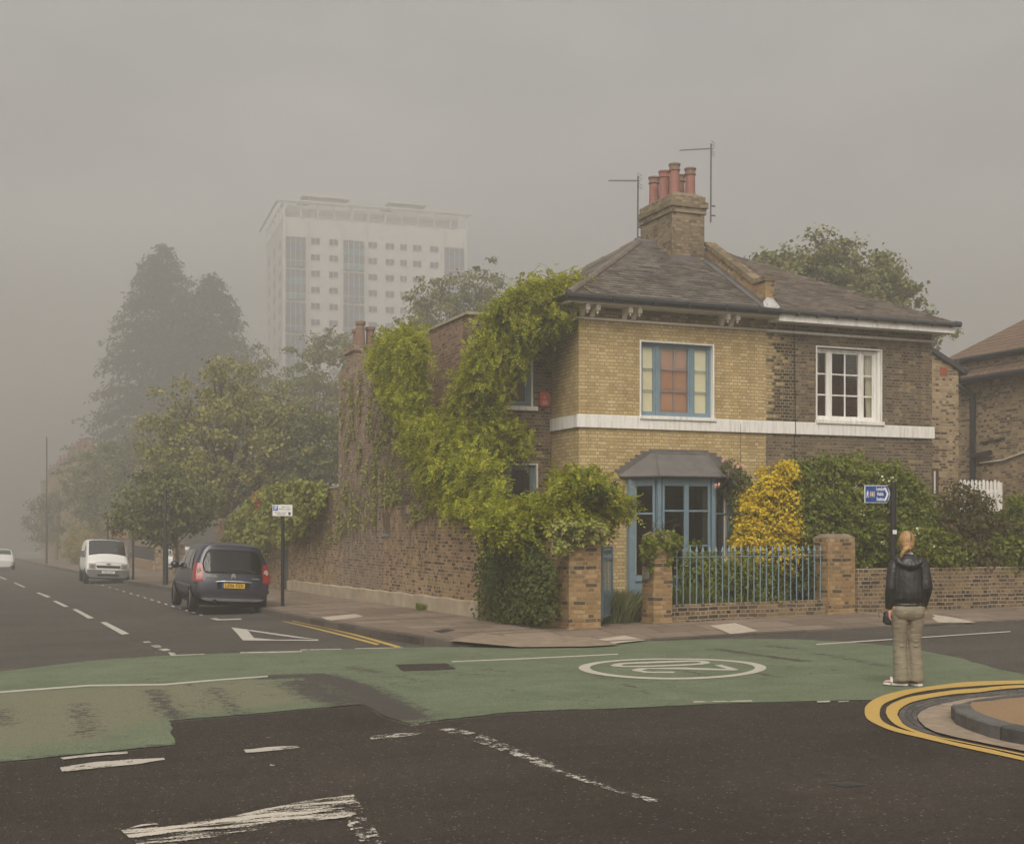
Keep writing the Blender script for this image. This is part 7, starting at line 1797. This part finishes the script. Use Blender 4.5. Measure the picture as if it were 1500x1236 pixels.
def foot(a_, yaw):
    d = Vector((math.sin(yaw), math.cos(yaw), 0)); s_ = Vector((d.y, -d.x, 0)); o = []
    sec = [(-.055,.026,.055),(-.02,.033,.075),(.04,.036,.062),(.10,.040,.042),(.145,.041,.028)]; rings = []
    for t, w_, h_ in sec:
        c = Vector((a_.x, a_.y, 0)) + d*t; rings.append([tuple(c + s_*w_*math.cos(q) + Vector((0,0,.022+h_*.5+h_*.5*math.sin(q)))) for q in np.linspace(0, 2*math.pi, 12, endpoint=False)])
    o.append(MB().loft(rings))
    for i, (so, ln) in enumerate(((-.030,.038),(-.012,.036),(.003,.033),(.017,.029),(.029,.024))):
        b0 = Vector((a_.x,a_.y,.036)) + d*.14 + s_*so; o.append(MB().tube([b0 - d*.01, b0 + d*ln*.6 + Vector((0,0,.004)), b0 + d*ln], [.011,.0105,.007], 8))
    return o
yawL, yawR = math.radians(-62), math.radians(-28)
bodyp += foot(ankL, yawL) + foot(ankR, yawR)
bme = solidify(bodyp, .0065, 3, 'body'); bme.materials.append(M['skin']); bo = bpy.data.objects.new('body', bme); col.objects.link(bo); bo.parent = pe
for sg in (-1, 1): q = ball((HX+sg*.030,.094,1.568),(.013,.008,.008)); q.build('eye', M['eye'], pe, local=True)
ball((HX,.098,1.497),(.022,.008,.007)).build('mouth', M['lip'], pe, local=True)
# jacket: blouson body, sleeves and hood fused into one
jp = [eltube([(0,-.005,.875),(0,-.005,.90),(0,-.012,.94),(0,-.016,1.02),(0,-.015,1.12),(0,-.012,1.22),(0,-.008,1.30),(0,-.005,1.355),(-.008,0,1.395),(-.012,.004,1.425)], (.166,.172,.182,.180,.172,.170,.166,.132,.088,.068), (.128,.134,.146,.146,.140,.132,.122,.100,.078,.064), 22)]
for sho, elb, wri, sg in ((shoL,elbL,wriL,-1),(shoR,elbR,wriR,1)):
    s0 = sho + Vector((sg*-.02, 0, .005)); c0_ = wri + (elb-wri).normalized()*.015
    P_ = [s0, sho.lerp(elb,.25)+Vector((sg*.012,-.004,0)), sho.lerp(elb,.55)+Vector((sg*.014,-.008,0)), elb.lerp(sho,.12)+Vector((sg*.012,-.01,0)), elb+Vector((sg*.010,-.008,0)), elb.lerp(wri,.25)+Vector((sg*.012,0,0)), elb.lerp(wri,.55)+Vector((sg*.006,0,0)), elb.lerp(wri,.80), c0_]
    jp.append(MB().tube(P_, [.070,.068,.064,.061,.063,.059,.055,.051,.043], 16))
    for k, t in enumerate((.18,.42,.62)):             # creases pushed up along the sleeve
        q = elb.lerp(wri, t) + Vector((sg*.008, -.006, 0)); jp.append(ball(q, (.060-.005*k,.056-.005*k,.018)))
    jp.append(MB().tube([wri + Vector((0,0,.035)), wri + Vector((0,0,-.005))], [.043,.041], 14))
    for t in (.35,.6): q = sho.lerp(elb, t) + Vector((sg*.012,-.012,0)); jp.append(ball(q, (.067,.064,.022)))
# hood lying on the back: folded rim with a drooping pouch
for k in range(9):
    a = math.pi*(k/8) ; c = Vector((-.01 - .118*math.cos(a), -.105 - .045*math.sin(a), 1.365 - .062*math.sin(a) )); jp.append(ball(c, (.036,.034,.034)))
jp.append(ball((-.01,-.118,1.335),(.105,.045,.060))); jp.append(ball((-.0,-.128,1.305),(.075,.042,.05))); jp.append(ball((-.012,-.06,1.385),(.10,.07,.045)))
jp.append(MB().tube([(-.10,-.10,1.35),(-.05,-.15,1.315),(.03,-.16,1.305),(.09,-.12,1.34)], [.018,.022,.022,.016], 10))
jme = solidify(jp, .0085, 3, 'jacket'); jme.materials.append(M['leather']); jo = bpy.data.objects.new('jacket', jme); col.objects.link(jo); jo.parent = pe
eltube([(0,-.006,.860),(0,-.006,.868),(0,-.006,.898)], (.162,.168,.170), (.126,.131,.133), 26).build('hem_band', M['leather'], jo, local=True, smooth=True)
# trousers: seat, two flared legs
tp = [eltube([(0,0,.72),(0,-.012,.77),(0,-.018,.82),(0,-.010,.88),(0,0,.94)], (.158,.172,.172,.160,.150), (.105,.125,.132,.122,.112), 20), ball((-.072,-.075,.80),(.085,.070,.085)), ball((.072,-.075,.80),(.085,.070,.085))]
for sg, hp, kn, an in ((-1,hipL,kneL,ankL),(1,hipR,kneR,ankR)):
    pts = [(hp.x,0,.80),(hp.x,-.004,.72),(hp.x*.98,0,.64),(kn.x*1.0,.006,.55),(kn.x,.012,.47),(kn.x,.004,.38),((kn.x+an.x)/2,-.004,.28),(an.x,-.010,.16),(an.x,-.012,.05)]
    tp.append(eltube(pts, (.090,.090,.084,.078,.073,.073,.077,.083,.087), (.105,.102,.092,.082,.076,.078,.084,.092,.098), 18))
    for k, z in enumerate((.475,.435)): x_ = kn.x if z < .55 else hp.x; tp.append(MB().tube([(x_-.05,-.072-.008*(z>.55),z+.012),(x_,-.083-.012*(z>.55),z-.004*(k%2)),(x_+.05,-.070-.008*(z>.55),z+.010)], [.002,.005,.002], 8))
tme = solidify(tp, .008, 3, 'trousers'); tme.materials.append(M['khaki']); to = bpy.data.objects.new('trousers', tme); col.objects.link(to); to.parent = pe
# hair pulled into a low knot with a short tail over the left shoulder
hp_ = [ball((HX,-.012,1.572),(.090,.104,.108)), ball((HX,-.055,1.530),(.074,.062,.075)), ball((HX-.012,-.105,1.487),(.042,.036,.033)), ball((HX-.040,-.108,1.478),(.030,.030,.028)), ball((HX+.012,-.100,1.490),(.026,.03,.028)),
       MB().tube([(HX-.035,-.11,1.475),(HX-.066,-.115,1.445),(HX-.078,-.105,1.405),(HX-.076,-.10,1.375)], [.024,.021,.016,.007], 10), MB().tube([(HX,-.085,1.515),(HX-.01,-.10,1.49)], [.05,.035], 10)]
hme = solidify(hp_, .006, 3, 'hair'); hme.materials.append(M['hair']); ho = bpy.data.objects.new('hair', hme); col.objects.link(ho); ho.parent = pe
bm = bmesh.new(); bm.from_mesh(hme)                   # clear the face
bmesh.ops.delete(bm, geom=[v for v in bm.verts if v.co.y > .045 and v.co.z < 1.622], context='VERTS'); bm.to_mesh(hme); bm.free()
eltube([(-.013,-.004,1.405),(-.013,-.002,1.442)], (.068,.064), (.066,.062), 22).build('collar', M['collar'], pe, local=True, smooth=True)
for a_, yaw in ((ankL,yawL),(ankR,yawR)):
    d = Vector((math.sin(yaw), math.cos(yaw), 0)); s_ = Vector((d.y,-d.x,0)); outl = [(-.075,.018),(-.068,.032),(-.02,.040),(.05,.043),(.12,.049),(.17,.042),(.192,.020)]
    pts = [Vector((a_.x,a_.y,0)) + d*t + s_*w_ for t, w_ in outl] + [Vector((a_.x,a_.y,0)) + d*t - s_*w_ for t, w_ in reversed(outl)]
    sh = MB().prism([(p.x,p.y) for p in pts], 'z', .0, .024).build('sandal', M['shoe_white'], pe, local=True, bevel=.006)
    m = MB(); c = Vector((a_.x,a_.y,0)) + d*.09
    m.tube([c + s_*.048 + Vector((0,0,.018)), c + s_*.034 + Vector((0,0,.062)), c + d*.02 + Vector((0,0,.078)), c - s_*.034 + Vector((0,0,.062)), c - s_*.048 + Vector((0,0,.018))], .015, 8)
    m.build('strap', M['shoe_white'], sh, local=True, smooth=True)
# black pouch held in the left hand
wl_ = Vector((pX, pY, 0))
bg_ = thing('handbag', 'small black pouch held in the woman\'s left hand', 'bag', (pX, pY, gz(pX,pY)+.012), frame=False, rz=math.radians(-4))
m = MB().loft([[(-.262,.00,.655),(-.205,.00,.655),(-.200,.10,.655),(-.258,.10,.655)],[(-.292,-.02,.675),(-.212,-.02,.668),(-.205,.115,.668),(-.285,.115,.675)],[(-.285,-.015,.755),(-.225,-.015,.745),(-.22,.105,.745),(-.28,.105,.755)],[(-.262,.0,.80),(-.232,.0,.80),(-.228,.09,.80),(-.256,.09,.80)]])
m.v = [(p[0]+.035, p[1], p[2]) for p in m.v]; m.build('pouch', M['bag'], bg_, local=True, bevel=.012)
MB().tube([(-.25,.01,.79),(-.238,.035,.757),(-.228,.05,.742),(-.236,.07,.757),(-.246,.085,.79)], .006, 8).tube([(-.262,.03,.79),(-.30,.02,.80),(-.315,.0,.77),(-.30,-.015,.735)], .003, 6).build('wrist_loop', M['bag'], bg_, local=True)

# ================================================================== BACKGROUND BUILDINGS
TW = math.radians(18); TX, TY = (415-CX)/F*212, 212.0
tw = thing('tower_block', 'pale high-rise tower block fading into the fog', 'tower block', (TX, TY, gz(TX,TY)), frame=False, rz=TW)
M['tower_wall'] = plain('pale_tower_cladding', (.47,.46,.435), .8, .2, var=.06, scale=.5)
M['tower_dark'] = plain('tower_glazing', (.045,.055,.065), .3, .5, var=.2, scale=.8)
M['tower_blue'] = plain('tower_blue_panel', (.05,.085,.14), .6, .3, var=.1)
M['tower_green'] = plain('tower_green_panel', (.06,.19,.20), .6, .3, var=.1)
M['tower_frame'] = plain('tower_window_frame', (.40,.40,.385), .6, .3, var=.05)
tz0 = gz(TX, TY); FH = 2.70
def tlx(px):                                          # photograph column -> position along the main face
    a = (px-CX)/F; c_, s_ = math.cos(TW), math.sin(TW); return (a*TY - TX) / (c_ - a*s_)
TWd, TD, TH_ = tlx(683), 22.0, 53.0 - tz0
m = MB().box(0, TWd, 0, TD, 0, TH_)
for px in (416.5, 449, 500.5, 534.5, 648, 681): x = tlx(px); m.box(x-.25, x+.25, -.3, -.001, 0, TH_-.2)
m.build('wall', M['tower_wall'], tw, local=True)
NFL = 16; ztop = TH_ - 3.2
for r in range(NFL):
    z1 = ztop - r*FH
    if r < 14:
        for px in (462, 488.6, 546, 571, 591, 611, 636):
            x = tlx(px); w_ = .72 if px != 591 else .55
            f = MB().box(x-w_, x+w_, -.06, -.001, z1-1.0, z1).build('window', M['tower_dark'], tw, local=True)
            MB().box(x-w_-.08, x+w_+.08, -.09, -.0605, z1-1.12, z1-1.01).box(x-.05, x+.05, -.09, -.0605, z1-1.0, z1).build('frame', M['tower_frame'], f, local=True)
    if r % 2 == 0:
        for i, (p0, p1) in enumerate([(417.5,447.5), (502,533), (650,679)]):
            x0, x1 = tlx(p0), tlx(p1); zb = z1 - 2*FH + .45
            f = MB().box(x0, x1, -.45, -.001, zb, z1).build('glazed_balcony', M['tower_dark'], tw, local=True)
            pm = M['tower_green'] if (i + r//2) % 3 == 1 else M['tower_blue']
            MB().box(x0+.05, x1-.05, -.50, -.4505, z1-2.55, z1-1.45).box(x0+.05, x1-.05, -.50, -.4505, zb, zb+.9).build('panel', pm, f, local=True)
            mm = MB()
            for k in range(5): xx = x0 + (x1-x0)*k/4; mm.box(max(x0, xx-.05), min(x1, xx+.05), -.53, -.5005, zb, z1)
            mm.box(x0, x1, -.53, -.5005, zb+.9, zb+1.0).box(x0, x1, -.53, -.5005, z1-.12, z1); mm.build('frame', M['tower_frame'], f, local=True)
    if r < 14:
        for y in (4, 11, 18): MB().box(-.06, -.001, y-.8, y+.8, z1-1.35, z1).build('side_window', M['tower_dark'], tw, local=True)
m = MB()
for k in range(12): x = TWd*k/11; m.box(x-.12, x+.12, -.2, .04, TH_, TH_+2.5)
for k in range(1, 7): y = TD*k/6; m.box(-.2, .04, y-.12, y+.12, TH_, TH_+2.5)
for yq in (-1.0, -.3, .4): m.box(-1.2, TWd+.8, yq, yq+.28, TH_+2.5, TH_+2.72)
for k in range(24): x = TWd*k/23; m.box(x-.08, x+.08, -1.1, .9, TH_+2.73, TH_+2.82)
m.box(-1.2, -.8, .7, TD+1.4, TH_+2.5, TH_+2.72).box(0, .3, .7, TD+1.4, TH_+2.5, TH_+2.72)
m.build('roof_frame', M['tower_wall'], tw, local=True)
MB().box(4.5, 10.5, 3, 9, TH_, TH_+4.2).prism([(3.4,TH_+4.2),(11.6,TH_+4.2),(10.6,TH_+4.7),(4.4,TH_+4.7)], 'y', 2, 10).build('roof_plant_room', M['tower_frame'], tw, local=True)
MB().box(19, 24, 3, 9, TH_, TH_+4.2).prism([(18,TH_+4.2),(25,TH_+4.2),(24,TH_+4.7),(19,TH_+4.7)], 'y', 2, 10).build('roof_plant_room', M['tower_frame'], tw, local=True)
MB().box(1, TWd-1, 1.5, 5, TH_, TH_+2.4).build('roof_storey', M['tower_frame'], tw, local=True)

# terrace fading along the street
G2 = 'terraced houses in the fog'
yy = 98.0
for i in range(9):
    wd_ = 6.2; xf = -4.6 - .012*(yy-98); gg = gf(xf, yy); e = thing('terraced_house', ['nearest foggy terraced house beyond the conifers, rooftop chimney showing', ][0] if i == 0 else 'terraced house almost lost in the fog along the street', 'house', (xf, yy, gg), group=G2)
    ht_ = 9.3 + .25*(i % 3)
    hl = [(yy+.9, yy+2.1, gg+1.2, gg+2.9), (yy+3.9, yy+5.1, gg+1.2, gg+2.9), (yy+.9, yy+2.1, gg+4.3, gg+6.0), (yy+3.9, yy+5.1, gg+4.3, gg+6.0)]
    m = MB().wall('x', xf, xf+.3, yy, yy+wd_, gg-.3, gg+ht_, hl).wall('y', yy, yy+.3, xf+.3, xf+8, gg-.3, gg+ht_)
    m.build('wall', M['flank_brick'], e)
    for h in hl: f = MB().box(xf+.12, xf+.16, h[0], h[1], h[2], h[3]).build('window', M['tower_dark'], e); MB().box(xf+.08, xf+.119, h[0], h[1], (h[2]+h[3])/2-.04, (h[2]+h[3])/2+.04).box(xf+.08, xf+.119, h[0], h[0]+.07, h[2], h[3]).box(xf+.08, xf+.119, h[1]-.07, h[1], h[2], h[3]).build('frame', M['white_paint'], f)
    MB().prism([(xf-.15,gg+ht_),(xf+8,gg+ht_),(xf+4,gg+ht_+.9)], 'y', yy, yy+wd_).build('roof', M['slate'], e)
    c_ = MB().box(xf+.6, xf+2.0, yy+.01, yy+.6, gg+ht_-.2, gg+ht_+1.5).build('chimney', M['stack_brick'], e)
    for k in range(3): MB().lathe([(.13,gg+ht_+1.5),(.11,gg+ht_+2.05)], xf+.9+.4*k, yy+.3, 8).build('chimney_pot', M['pot'], c_)
    yy += wd_ + .02
# front garden wall, piers and shed beyond the ivy bank
for lab, px in (('square brick gate pier beside the white car in the driveway, left of it', 235), ('brick gate pier hiding the front of the white car in the driveway', 262)):
    y = onside(px, 820, -3.1)[0]; e = thing('gate_pier', lab, 'pier', (-3.1, y, gf(-3.1,y)), group=None); g_ = gf(-3.1,y)+.1
    MB().box(-3.35, -2.85, y-.35, y+.35, g_-.3, g_+1.5).build('shaft', M['street_brick'], e); MB().box(-3.4, -2.8, y-.4, y+.4, g_+1.501, g_+1.6).build('cap', M['coping'], e, bevel=.02)
y0_ = onside(228, 820, -3.1)[0]; fw_ = thing('front_wall', 'low brick front garden wall with dark railings in the fog', 'wall', (-3.1, y0_+5, gf(-3.1,y0_+5)))
MB().box(-3.2, -2.95, y0_+.6, y0_+13, gf(-3.1,y0_+6)-.6, gf(-3.1,y0_+6)+.75).build('wall', M['street_brick'], fw_)
m = MB()
for k in range(60): y = y0_+.8+k*.2; z = gf(-3.1,y0_+6)+.75; m.tube([(-3.08,y,z),(-3.08,y,z+.75)], .015, 5)
m.box(-3.1, -3.06, y0_+.7, y0_+12.7, gf(-3.1,y0_+6)+1.35, gf(-3.1,y0_+6)+1.39); m.build('railings', M['steel'], fw_)
M['orange_tile'] = plain('orange_roof_tile', (.36,.15,.05), .85, .2, var=.2, scale=6)
ys = onside(172, 800, -1.5)[0]; e = thing('porch', 'small porch with orange tiled roof just above the white van', 'porch', (-1.5, ys, gf(-1.5,ys))); g_ = gf(-1.5, ys)
MB().box(-2.6, -.6, ys-1, ys+1.2, g_-.3, g_+2.2).build('wall', M['street_brick'], e)
MB().prism([(-2.9,g_+2.2),(-.4,g_+2.2),(-1.6,g_+3.3)], 'y', ys-1.3, ys+1.5).build('roof', M['orange_tile'], e)

# houses across the main road: outside the frame, they stand in the panes of the front windows
op = thing('opposite_terrace', 'terrace across the main road, showing only as a reflection in the front windows', 'house', (24, -25, gf(24,-25)))
g_ = gf(24,-25)
hl = [(x+.9+k*2.2, x+2.0+k*2.2, g_+z, g_+z+1.6) for x in (10,16,22,28,34,40) for k in (0,1) for z in (.9,3.7)]
MB().wall('y', -25, -25.3, 10, 46, g_-.3, g_+6.0, hl).build('wall', M['flank_brick'], op)
for h in hl: MB().box(h[0], h[1], -25.16, -25.12, h[2], h[3]).build('window', M['tower_dark'], op)
MB().prism([(-24.6,g_+6.0),(-33.4,g_+6.0),(-29,g_+8.9)], 'x', 9.8, 46.2).build('roof', M['orange_tile'], op)
for x in (16,22,28,34,40): MB().box(x-.3, x+.3, -29.6, -28.4, g_+8, g_+10.2).build('chimney', M['stack_brick'], op)
